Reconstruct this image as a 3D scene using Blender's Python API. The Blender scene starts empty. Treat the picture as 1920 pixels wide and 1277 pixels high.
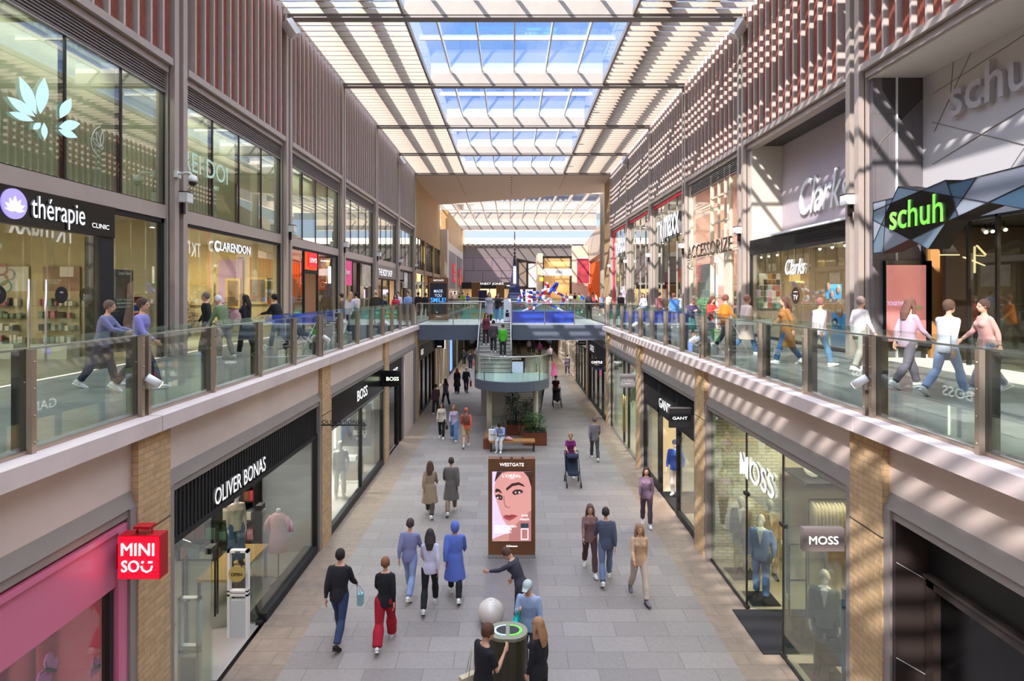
import bpy, bmesh, math, random
from mathutils import Vector, Matrix
random.seed(7)
C = bpy.context.scene.collection
sc = bpy.context.scene
PI = math.pi
# ---------------------------------------------------------------- camera, sky, sun, exposure
EYE = 6.6; DECK = 4.95; F = 1100.0; VX, VY = 958.0, 549.0
cam_d = bpy.data.cameras.new('camera'); cam = bpy.data.objects.new('camera', cam_d); C.objects.link(cam)
cam.location = (0, 0, EYE); cam.rotation_euler = (PI/2, 0, 0)
cam_d.sensor_width = 36.0; cam_d.lens = 36.0*F/1920.0
cam_d.shift_x = (960-VX)/1920.0; cam_d.shift_y = -(638.5-VY)/1920.0
cam_d.clip_end = 600; sc.camera = cam
sc.view_settings.view_transform = 'Standard'; sc.view_settings.look = 'None'
sc.view_settings.gamma = 1.0; sc.view_settings.use_curve_mapping = False
sc.view_settings.exposure = 1.4
sc.cycles.max_bounces = 6; sc.cycles.diffuse_bounces = 3; sc.cycles.glossy_bounces = 3
sc.cycles.transmission_bounces = 2; sc.cycles.transparent_max_bounces = 18
sc.cycles.sample_clamp_indirect = 4.0; sc.cycles.caustics_reflective = False; sc.cycles.caustics_refractive = False
world = bpy.data.worlds.new('sky'); sc.world = world; world.use_nodes = True
wn = world.node_tree; wn.nodes.clear()
wo = wn.nodes.new('ShaderNodeOutputWorld'); wb = wn.nodes.new('ShaderNodeBackground')
tc = wn.nodes.new('ShaderNodeTexCoord'); sp = wn.nodes.new('ShaderNodeSeparateXYZ')
cr = wn.nodes.new('ShaderNodeValToRGB'); nz = wn.nodes.new('ShaderNodeTexNoise'); mx = wn.nodes.new('ShaderNodeMix')
mx.data_type = 'RGBA'
wn.links.new(tc.outputs['Generated'], sp.inputs[0]); wn.links.new(sp.outputs['Z'], cr.inputs[0])
e = cr.color_ramp.elements
e[0].position = 0.0; e[0].color = (.50, .52, .56, 1)
e[1].position = 1.0; e[1].color = (1.0, .93, .86, 1)
for p_, c_ in ((.10, (.50, .60, .80, 1)), (.22, (.34, .54, 1.0, 1)), (.46, (.36, .58, 1.0, 1)), (.65, (.98, .93, .90, 1))):
    q_ = e.new(p_); q_.color = c_
nz.inputs['Scale'].default_value = 3.0; nz.inputs['Detail'].default_value = 6
cr2 = wn.nodes.new('ShaderNodeValToRGB'); cr2.color_ramp.elements[0].position = .52; cr2.color_ramp.elements[1].position = .72
cr2.color_ramp.elements[1].color = (.8, .8, .8, 1)
wn.links.new(tc.outputs['Generated'], nz.inputs['Vector']); wn.links.new(nz.outputs['Fac'], cr2.inputs[0])
wn.links.new(cr2.outputs[0], mx.inputs['Factor']); wn.links.new(cr.outputs[0], mx.inputs['A'])
mx.inputs['B'].default_value = (1, .98, .96, 1)
wn.links.new(mx.outputs['Result'], wb.inputs['Color'])
mr = wn.nodes.new('ShaderNodeMapRange'); mr.inputs['From Min'].default_value = .50; mr.inputs['From Max'].default_value = .68
mr.inputs['To Min'].default_value = .56; mr.inputs['To Max'].default_value = 2.5      # unseen sky overhead brightened to lift the ambient light
wn.links.new(sp.outputs['Z'], mr.inputs['Value']); wn.links.new(mr.outputs[0], wb.inputs['Strength'])
wn.links.new(wb.outputs[0], wo.inputs[0])
sun_d = bpy.data.lights.new('sun', 'SUN'); sun_d.energy = 5.6; sun_d.angle = math.radians(.42); sun_d.color = (1.0, .80, .62)
sun = bpy.data.objects.new('sun', sun_d); C.objects.link(sun)
sun.rotation_euler = Vector((.75, 1.30, -1.0)).to_track_quat('-Z', 'Y').to_euler()
sun.location = (-20, -30, 40)

# ---------------------------------------------------------------- materials
def lin(h):
    if isinstance(h, str):
        h = h.lstrip('#'); v = [int(h[i:i+2], 16)/255 for i in (0, 2, 4)]
    else: v = h
    return tuple((x/12.92 if x <= .04045 else ((x+.055)/1.055)**2.4) for x in v) + (1.0,)
MATS = {}
def mat(key, col=None, rough=.6, metal=0.0, var=0.0, scale=4.0, bump=0.0, emit=0.0, spec=.5, brick=None, coat=0.0):
    """procedural principled material; var = noise variation; brick = (width, height, mortar, mortar colour, second colour)"""
    if key in MATS: return MATS[key]
    m = bpy.data.materials.new(key); m.use_nodes = True; nt = m.node_tree; N = nt.nodes; L = nt.links
    b = N['Principled BSDF']; c = lin(col)
    b.inputs['Base Color'].default_value = c; b.inputs['Roughness'].default_value = rough
    b.inputs['Metallic'].default_value = metal; b.inputs['Specular IOR Level'].default_value = spec
    b.inputs['Coat Weight'].default_value = coat; b.inputs['Coat Roughness'].default_value = .08
    if emit:
        b.inputs['Emission Color'].default_value = c; b.inputs['Emission Strength'].default_value = emit
    src = None
    if brick:
        w, h, mo, mc, c2 = brick
        uv = N.new('ShaderNodeUVMap'); bt = N.new('ShaderNodeTexBrick')
        L.new(uv.outputs[0], bt.inputs['Vector'])
        bt.inputs['Scale'].default_value = 1.0; bt.inputs['Brick Width'].default_value = w
        bt.inputs['Row Height'].default_value = h; bt.inputs['Mortar Size'].default_value = mo
        bt.inputs['Mortar Smooth'].default_value = .3; bt.inputs['Bias'].default_value = 0
        bt.inputs['Color1'].default_value = c; bt.inputs['Color2'].default_value = lin(c2); bt.inputs['Mortar'].default_value = lin(mc)
        src = bt.outputs['Color']
        bp = N.new('ShaderNodeBump'); bp.invert = True; bp.inputs['Strength'].default_value = .35; bp.inputs['Distance'].default_value = .01
        L.new(bt.outputs['Fac'], bp.inputs['Height']); L.new(bp.outputs[0], b.inputs['Normal'])
    if var or bump:
        t = N.new('ShaderNodeTexCoord'); n = N.new('ShaderNodeTexNoise'); n.inputs['Scale'].default_value = scale; n.inputs['Detail'].default_value = 5
        L.new(t.outputs['Object'], n.inputs['Vector'])
        if var:
            hs = N.new('ShaderNodeMix'); hs.data_type = 'RGBA'; hs.blend_type = 'MULTIPLY'; hs.inputs['Factor'].default_value = 1.0
            r = N.new('ShaderNodeMapRange'); r.inputs['From Min'].default_value = .3; r.inputs['From Max'].default_value = .7
            r.inputs['To Min'].default_value = 1-var; r.inputs['To Max'].default_value = 1+var*.5
            L.new(n.outputs['Fac'], r.inputs['Value']); L.new(r.outputs[0], hs.inputs['B'])
            if src: L.new(src, hs.inputs['A'])
            else: hs.inputs['A'].default_value = c
            src = hs.outputs['Result']
        if bump and not brick:
            bp = N.new('ShaderNodeBump'); bp.inputs['Strength'].default_value = bump; bp.inputs['Distance'].default_value = .02
            L.new(n.outputs['Fac'], bp.inputs['Height']); L.new(bp.outputs[0], b.inputs['Normal'])
    if src: L.new(src, b.inputs['Base Color'])
    MATS[key] = m; return m
def glass(key, tint='#f4faf6', ior=1.5, rough=0.0, base=.0):
    """thin sheet of glass: see-through, mirroring by Fresnel"""
    if key in MATS: return MATS[key]
    m = bpy.data.materials.new(key); m.use_nodes = True; nt = m.node_tree; N = nt.nodes; L = nt.links; N.clear()
    o = N.new('ShaderNodeOutputMaterial'); mi = N.new('ShaderNodeMixShader'); tr = N.new('ShaderNodeBsdfTransparent'); gl = N.new('ShaderNodeBsdfGlossy')
    fr = N.new('ShaderNodeLayerWeight'); fr.inputs['Blend'].default_value = .5
    # Schlick-like curve from the facing term
    p = N.new('ShaderNodeMath'); p.operation = 'POWER'; p.inputs[1].default_value = 3.5
    a = N.new('ShaderNodeMath'); a.operation = 'MULTIPLY_ADD'; a.inputs[1].default_value = .9 - base; a.inputs[2].default_value = base + .07
    a.use_clamp = True
    L.new(fr.outputs['Facing'], p.inputs[0]); L.new(p.outputs[0], a.inputs[0]); L.new(a.outputs[0], mi.inputs[0])
    tr.inputs[0].default_value = lin(tint); gl.inputs['Color'].default_value = (.95, .97, .96, 1); gl.inputs['Roughness'].default_value = rough
    L.new(tr.outputs[0], mi.inputs[1]); L.new(gl.outputs[0], mi.inputs[2]); L.new(mi.outputs[0], o.inputs[0])
    MATS[key] = m; return m
def M(k): return MATS[k]
mat('stone_coping', '#dccac3', .7, var=.12, scale=1.3)
mat('cream_panel', '#dbc8bb', .65, var=.10, scale=.8)
mat('frame_grey', '#91877f', .5, .0, var=.06, scale=2)
mat('column_metal', '#b5a598', .4, .1, var=.05)
mat('dark_metal', '#3c3836', .4, .5)
mat('steel', '#c9c4c0', .28, .9)
mat('bronze', '#b3a08f', .35, .7)
mat('post_dark', '#4a4643', .4, .6)
mat('beam_grey', '#8d837c', .55, .1)
mat('blue_grey', '#5d6472', .6, var=.06)
mat('white_paint', '#eee6da', .55, var=.03)
mat('slat_cream', '#b7a48e', .55, var=.03)
mat('fin_grey', '#c9b9ad', .5, .0, var=.06)
mat('terracotta', '#964a34', .75, var=.25, scale=6)
mat('louvre', '#a79d96', .45, .3)
mat('soffit', '#efdccd', .7, var=.03)
mat('oak_panel', '#c9a878', .6, var=.10, scale=1.2, brick=(3.3, 60, .012, '#9a7f5a', '#bf9d6e'))
mat('brick_pier', '#d3ae80', .85, var=.14, scale=9, brick=(.235, .086, .010, '#b09a78', '#c09c70'))
mat('pale_brick', '#dcd6bd', .8, var=.06, scale=9, brick=(.24, .08, .012, '#aaa68f', '#d2cbb0'))
mat('paving_grey', '#958b85', .5, var=.10, scale=14, brick=(1.02, .49, .006, '#6a615b', '#857c77'))
mat('paving_beige', '#93806f', .5, var=.16, scale=5, brick=(.95, .40, .006, '#6d5f54', '#8f7c6d'))
mat('deck_grey', '#96928c', .35, var=.12, scale=7, brick=(.8, .4, .006, '#6e6d6a', '#84847f'))
mat('black_gloss', '#0b0a0b', .22)
mat('black_matte', '#131213', .6)
mat('near_black', '#1d1a19', .5)
mat('letter_white', '#ffffff', .4, emit=.42)
mat('letter_side', '#8d8884', .5)
mat('letter_plain', '#f0efec', .5)
mat('letter_gold', '#6b4a22', .35, .6)
mat('schuh_green', '#7be04a', .45, emit=.35)
mat('lamp_white', '#fff6ea', .5, emit=2.5)
mat('lamp_body', '#e9e6e2', .4)
mat('shop_floor', '#b9ad9c', .35, var=.06)
mat('shop_ceiling', '#cfc8bd', .8)
mat('black_ceiling', '#2a2726', .8)
glass('glass_clear'); glass('glass_green', '#eff7f2'); glass('glass_window', '#d2dcd2', base=.10)
glass('glass_roof', '#e6f0ff'); glass('glass_shop', '#eef4ee')
glass('glass_hall', '#d2d3d6')
glass('glass_dark', '#57534e', base=.03)

# ---------------------------------------------------------------- mesh helpers
class MB:
    def __init__(s): s.v = []; s.f = []; s.mi = []; s.m = 0; s.sm = []
    def add(s, vs, fs, smooth=False):
        n = len(s.v); s.v += [tuple(v) for v in vs]
        for f in fs: s.f.append(tuple(i+n for i in f)); s.mi.append(s.m); s.sm.append(smooth)
        return s
    def box(s, a, b):
        x0, x1 = sorted((a[0], b[0])); y0, y1 = sorted((a[1], b[1])); z0, z1 = sorted((a[2], b[2]))
        return s.add([(x0,y0,z0),(x1,y0,z0),(x1,y1,z0),(x0,y1,z0),(x0,y0,z1),(x1,y0,z1),(x1,y1,z1),(x0,y1,z1)],
              [(0,3,2,1),(4,5,6,7),(0,1,5,4),(1,2,6,5),(2,3,7,6),(3,0,4,7)])
    def obox(s, c, sz, R):
        hx, hy, hz = sz[0]/2, sz[1]/2, sz[2]/2
        vs = [Vector(c)+R@Vector((a*hx, b*hy, d*hz)) for d in (-1,1) for a, b in ((-1,-1),(1,-1),(1,1),(-1,1))]
        return s.add(vs, [(0,3,2,1),(4,5,6,7),(0,1,5,4),(1,2,6,5),(2,3,7,6),(3,0,4,7)])
    def bar(s, p, q, w, h=None, up=(0,0,1)):
        p = Vector(p); q = Vector(q); d = (q-p); L_ = d.length; d.normalize(); up = Vector(up)
        if abs(d.dot(up)) > .98: up = Vector((1,0,0))
        x = d.cross(up).normalized(); z = x.cross(d).normalized()
        return s.obox((p+q)/2, (w, L_, h or w), Matrix((x, d, z)).transposed())
    def quad(s, a, b, c, d): return s.add([a,b,c,d], [(0,1,2,3)])
    def prism(s, pts, off):
        """closed planar outline extruded by a vector"""
        n = len(pts); off = Vector(off); P = [Vector(p) for p in pts]
        vs = P + [p+off for p in P]
        return s.add(vs, [tuple(range(n))[::-1], tuple(range(n, 2*n))] + [(i, (i+1) % n, n+(i+1) % n, n+i) for i in range(n)])
    def tube(s, pts, radii, n=10, flat=None, cap=True, smooth=True):
        """loft of circles along a path; radii number or (rx, ry) with flat = reference x axis"""
        P = [Vector(p) for p in pts]; k = len(P)
        if not isinstance(radii, (list, tuple)): radii = [radii]*k
        rings = []; ref = Vector(flat) if flat is not None else None; px = None
        for i in range(k):
            t = (P[min(i+1,k-1)] - P[max(i-1,0)]).normalized()
            if ref is not None: x = (ref - t*ref.dot(t)).normalized()
            else:
                if px is None: px = Vector((1,0,0)) if abs(t.x) < .9 else Vector((0,1,0))
                x = (px - t*px.dot(t)).normalized()
            px = x; y = t.cross(x); r = radii[i]; rx, ry = r if isinstance(r, (list, tuple)) else (r, r)
            rings.append([P[i]+x*rx*math.cos(2*PI*j/n)+y*ry*math.sin(2*PI*j/n) for j in range(n)])
        vs = [v for r in rings for v in r]
        fs = [(i*n+j, i*n+(j+1) % n, (i+1)*n+(j+1) % n, (i+1)*n+j) for i in range(k-1) for j in range(n)]
        if cap: fs += [tuple(range(n))[::-1], tuple((k-1)*n+j for j in range(n))]
        return s.add(vs, fs, smooth)
    def lathe(s, c, prof, n=24, smooth=True):
        c = Vector(c); return s.tube([c+Vector((0,0,z)) for r, z in prof], [max(r, .0005) for r, z in prof], n, flat=(1,0,0), smooth=smooth)
    def ball(s, c, r, n=12, sq=(1,1,1), R=None):
        vs = []; fs = []; c = Vector(c); m = max(4, n//2+1)
        for i in range(m+1):
            t = PI*i/m
            for j in range(n):
                v = Vector((r*sq[0]*math.sin(t)*math.cos(2*PI*j/n), r*sq[1]*math.sin(t)*math.sin(2*PI*j/n), r*sq[2]*math.cos(t)))
                if R is not None: v = R@v
                vs.append(c+v)
        for i in range(m):
            for j in range(n):
                fs.append((i*n+j, (i+1)*n+j, (i+1)*n+(j+1) % n, i*n+(j+1) % n))
        return s.add(vs, fs, True)
    def build(s, name, material, parent=None, smooth=None, uv=True, fix=True):
        me = bpy.data.meshes.new(name); me.from_pydata(s.v, [], s.f)
        ms = material if isinstance(material, (list, tuple)) else [material]
        for m in ms: me.materials.append(M(m) if isinstance(m, str) else m)
        if len(ms) > 1: me.polygons.foreach_set('material_index', s.mi)
        me.polygons.foreach_set('use_smooth', s.sm if smooth is None else [smooth]*len(s.f))
        if fix:
            bm = bmesh.new(); bm.from_mesh(me)
            bmesh.ops.recalc_face_normals(bm, faces=bm.faces); bm.to_mesh(me); bm.free()
        if uv and len(me.polygons) < 20000:
            ul = me.uv_layers.new(name='UVMap').data; co = me.vertices
            for p in me.polygons:
                nx, ny, nz_ = (abs(a) for a in p.normal)
                for li in p.loop_indices:
                    v = co[me.loops[li].vertex_index].co
                    ul[li].uv = (v.x, v.y) if nz_ >= nx and nz_ >= ny else ((v.y, v.z) if nx >= ny else (v.x, v.z))
        me.update()
        o = bpy.data.objects.new(name, me); C.objects.link(o)
        return attach(o, parent)
def attach(o, parent, world=True):
    if parent is not None:
        o.parent = parent
        if world and parent.type == 'EMPTY': o.matrix_parent_inverse = parent.matrix_basis.inverted()
    return o
def tag(o, label=None, cat=None, group=None, kind=None):
    if label: o['label'] = label
    if cat: o['category'] = cat
    if group: o['group'] = group
    if kind: o['kind'] = kind
    return o
def thing(name, label, cat, group=None, kind=None, loc=(0,0,0)):
    o = bpy.data.objects.new(name, None); o.empty_display_size = .2; C.objects.link(o); o.location = loc
    return tag(o, label, cat, group, kind)
def box(name, a, b, m, parent=None): return MB().box(a, b).build(name, m, parent)
def struct(name, mb, m, label=None, parent=None):
    o = mb.build(name, m, parent)
    if parent is None: tag(o, label, None, None, 'structure')
    return o
def text(name, s, m, loc, size, face, parent=None, depth=.02, bold=0.0, shear=0.0, width=None, align='CENTER', track=1.0, height=None, side='letter_side'):
    """raised lettering; face '-y' looks to the camera end, '+x' to the right, '-x' to the left; size = cap height"""
    cu = bpy.data.curves.new(name, 'FONT'); cu.body = s; cu.align_x = align; cu.align_y = 'CENTER'
    cu.size = 1.0; cu.extrude = .5; cu.offset = bold*.15; cu.shear = shear; cu.space_character = track; cu.resolution_u = 3
    t = bpy.data.objects.new(name, cu); C.objects.link(t)
    dg = bpy.context.evaluated_depsgraph_get(); me = bpy.data.meshes.new_from_object(t.evaluated_get(dg)); C.objects.unlink(t); bpy.data.objects.remove(t)
    bpy.data.curves.remove(cu)
    xs = [v.co.x for v in me.vertices]; ys = [v.co.y for v in me.vertices]
    if not xs: return None
    w0 = max(xs)-min(xs); h0 = max(ys)-min(ys); k = size/.72
    kx = (width/w0) if width else k
    ky = (height/h0) if height else k
    cx = (max(xs)+min(xs))/2 if align == 'CENTER' else (min(xs) if align == 'LEFT' else max(xs)); cy = (max(ys)+min(ys))/2
    if face == '-y': ax, ay, az = Vector((1,0,0)), Vector((0,0,1)), Vector((0,-1,0))
    elif face == '+x': ax, ay, az = Vector((0,1,0)), Vector((0,0,1)), Vector((1,0,0))
    elif face == '-x': ax, ay, az = Vector((0,-1,0)), Vector((0,0,1)), Vector((-1,0,0))
    elif face == '+z': ax, ay, az = Vector((1,0,0)), Vector((0,1,0)), Vector((0,0,1))
    else: ax, ay, az = face
    loc = Vector(loc)
    for v in me.vertices:
        c = v.co.copy(); v.co = loc + ax*((c.x-cx)*kx) + ay*((c.y-cy)*ky) + az*((c.z+.5)*depth)
    me.materials.clear(); me.materials.append(M(m) if isinstance(m, str) else m); me.name = name; me.update()
    if depth >= .02:
        me.materials.append(M(side))
        for p in me.polygons: p.material_index = 0 if abs(p.normal.dot(az)) > .7 else 1
    o = bpy.data.objects.new(name, me); C.objects.link(o)
    return attach(o, parent)
def area(loc, size, power, col=(1,.93,.82), rot=(0,0,0), sy=None, name='ceiling_or_fill_light'):
    d = bpy.data.lights.new(name, 'AREA'); d.energy = power*.85; d.color = col; d.size = size
    if sy: d.shape = 'RECTANGLE'; d.size_y = sy
    o = bpy.data.objects.new(name, d); C.objects.link(o); o.location = loc; o.rotation_euler = rot; return o
def gp(px, py, floor=0.0):
    """point on a floor seen at a pixel of the 1920 x 1277 photograph"""
    y = F*(EYE-floor)/(py-VY); return ((px-VX)*y/F, y, floor)
def sp_(px, py, X):
    """point on a side plane x = X seen at a pixel"""
    y = X*F/(px-VX); return (X, y, EYE-(py-VY)*y/F)
def dp(px, py, y): return ((px-VX)*y/F, y, EYE-(py-VY)*y/F)
# ---------------------------------------------------------------- the building
RB = [-22.2, -14.65]   # roof bays behind the viewer
BAY = [-7.1, .45, 8.0, 15.45, 23.0, 30.55, 38.1, 45.65, 53.2]
XC = {-1: 4.75, 1: 4.63}; XP = {-1: 4.85, 1: 4.80}; XG = {-1: 5.04, 1: 4.90}; XU = {-1: 8.9, 1: 9.2}
SIDE = {-1: 'left', 1: 'right'}
PIER = {-1: [.45, 8.0, 15.45, 23.0, 30.6, 38.1, 45.6, 53.2, 60.8], 1: [.45, 7.95, 14.95, 22.15, 29.3, 37.0, 44.5, 52.0, 59.5]}
struct('floor', MB().box((-4.0, -8, -.2), (4.0, 82, 0)), 'paving_grey', 'grey stone slab floor of the lower arcade')
for s in (-1, 1):
    struct('floor', MB().box((s*4.0, -8, -.2), (s*4.92, 82, 0)), 'paving_beige', 'beige stone border of the lower floor along the %s shops' % SIDE[s])
    # upper walkway deck and its underside
    struct('floor', MB().box((s*5.1, -8, 4.45), (s*(XU[s]-.02), 58, DECK)), 'deck_grey', 'grey paved upper walkway on the %s side' % SIDE[s])
# piers, panels and coping
def lower_bay(s, y0, y1, xp):
    """cream panel, grey head band and jambs between two piers"""
    m = MB().box((s*(xp+.10), y0, 4.03), (s*(xp+.35), y1, 4.74))
    struct('wall_'+SIDE[s], m, 'cream_panel')
    m = MB(); X0, X1 = s*(xp+.02), s*(xp+.4)
    m.add([(s*(xp+.10), y0, 4.03), (X1, y0, 4.03), (X1, y0, 3.83), (s*(xp+.03), y0, 3.83), (s*(xp+.10), y1, 4.03), (X1, y1, 4.03), (X1, y1, 3.83), (s*(xp+.03), y1, 3.83)],
          [(0,1,2,3), (4,7,6,5), (0,4,5,1), (1,5,6,2), (2,6,7,3), (3,7,4,0)])
    m.box((X0, y0, 0), (X1, y0+.13, 3.83)); m.box((X0, y1-.13, 0), (X1, y1, 3.83))
    m.box((X0+s*.03, y0, 3.83), (X1, y1, 3.72))
    struct('trim_'+SIDE[s], m, 'frame_grey')
def coping(s, y0, y1):
    m = MB(); a, b = XC[s], XC[s]+.45
    m.box((s*a, y0+.01, DECK-.235), (s*b, y1-.01, DECK-.027))
    struct('trim_'+SIDE[s], m, 'stone_coping')
for s in (-1, 1):
    P = PIER[s]; ends = {-1: 30.5, 1: 29.75}[s]
    for i, y in enumerate(P):
        if i > 4: xp = XP[s]
        else: xp = XP[s]
        top = 4.72
        m = MB().box((s*xp, y-.36, 0), (s*(xp+.5), y+.36, top))
        struct('wall_'+SIDE[s], m, 'brick_pier')
        if y < 30: struct('trim_'+SIDE[s], MB().box((s*(xp-.003), y-.363, 3.42), (s*(xp+.2), y+.363, 3.435)), 'near_black')
        if i+1 < len(P): lower_bay(s, y+.36, P[i+1]-.36, xp)
    lower_bay(s, -7.5, P[0]-.36, XP[s])
    lower_bay(s, P[-1]+.36, 82, XP[s])
    ys = [-7.5] + [y for y in P if y < 29] + [ends]
    for a, b in zip(ys, ys[1:]): coping(s, a, b)
    struct('trim_'+SIDE[s], MB().box((s*XC[s], 36.6, 4.60), (s*(XC[s]+.4), 58, 4.93)), 'blue_grey')
# upper facade: columns, spandrels, windows, louvres, slat screens
fin_h0, roof_z = 12.66, 17.42
wn_i = [0]
def fin_ys(y0, y1, n=15): return [y0 + (k+.5)*(y1-y0)/n for k in range(n)]
for s in (-1, 1):
    X = XU[s]; zoff = 0 if s < 0 else -.15
    for y in BAY[1:]:
        m = MB()
        for dy in (-.2, .2): m.box((s*(X-.22), y+dy-.1, DECK), (s*(X+.3), y+dy+.1, 17.7))
        m.box((s*(X-.08), y-.3, DECK), (s*(X+.3), y+.3, 17.7))
        m.box((s*(X-.06), y-.36, DECK), (s*(X+.3), y+.36, 17.7))
        struct('wall_'+SIDE[s], m, 'column_metal')
    for bi, (a, b) in enumerate(zip(BAY, BAY[1:])):
        y0, y1 = a+.36, b-.36
        special = s > 0 and bi >= 2           # tall recessed shopfronts
        m = MB()
        if not special: m.box((s*(X-.03), y0, 8.5), (s*(X+.25), y1, 8.85))
        m.box((s*(X-.10), y0, 12.26+zoff), (s*(X+.25), y1, 12.42+zoff)); m.box((s*(X-.22), y0, 12.44+zoff), (s*(X+.25), y1, 12.62+zoff))
        struct('trim_'+SIDE[s], m, 'column_metal')
        # slat screen: fins with terracotta boards between them
        m = MB().box((s*(X+.18), y0, 12.6+zoff), (s*(X+.25), y1, 18.1))
        ys = fin_ys(a, b)
        for k in range(15):
            yy = ys[k]
            if yy-.1 < y0 or yy+.1 > y1: continue
            for q in (-.10, -.035, .03, .095):
                m.box((s*(X-.125), yy+.25+q-.027, 12.62+zoff), (s*(X+.2), yy+.25+q+.027, 17.40))
        struct('wall_'+SIDE[s], m, 'terracotta')
        m = MB()
        for yy in ys:
            if yy-.03 < y0 or yy+.03 > y1: continue
            m.box((s*(X-.20), yy-.035, 12.62+zoff), (s*(X+.15), yy+.035, 17.60))
        struct('wall_'+SIDE[s], m, 'fin_grey')
        if special: continue
        wn_i[0] += 1
        w = tag(bpy.data.objects.new('window_%d' % wn_i[0], None), 'tall upper window band on the %s side' % SIDE[s], None, None, 'structure'); C.objects.link(w)
        n = 4; step = (y1-y0)/n
        zt = 11.76+zoff
        for k in range(n):
            MB().box((s*(X+.02), y0+k*step+.02, 8.87), (s*(X+.035), y0+(k+1)*step-.02, zt)).build('pane', 'glass_window', w)
        m = MB()
        for k in range(n+1):
            m.box((s*(X), y0+k*step-.025, 8.85), (s*(X+.14), y0+k*step+.025, zt))
        m.box((s*X, y0, 8.83), (s*(X+.14), y1, 8.88)); m.build('mullion', 'dark_metal', w)
        m = MB()
        for k in range(7): m.bar((s*(X+.03), y0, zt+.05+k*.068), (s*(X+.03), y1, zt+.05+k*.068), .10, .018)
        m.box((s*(X+.12), y0, zt), (s*(X+.16), y1, 12.28+zoff)); m.box((s*(X-.02), y0, zt-.02), (s*(X+.1), y1, zt+.02))
        m.build('louvre', 'louvre', w)
        # room behind the glass: pale blind wall with pilasters and a ceiling
        m = MB().box((s*(X+1.3), y0-.3, 8.7), (s*(X+1.4), y1+.3, 12.3)); m.box((s*(X+.1), y0-.3, 12.25), (s*(X+2.7), y1+.3, 12.35))
        m.box((s*(X+.1), y0-.3, 8.6), (s*(X+2.7), y1+.3, 8.84)); m.box((s*(X+.3), y0-.36, 8.7), (s*(X+1.4), y0-.3, 12.3))
        struct('wall_'+SIDE[s], m, mat('blind_beige', '#cfcbb8', .8, var=.1, scale=.7))
        if b < 54: area((s*(X+.75), (y0+y1)/2, 12.2), .7, 70 if b < 31 else 40, (1, .97, .85), sy=6)  # fill lamp added to brighten the blind wall behind the panes
    # ceiling slats per bay
    xa = {-1: -4.18, 1: 4.77}[s]
    for a, b in zip(RB+BAY, (RB+BAY)[1:]):
        m = MB()
        for yy in fin_ys(a, b):
            if abs(yy-a) < .16 or abs(yy-b) < .16: continue
            m.box((xa, yy-.025, 17.42), (s*(X+.15), yy+.025, 17.61))
        struct('ceiling', m, 'slat_cream', 'pale slats of the %s ceiling strip' % SIDE[s])
    # longitudinal roof beams above the slats
    for xx, w_ in (((-7.35, .34), (-5.75, .26)) if s < 0 else ((6.1, .5), (7.9, .3))):
        struct('ceiling', MB().box((xx-w_/2, RB[0], 17.80), (xx+w_/2, 53.2, 18.12)), 'beam_grey')
    struct('wall_'+SIDE[s], MB().box((s*(X+.25), -22.5, 17.4), (s*(X+.5), 53.2, 18.25)), 'fin_grey')
# transverse beams, skylight frames and glazing
for bi, y in enumerate(RB+BAY):
    m = MB().box((-8.95, y-.14, 17.33), (9.3, y+.14, 17.62))
    m.box((-8.95, y-.2, 17.30), (9.3, y+.2, 17.335))
    struct('ceiling', m, 'beam_grey')
    struct('ceiling', MB().box((-4.15, y-.12, 17.96), (4.75, y+.06, 18.22)), 'white_paint', 'white upstand below the skylight panes')
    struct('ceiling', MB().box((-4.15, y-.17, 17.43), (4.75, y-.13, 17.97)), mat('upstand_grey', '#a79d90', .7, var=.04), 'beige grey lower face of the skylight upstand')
for xx in (-4.2, 4.79):
    m = MB().box((xx-.05, RB[0], 17.40), (xx+.05, 53.2, 17.66))
    struct('ceiling', m, 'frame_grey')
for bi, (a, b) in enumerate(zip(RB+BAY, (RB+BAY)[1:])):
    w = tag(bpy.data.objects.new('window_%d' % (40+bi), None), 'roof skylight bay over the arcade', None, None, 'structure'); C.objects.link(w)
    m = MB()
    for k in range(5): m.box((-3.14+1.65*k-.035, a, 18.05), (-3.14+1.65*k+.035, b, 18.22))
    m.box((-4.15, a+3.72, 18.12), (4.75, a+3.80, 18.22)); m.build('glazing_bar', 'white_paint', w)
    MB().box((-9.2, a, 18.23), (9.5, b, 18.245)).build('pane', 'glass_roof', w)
# flat soffit beyond the skylights
m = MB().add([(-8.9,53.3,17.35),(9.9,53.3,17.35),(9.9,62.8,17.35),(-8.9,71.8,17.35),(-8.9,53.3,17.9),(9.9,53.3,17.9),(9.9,62.8,17.9),(-8.9,71.8,17.9)],
    [(0,1,2,3),(4,7,6,5),(0,4,5,1),(1,5,6,2),(2,6,7,3),(3,7,4,0)])
struct('ceiling', m, 'soffit', 'flat cream soffit between the arcade and the far hall')
for xx in (-5.0, 0.05, 5.0):
    for k in range(5 if xx == 5.0 else 8):
        y = 54.5+k*1.35
        tag(MB().lathe((xx*(1-.0*k), y, 17.32), [(.07, 0), (.07, .05)], 8).build('downlight', 'near_black'), 'small round downlight set in the cream soffit', 'light', 'downlights in the soffit')
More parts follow.
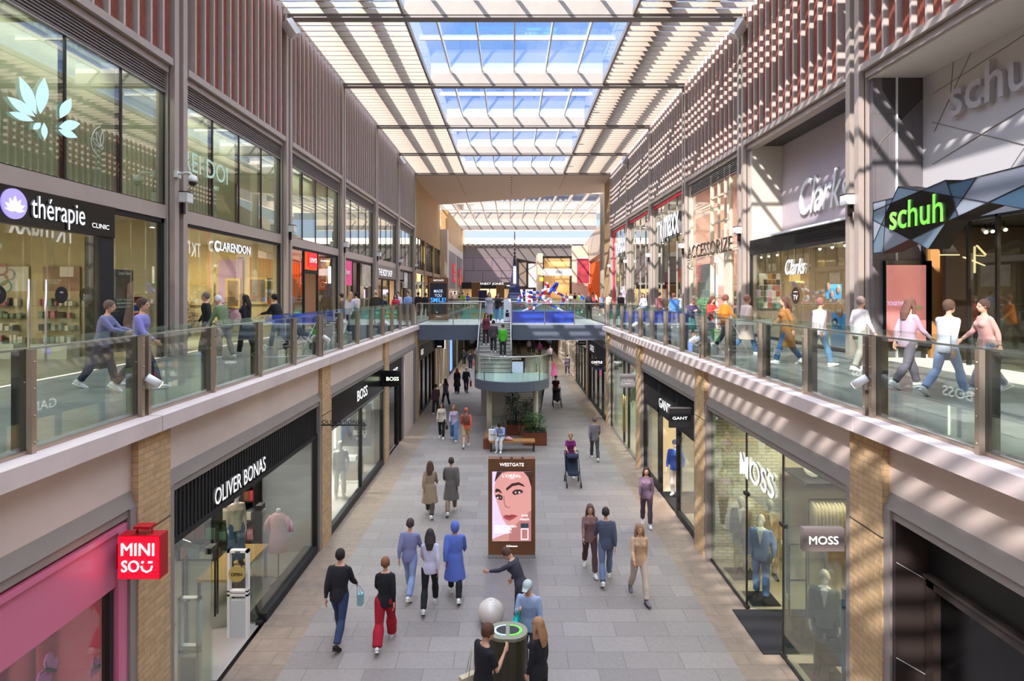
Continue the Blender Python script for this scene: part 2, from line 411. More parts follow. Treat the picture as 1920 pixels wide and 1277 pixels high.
# oak wall on the left beyond the slat screens, with windows and columns below
struct('wall_left', MB().box((-8.9, 53.5, 11.9), (-9.3, 73.6, 17.4)), 'oak_panel', 'oak panelled wall under the soffit on the left')
for k, y in enumerate((60.0, 66.6, 73.3)):
    struct('wall_left', MB().box((-8.75, y-.3, DECK), (-9.2, y+.3, 11.9)), 'oak_panel')
for k, (a, b) in enumerate(((53.5, 59.7), (60.3, 66.3), (66.9, 73.0))):
    w = tag(bpy.data.objects.new('window_%d' % (60+k), None), 'upper window under the oak wall', None, None, 'structure'); C.objects.link(w)
    MB().box((-8.95, a, 8.9), (-8.97, b, 11.8)).build('pane', 'glass_window', w)
    m = MB(); [m.box((-8.9, a+j*(b-a)/4-.03, 8.8), (-9.05, a+j*(b-a)/4+.03, 11.9)) for j in range(5)]
    m.build('mullion', 'dark_metal', w)
    struct('wall_left', MB().box((-8.85, a, 8.45), (-9.1, b, 8.85)), 'column_metal')
    struct('wall_left', MB().box((-10.6, a, 8.7), (-10.7, b, 12)), 'blind_beige')
# white pillar and clothing store wall of the far hall
struct('wall_left', MB().box((-9.3, 73.7, DECK), (-8.0, 75.2, 14.6)), mat('white_wall', '#d9d0c7', .6), 'tall white pillar at the end of the oak wall')
struct('wall_left', MB().box((-9.0, 75.2, 13.3), (-8.1, 102, 17.2)), 'oak_panel')
struct('wall_left', MB().box((-8.12, 75.2, 12.2), (-8.6, 102, 13.3)), 'white_wall')
struct('wall_left', MB().box((-8.15, 75.2, DECK), (-8.6, 102, 12.2)), mat('store_grey', '#9d9aa0', .25, spec=.8), 'grey store front of the far hall')
for y in (75.6, 86.5, 98): struct('trim_left', MB().box((-8.05, y, DECK), (-8.3, y+.5, 12.3)), 'white_wall')
# right side beyond the slats
struct('wall_right', MB().box((9.25, 53.3, DECK), (9.9, 58.0, 17.4)), 'oak_panel')
struct('wall_right', MB().lathe((10.05, 64.0, DECK), [(.33, 0), (.33, 12.6)], 20), mat('pillar_stone', '#b3a896', .55), 'round stone pillar near the orange store')
m = MB().add([(11.6,58,12.2),(11.6,84,10.6),(10.4,84,10.6),(11.3,58,12.2),(11.6,58,16.5),(11.6,84,13.5),(10.4,84,13.5),(11.3,58,16.5)],
    [(0,1,2,3),(4,7,6,5),(0,4,5,1),(1,5,6,2),(2,6,7,3),(3,7,4,0)])
struct('wall_right', m, 'white_wall', 'white slanted fascia over the orange store')
struct('wall_right', MB().box((10.9, 66, DECK), (11.5, 84, 10.6)), mat('orange_clad', '#e8551d', .5, var=.1), 'orange ribbed store front')
m = MB(); [m.box((10.78, 66.4+k*.9, DECK), (10.95, 66.7+k*.9, 10.5)) for k in range(19)]
struct('wall_right', m, mat('orange_fin', '#ff7a2a', .5))
# far hall: roof glazing, upstand, bulkhead
struct('floor', MB().box((-24, 58, 4.4), (24, 112, DECK)), 'deck_grey', 'paved upper floor of the far hall')
w = tag(bpy.data.objects.new('window_70', None), 'sloping skylight of the far hall', None, None, 'structure'); C.objects.link(w)
m = MB(); [m.box((-9.6+1.9*k-.05, 62, 18.25), (-9.6+1.9*k+.05, 96, 18.5)) for k in range(12)]
[m.box((-12, y, 18.4), (13, y+.12, 18.55)) for y in (70, 78, 86)]
m.build('glazing_bar', 'white_paint', w); MB().box((-24, 54, 18.56), (24, 96, 18.58)).build('pane', 'glass_hall', w)
struct('ceiling', MB().box((-13, 96, 17.6), (14, 96.3, 18.7)), 'white_paint'); struct('ceiling', MB().box((-13, 96.0, 16.9), (14, 97.6, 17.6)), 'store_grey')
struct('wall_back', MB().box((-24, 104, 14.9), (24, 104.4, 16.3)), 'white_paint', 'sunlit white parapet of the far hall')
struct('wall_back', MB().box((-24, 99.6, 10.6), (24, 100.4, 14.9)), mat('bulkhead', '#807d82', .6), 'grey bulkhead over the far shops')
m = MB(); [m.box((-8+k*.9, 99.2, 14.6), (-7.6+k*.9, 99.6, 14.85)) for k in range(21)]
struct('trim_back', m, 'white_paint')
struct('ceiling', MB().add([(-24,99.6,10.6),(24,99.6,10.6),(24,112,8.9),(-24,112,8.9)], [(0,1,2,3)]), 'soffit')
struct('wall_back', MB().box((-24, 111, DECK), (24, 112, 12)), 'near_black')
struct('wall_left', MB().box((-24, 58, 0), (-23.6, 112, 16)), 'cream_panel'); struct('wall_right', MB().box((23.6, 58, 0), (24, 112, 16)), 'cream_panel')
# building behind the viewer and the ground outside
struct('wall_back', MB().box((-16, -23, -.2), (16, -22.6, 17.4)), 'cream_panel', 'wall closing the arcade behind the viewer')
struct('floor', MB().box((-60, -60, -.6), (60, 160, -.3)), 'paving_grey')
struct('floor', MB().box((-9.3, -22.6, 0), (9.3, -8, .0+.01)), 'paving_grey')
for s in (-1, 1): struct('wall_'+SIDE[s], MB().box((s*(XU[s]), -22.6, 0), (s*(XU[s]+.3), -6.7, 17.4)), 'cream_panel', 'plain %s wall behind the viewer' % SIDE[s])
# lower end wall under the far hall
struct('wall_back', MB().box((-16, 82, 0), (16, 82.4, 4.4)), mat('far_shop_wall', '#5a4f49', .7), 'dark end wall of the lower arcade')
struct('ceiling', MB().box((-4.9, 58.2, 4.3), (4.9, 82, 4.4)), 'soffit')

# ---------------------------------------------------------------- balustrades
def balustrade(s, y0, y1, label, n=4, X=None):
    X = X or XG[s]
    t = thing('glass_balustrade', label, 'balustrade', 'glass balustrades along the walkways', loc=(s*X, y0, DECK))
    st = (y1-y0)/n; z0 = DECK-.03
    for k in range(n):
        a, b = y0+k*st+(.11 if k == 0 else .03), y0+(k+1)*st-(.11 if k == n-1 else .03)
        MB().box((s*(X-.008), a, z0), (s*(X+.008), b, DECK+1.17)).build('glass_pane', 'glass_green', t)
    for k in range(n+1):
        yy = y0+k*st
        for off in ((.07,) if k == 0 else (-.07,) if k == n else (0,)):
            m = MB(); m.m = 0; m.box((s*(X-.075), yy+off-.03, z0), (s*(X-.012), yy+off+.03, DECK+1.06))
            for q in range(4): m.ball((s*(X-.078), yy+off, z0+.12+q*.28), .012, 6)
            m.m = 1; m.box((s*(X+.012), yy+off-.012, z0), (s*(X+.16), yy+off+.012, DECK+1.06))
            m.build('post', ['bronze', 'post_dark'], t)
    MB().box((s*(X-.03), y0, z0), (s*(X+.03), y1, z0+.04)).build('base_channel', 'bronze', t)
    MB().bar((s*(X+.05), y0+.03, DECK+1.06), (s*(X+.05), y1-.03, DECK+1.06), .045, .02).build('handrail', 'steel', t)
    return t
for s in (-1, 1):
    P = [-7.1] + [y for y in PIER[s] if y < 29] + [30.3 if s < 0 else 29.6]
    nm = ['behind the viewer', 'nearest the viewer', 'second bay', 'third bay', 'fourth bay']
    names = ['near the viewer out of frame', 'nearest stretch, largest in view', 'second stretch along the walkway', 'third stretch along the walkway', 'fourth stretch ending at the bridge']
    for i, (a, b) in enumerate(zip(P, P[1:])):
        balustrade(s, a, b, 'glass balustrade with bronze posts on the %s walkway, %s' % (SIDE[s], names[i]))
    balustrade(s, 37.0, 57.8, 'glass balustrade beyond the bridge on the %s side of the far opening' % SIDE[s], 8, X=4.95)
# spotlights clamped to the double posts, lamp boxes and cameras on the columns
def spot(s, y, label):
    X = XG[s]-.12
    t = thing('spotlight', label, 'light', 'spotlights clamped to the balustrade posts', loc=(s*X, y, DECK+.42))
    MB().box((s*(X-.0), y-.04, DECK+.34), (s*(X+.12), y+.04, DECK+.50)).build('clamp', 'steel', t)
    d = Vector((-s*.5, .35, -.45)).normalized(); p = Vector((s*(X-.06), y-.02, DECK+.45))
    MB().tube([p-d*.10, p+d*.10], .055, 12).build('lamp_head', 'lamp_body', t)
    MB().tube([p+d*.10, p+d*.105], .045, 12).build('lens', 'lamp_white', t)
for s, c in ((-1, 'grey'), (1, 'pale')):
    for i, y in enumerate([q for q in PIER[s] if 4 < q < 29]):
        for dy in ((0,) if s < 0 or i == 0 else (0, .25)):
            spot(s, y+dy, '%s cylindrical spotlight on the %s balustrade at the %s double post%s' % (c, SIDE[s], ('nearest', 'second', 'third')[i], ', farther of the pair' if dy else ''))
ORD = ['nearest', 'second', 'third', 'fourth', 'fifth', 'sixth', 'seventh']
for s in (-1, 1):
    for i, y in enumerate(BAY[3:]):
        X = XU[s]-.28; z = 8.98 if s < 0 else 8.92
        t = thing('wall_lamp', 'white box wall lamp on the %s %s column, above the walkway' % (ORD[i], SIDE[s]), 'lamp', 'box lamps on the columns', loc=(s*X, y, z))
        MB().box((s*(X-.16), y-.13, z), (s*(X+.1), y+.17, z+.25)).build('shade', 'lamp_body', t)
        MB().box((s*(X-.165), y-.135, z+.25), (s*(X+.1), y+.175, z+.275)).build('lid', 'dark_metal', t)
        MB().box((s*(X-.0), y+.0, z-.3), (s*(X+.08), y+.1, z)).build('bracket', 'dark_metal', t)
# roof loudspeakers / floodlights hanging at the beams
for s in (-1, 1):
    for i, y in ((0, 22.9), (1, 45.5)):
        x = s*(XU[s]-.45)
        t = thing('roof_speaker', '%s white box speaker hanging below the %s end of the %s roof beam' % ('large' if i == 0 else 'small looking', SIDE[s], ('near', 'far')[i]), 'speaker', 'box speakers under the roof beams', loc=(x, y-.3, 16.7))
        R = Matrix.Rotation(s*.5, 3, 'Z') @ Matrix.Rotation(.5, 3, 'X') @ Matrix.Rotation(s*.35, 3, 'Y')
        MB().obox((x, y-.35, 16.75), (.42, .3, .62), R).build('cabinet', 'lamp_body', t)
        MB().tube([(x+s*.3, y-.2, 17.4), (x+s*.34, y-.2, 17.0), (x+s*.1, y-.2, 16.75)], .03, 8).build('bracket', 'near_black', t)
t = thing('security_camera', 'white dome security camera on an arm, on the nearest left column', 'camera', loc=(-8.6, 15.2, 9.6))
MB().box((-8.68, 15.1, 9.58), (-8.60, 15.3, 9.75)).build('mount', 'lamp_body', t)
MB().tube([(-8.62, 15.2, 9.68), (-8.3, 15.15, 9.70), (-8.22, 15.15, 9.62)], .035, 8).build('arm', 'lamp_body', t)
m = MB().lathe((-8.22, 15.15, 9.44), [(.04, .2), (.10, .17), (.12, .08), (.12, .02)][::-1], 14).build('housing', 'lamp_body', t)
MB().ball((-8.22, 15.15, 9.45), .095, 12).build('dome', 'near_black', t)

# ---------------------------------------------------------------- bridge and stair
t = tag(bpy.data.objects.new('floor_bridge', None), 'bridge deck across the arcade', None, None, 'structure'); C.objects.link(t)
BY0, BY1 = 30.4, 36.8
m = MB().box((-4.9, BY0, 4.15), (-1.62, BY0+.3, 4.93)).box((.03, BY0, 4.15), (4.9, BY0+.3, 4.93)).box((-4.9, BY1-.3, 4.15), (4.9, BY1, 4.93))
m.box((-1.66, BY0, 4.3), (-1.60, 32.0, 4.93)).box((.0, BY0, 4.3), (.06, 32.0, 4.93))
m.build('edge_beam', 'blue_grey', t)
m = MB().box((-4.9, BY0+.01, 4.6), (-1.62, BY1, DECK)).box((.03, BY0+.01, 4.6), (4.9, BY1, DECK)).box((-1.62, 31.9, 4.6), (.03, BY1, DECK))
m.build('slab', mat('pale_stone', '#c9c5bf', .45, var=.05), t)
def rail_run(pts, label, grp='glass balustrades of the bridge and stair', post_at=None, h=1.1, curved=False):
    t = thing('glass_balustrade', label, 'balustrade', grp, loc=pts[0])
    for a, b in zip(pts, pts[1:]):
        a = Vector(a); b = Vector(b); d = (b-a)
        g = Vector((d.x, d.y, 0)).normalized(); off = Vector((-g.y, g.x, 0))*.006
        MB().prism([a+Vector((0,0,.03)), b+Vector((0,0,.03)), b+Vector((0,0,h)), a+Vector((0,0,h))], off).build('glass_pane', 'glass_green', t)
    MB().tube([Vector(p)+Vector((0,0,h)) for p in pts], .025, 8).build('handrail', 'steel', t)
    for p in (post_at or pts): MB().box((p[0]-.025, p[1]-.025, p[2]), (p[0]+.025, p[1]+.025, p[2]+h-.02)).build('post', 'bronze', t)
    return t
D = DECK
rail_run([(-4.9, BY0+.1, D), (-3.0, BY0+.1, D), (-1.65, BY0+.1, D)], 'glass balustrade on the front of the bridge, left of the stair')
rail_run([(.05, BY0+.1, D), (1.75, BY0+.1, D), (3.3, BY0+.1, D), (4.9, BY0+.1, D)], 'glass balustrade on the front of the bridge, right of the stair')
rail_run([(-4.9, BY1-.1, D), (-2.5, BY1-.1, D), (0, BY1-.1, D), (2.5, BY1-.1, D), (4.9, BY1-.1, D)], 'glass balustrade on the far edge of the bridge')
rail_run([(-4.9, 58.1, D), (-2.5, 58.1, D), (0, 58.1, D), (2.5, 58.1, D), (4.9, 58.1, D)], 'glass balustrade at the edge of the far hall floor')
struct('trim_back', MB().box((-4.9, 57.85, 3.6), (4.9, 58.05, 4.93)), mat('teal_band', '#66d2c4', .5, var=.1), 'teal sign band below the far hall floor')
text('lettering', 'NEI UUD', mat('yellow_letters', '#e8bd1e', .6), (-.4, 57.82, 4.35), .7, '-y', None, .03, bold=.05, width=6.6)
tag(bpy.data.objects['lettering'], 'large yellow letters on the teal band beyond the bridge', 'lettering')
# stair flights and half-round landing
LH = 2.72; NR = 13; RI = (DECK-LH)/NR; GO = .27
st = thing('staircase', 'straight stair running down from the bridge to a half-round grey landing', 'stairs', loc=(-.8, 28.3, 0))
m = MB()
for k in range(NR):
    z = LH+(k+1)*RI; y = 28.3+k*GO
    if k < NR-1: m.box((-1.6, y, z-.12), (0, y+GO+.02, z))
m.build('step', 'pale_stone', st)
m = MB()
for k in range(NR): m.box((-1.6, 28.3+k*GO-.004, LH+(k+1)*RI-.022), (0, 28.3+k*GO+.03, LH+(k+1)*RI+.003))
m.build('nosing', mat('nosing_dark', '#6d6762', .6), st)
for x in (-1.66, 0): MB().prism([(x, 28.2, LH-.3), (x, 31.9, DECK-.35), (x, 31.9, DECK), (x, 28.2, LH+.12)], (.06, 0, 0)).build('stringer', 'blue_grey', st)
m = MB(); n2 = 15
for k in range(n2):
    z = LH-(k+1)*LH/(n2+1); m.box((.08, 28.5+k*.28, z-.1), (1.62, 28.5+(k+1)*.28+.02, z))
m.build('step', 'pale_stone', st)
for x in (.03, 1.62): MB().prism([(x, 28.3, LH-.45), (x, 32.9, -.02), (x, 33.3, .0), (x, 33.3, .12), (x, 28.3, LH+.05)], (.06, 0, 0)).build('stringer', 'near_black', st)
cx, cy, R_ = 0.04, 27.1, 1.72
arc = [(cx+R_*math.cos(a), cy+R_*math.sin(a)*1.02) for a in [PI+PI*k/20 for k in range(21)]]
pts = [(cx-R_, 28.35)] + arc + [(cx+R_, 28.35)]
MB().prism([(x, y, LH-.42) for x, y in pts], (0, 0, .42)).build('landing', 'blue_grey', st)
MB().prism([(cx+(x-cx)*.985, y+.02 if y < 28 else y, LH) for x, y in pts], (0, 0, .015)).build('landing_floor', mat('pale_teal', '#aebcb8', .35), st)
rail_run([(x, y, LH) for x, y in pts], 'curved glass balustrade around the half-round stair landing', post_at=[(pts[0][0]+.02, 28.3, LH), (arc[5][0], arc[5][1]+.02, LH), (arc[15][0], arc[15][1]+.02, LH), (pts[-1][0]-.02, 28.3, LH)])
rail_run([(-1.63, 28.35, LH), (-1.63, 31.9, DECK)], 'sloping glass balustrade on the left edge of the stair')
rail_run([(.0, 28.35, LH), (.0, 31.9, DECK)], 'sloping glass balustrade on the right edge of the stair')
for x in (-.98, 1.12): MB().lathe((x, 26.6, 0), [(.12, 0), (.12, LH-.4)], 18).build('column', mat('column_cream', '#c5bdb0', .5), st)
struct('wall_back', MB().box((-1.6, 31.5, 0), (0, 31.7, 3.9)), 'frame_grey')
# ---------------------------------------------------------------- shop rooms and shopfronts
def room(s, y0, y1, z0, z1, X, depth, wall, floor='shop_floor', ceil='shop_ceiling', power=120, col=(1,.9,.76), side_y1=None, lights=1):
    """walls, floor and ceiling of one shop behind its front, with a light panel"""
    a, b = s*X, s*(X+depth)
    m = MB().box((b, y0, z0), (b+s*.1, y1, z1)).box((a, y0-.1, z0), (b, y0, z1)).box((a, y1, z0), (b, y1+.1, z1))
    struct('wall_'+SIDE[s], m, wall)
    struct('floor', MB().box((a, y0, z0), (b, y1, z0+.012)), floor)
    struct('ceiling', MB().box((a, y0, z1-.05), (b, y1, z1)), ceil)
    for k in range(lights):
        yy = y0+(y1-y0)*(k+.5)/lights
        area((s*(X+depth*.45), yy, z1-.12), 1.6, power/lights, col, sy=.5)
W = {k: mat('shopwall_'+k, c, .8, var=.05) for k, c in dict(beige='#cdbf9f', white='#dedad4', grey='#8f8c8b', dark='#3b3533', pink='#d48aa0',
     brown='#7d6552', green='#b9c4ab', warm='#c9a878', purple='#b394c4').items()}
def front(label, s, y, z=0, X=None, grp=None, name='shopfront', cat='shopfront'):
    return thing(name, label, cat, grp, loc=(s*(X or XP[s]+.1), y, z))
def panes(t, s, ys, z0, z1, X, m='glass_shop', g=.012):
    for a, b in zip(ys, ys[1:]): MB().box((s*X, a+g, z0), (s*(X+.014), b-g, z1)).build('glass_pane', m, t)
def frame(t, s, y0, y1, z0, z1, X, m='black_matte', w=.07, d=.1, mids=(), sill=None, zs=()):
    q = MB().box((s*X, y0, z0), (s*(X+d), y0+w, z1)).box((s*X, y1-w, z0), (s*(X+d), y1, z1)).box((s*X, y0, z1-w), (s*(X+d), y1, z1))
    for y in mids: q.box((s*X, y-w/2, z0), (s*(X+d), y+w/2, z1))
    for z in zs: q.box((s*X, y0, z-w/2), (s*(X+d), y1, z+w/2))
    if sill: q.box((s*(X-.02), y0, z0), (s*(X+d), y1, z0+sill))
    return q.build('frame', m, t)
def fascia(t, s, y0, y1, z0, z1, X, m, d=.12): return MB().box((s*X, y0, z0), (s*(X+d), y1, z1)).build('fascia', m, t)
FX = {-1: '+x', 1: '-x'}
def handles(door, s, y, z0, X, m='steel', h=1.1):
    MB().tube([(s*(X-.06), y, z0+.6), (s*(X-.06), y, z0+.6+h)], .018, 8).build('handle', m, door)
def poster(parent, a, w, h, face, m, name='poster', d=.02):
    """flat rectangular print: a = lower left corner seen from the front"""
    a = Vector(a); r = {'-y': Vector((1,0,0)), '+x': Vector((0,1,0)), '-x': Vector((0,-1,0))}[face]
    n = {'-y': Vector((0,1,0)), '+x': Vector((-1,0,0)), '-x': Vector((1,0,0))}[face]
    return MB().prism([a, a+r*w, a+r*w+Vector((0,0,h)), a+Vector((0,0,h))], n*d).build(name, m, parent)

# ===== lower left 0: pink toy shop =====
mat('pink_fascia', '#d4718f', .35, coat=.3); mat('pink_in', '#c96f86', .7); mat('pink_deep', '#7c2f40', .7)
room(-1, .9, 7.55, 0, 3.7, 4.95, 2.2, 'pink_in', 'pink_in', 'pink_deep', 150, (1,.75,.7))
t = front('pink shopfront with glossy pink fascia, nearest on the lower left', -1, 1.0)
fascia(t, -1, .95, 7.5, 2.93, 3.68, 4.93, 'pink_fascia')
MB().box((-4.90, .95, 3.60), (-5.1, 7.5, 3.66)).build('ledge', 'pink_fascia', t)
MB().box((-4.90, 7.33, 0), (-5.1, 7.5, 3.6)).build('jamb', 'pink_fascia', t)
MB().box((-4.95, 7.24, 0), (-5.05, 7.30, 2.93)).build('mullion', 'near_black', t)
panes(t, -1, [1.0, 4.1, 7.24], 0.05, 2.93, 5.0)
m = MB()
for k in range(14): m.tube([(-5.95, 1.2+k*.45, 0.02), (-5.95, 1.2+k*.45, 3.6)], .14+.05*(k % 3), 10)
tag(m.build('curtain', 'pink_in'), 'pleated pink curtain behind the glass of the pink shop', 'curtain')
mat('butterfly', '#c667b4', .5, emit=.05)
def butterfly(c, sz, a, label):
    t = thing('paper_butterfly', label, 'decoration', 'paper butterflies in the pink window', loc=c)
    R = Matrix.Rotation(a, 3, 'X')
    for sg in (-1, 1):
        for (u, v, r) in ((.5, .45, .55), (.42, -.3, .38)):
            m = MB(); m.ball(Vector(c)+R@Vector((0, sg*u*sz, v*sz)), sz*r, 10, (.12, .8, 1.0)); m.build('wing', 'butterfly', t)
    m = MB().tube([Vector(c)+R@Vector((.02,0,-.5*sz)), Vector(c)+R@Vector((.02,0,.4*sz))], .02, 6)
    for sg in (-1, 1): m.tube([Vector(c)+R@Vector((.02,0,.4*sz)), Vector(c)+R@Vector((.03,sg*.35*sz,.95*sz))], .006, 5)
    m.build('body', 'near_black', t)
c1 = sp_(92, 1256, -5.3); c2 = sp_(180, 1250, -5.3)
butterfly(c1, .17, .9, 'larger pink paper butterfly low in the pink shop window, farther left in the window')
butterfly(c2, .12, 1.1, 'smaller pink paper butterfly in the pink shop window, nearer the red box sign')
t = thing('window_poster', 'green window poster at the bottom of the pink shopfront', 'poster', loc=(-5.0, 5.5, 1.2))
poster(t, (-4.985, 4.6, .9), .95, 1.0, '+x', mat('lime', '#a5d67a', .6), 'sheet', .006)
# red box sign
mat('sign_red', '#f00a22', .35, emit=.75); mat('red_body', '#b3101c', .4)
t = thing('box_sign', 'red lit square box sign with handle, on the nearest left brick pier', 'sign', loc=(-4.85, 7.2, 3.1))
MB().box((-4.80, 7.17, 3.10), (-4.29, 7.34, 3.63)).build('box', 'red_body', t); MB().box((-4.86, 7.22, 3.2), (-4.79, 7.74, 3.5)).build('bracket', 'red_body', t)
MB().box((-4.79, 7.155, 3.11), (-4.30, 7.17, 3.62)).build('front_panel', 'sign_red', t)
MB().tube([(-4.63, 7.26, 3.62), (-4.61, 7.26, 3.71), (-4.45, 7.26, 3.71), (-4.43, 7.26, 3.62)], .018, 4, smooth=False).build('handle', 'red_body', t)
MB().box((-4.63, 7.19, 3.70), (-4.43, 7.33, 3.73)).build('handle', 'red_body', t)
text('lettering', 'MINI', 'letter_white', (-4.55, 7.155, 3.47), .13, '-y', t, .012, bold=.0, width=.40, height=.15)
text('lettering', 'SO', 'letter_white', (-4.64, 7.155, 3.265), .13, '-y', t, .012, bold=.01, width=.215, height=.14)
m = MB().tube([(-4.505, 7.15, 3.27), (-4.49, 7.15, 3.22), (-4.44, 7.15, 3.195), (-4.39, 7.15, 3.22), (-4.375, 7.15, 3.27)], .012, 6)
m.ball((-4.49, 7.15, 3.315), .016, 8); m.box((-4.42, 7.143, 3.305), (-4.37, 7.157, 3.325)); m.build('smile_mark', 'letter_white', t)

# ===== lower left 1: black gift and clothes shop =====
room(-1, 8.4, 15.05, 0, 3.7, 5.0, 3.6, W['grey'], mat('ob_floor', '#a9a19a', .3), 'black_ceiling', 70, (1,.88,.76), lights=2)
t = front('black clothes shopfront with white lettering, second bay on the lower left', -1, 8.5)
m = MB().box((-4.95, 8.5, 2.95), (-5.05, 14.93, 3.70))
for k in range(60): m.box((-4.935, 8.52+k*.107, 2.96), (-4.95, 8.57+k*.107, 3.69))
m.build('fascia', 'black_matte', t)
text('lettering', 'OLIVER BONAS', 'letter_white', (-4.93, 10.72, 3.20), .25, '+x', t, .03, bold=.0, width=2.0, height=.28)
frame(t, -1, 8.45, 14.97, 0, 3.0, 4.93, 'black_matte', .09, .12)
MB().box((-4.90, 11.75, 0), (-5.25, 14.9, .17)).build('plinth', 'black_matte', t)
panes(t, -1, [8.54, 9.75], .02, 2.95, 4.98); panes(t, -1, [11.75, 14.88], .17, 2.95, 4.98)
for k, (a, b) in enumerate((((-4.98, 9.78), (-5.75, 10.25)), ((-4.98, 11.72), (-5.85, 11.45)))):
    d = MB().prism([(a[0], a[1], .03), (b[0], b[1], .03), (b[0], b[1], 2.3), (a[0], a[1], 2.3)], (0, .012, 0)).build('door', 'glass_shop', t)
    p = Vector((a[0]+(b[0]-a[0])*.9, a[1]+(b[1]-a[1])*.9, 0))
    for dy in (-.05, .05): MB().tube([p+Vector((0, dy, .3)), p+Vector((0, dy, 2.0))], .02, 8).build('handle', 'near_black', d)
    MB().box((a[0]-.08, a[1]-.1, 0), (a[0]+.03, a[1]+.1, .07)).build('hinge', 'near_black', d); MB().box((a[0]-.08, a[1]-.1, 2.28), (a[0]+.03, a[1]+.1, 2.38)).build('hinge', 'near_black', d)
# blade sign of thin letters on a bar
t = thing('blade_sign', 'thin black bar sign with standing black letters, sticking out from the second left brick pier', 'sign', loc=(-4.85, 14.9, 3.2))
MB().box((-4.90, 15.06, 3.185), (-3.72, 15.10, 3.215)).build('bar', 'near_black', t)
text('lettering', 'OLIVER BONAS', 'near_black', (-4.31, 15.07, 3.28), .10, '-y', t, .015, width=1.08, height=.105)
def gate(x0, x1, y, label, h=1.68):
    t = thing('security_gate', label, 'security gate', 'white security gates in the black shop doorway', loc=((x0+x1)/2, y, .012))
    m = MB().box((x0, y, .012), (x0+.05, y+.09, h)).box((x1-.05, y, .012), (x1, y+.09, h)).box((x0, y, h-.05), (x1, y+.09, h)).box((x0, y, .80), (x1, y+.09, .84)).box((x0, y, .88), (x1, y+.09, .91))
    m.build('frame', 'lamp_body', t); MB().box((x0+.04, y+.01, .012), (x1-.04, y+.08, .72)).build('panel', mat('gate_panel', '#c4c9cc', .4), t)
    MB().box((x0+.15, y-.005, h-.04), (x1-.15, y, h-.02)).build('slot', 'near_black', t)
gate(-5.36, -5.02, 9.44, 'white security gate frame in the black shop doorway, nearest the viewer')
gate(-5.42, -5.02, 11.2, 'white security gate frame in the black shop doorway, with the round open sign above it')
t = thing('hanging_sign', 'round gold sign reading OPEN beside the white security gate', 'sign', loc=(-5.21, 11.1, 1.25))
MB().tube([(-5.21, 11.14, 1.26), (-5.21, 11.155, 1.26)], .155, 24, smooth=False).build('disc', mat('gold_disc', '#b9a25e', .5), t)
text('lettering', 'OPEN', 'near_black', (-5.21, 11.14, 1.25), .06, '-y', t, .005, bold=.02)
MB().tube([(-5.30, 11.15, 1.38), (-5.27, 11.15, 1.55), (-5.21, 11.15, 1.62), (-5.15, 11.15, 1.55), (-5.12, 11.15, 1.38)], .008, 6).build('cord', 'near_black', t)
t = thing('display_table', 'pale wooden display table behind the black shop window', 'table', loc=(-5.75, 12.7, 0))
MB().box((-6.4, 11.9, .72), (-5.62, 13.6, .78)).build('tabletop', mat('light_wood', '#c8a066', .5, var=.1), t)
for x in (-6.35, -5.67):
    for y in (11.95, 13.55): MB().box((x-.025, y-.025, .012), (x+.025, y+.025, .72)).build('leg', 'near_black', t)
random.seed(3)
cols = [mat('p%d' % i, c, .6) for i, c in enumerate(('#b8404a', '#d9a441', '#4c7a5e', '#d7cfc4', '#3d4d77', '#c77c8d', '#7a4b34', '#e8e2d8', '#2f2f33', '#8fb3c4'))]
def goods(root, x0, x1, y0, y1, z, zmax, n, axis='x', wmin=.08, wmax=.2, m=None):
    """rows of packed boxes standing along a shelf"""
    p = (x0 if axis == 'x' else y0); e = (x1 if axis == 'x' else y1)
    while p < e-.08:
        w_ = random.uniform(wmin, wmax); h = random.uniform(.4, .95)*(zmax-z); c = m or random.choice(cols)
        if axis == 'x': q = MB().box((p, y0+.02, z), (min(p+w_*.9, e), y1, z+h))
        else: q = MB().box((x0+.02, p, z), (x1, min(p+w_*.9, e), z+h))
        tag(q.build('boxed_product', c), 'small boxed product on the %s' % root, 'product', 'products on the '+root); p += w_
def shelving(label, x0, x1, y0, y1, z0, levels, step, axis='x', body='near_black', root='shelves', wmin=.1, wmax=.25):
    t = thing('shelf_unit', label, 'shelves', loc=((x0+x1)/2, (y0+y1)/2, z0))
    m = MB()
    if axis == 'x': m.box((x0, y0, z0), (x0+.03, y1, z0+levels*step)); m.box((x1-.03, y0, z0), (x1, y1, z0+levels*step)); m.box((x0, y1-.02, z0), (x1, y1, z0+levels*step))
    else: m.box((x0, y0, z0), (x1, y0+.03, z0+levels*step)); m.box((x0, y1-.03, z0), (x1, y1, z0+levels*step)); m.box((x0-.02 if x0 < 0 else x1-.02, y0, z0), (x0 if x0 < 0 else x1, y1, z0+levels*step))
    m.build('case', body, t)
    for k in range(levels+1):
        MB().box((x0, y0, z0+k*step), (x1, y1, z0+k*step+.02)).build('shelf', body, t)
        if k < levels: goods(root, x0+.05, x1-.05, y0+.05, y1-.05, z0+k*step+.02, z0+(k+1)*step-.05, 0, axis, wmin, wmax)
    return t
shelving('dark shelves full of gifts at the back of the black shop', -8.2, -6.3, 14.4, 14.9, .012, 6, .48, root='gift shelves', wmin=.14, wmax=.3)
struct('wall_left', MB().box((-6.2, 14.9, 0), (-5.02, 15.0, 3.0)), mat('plaster_grey', '#8b8988', .8, var=.12, scale=2))

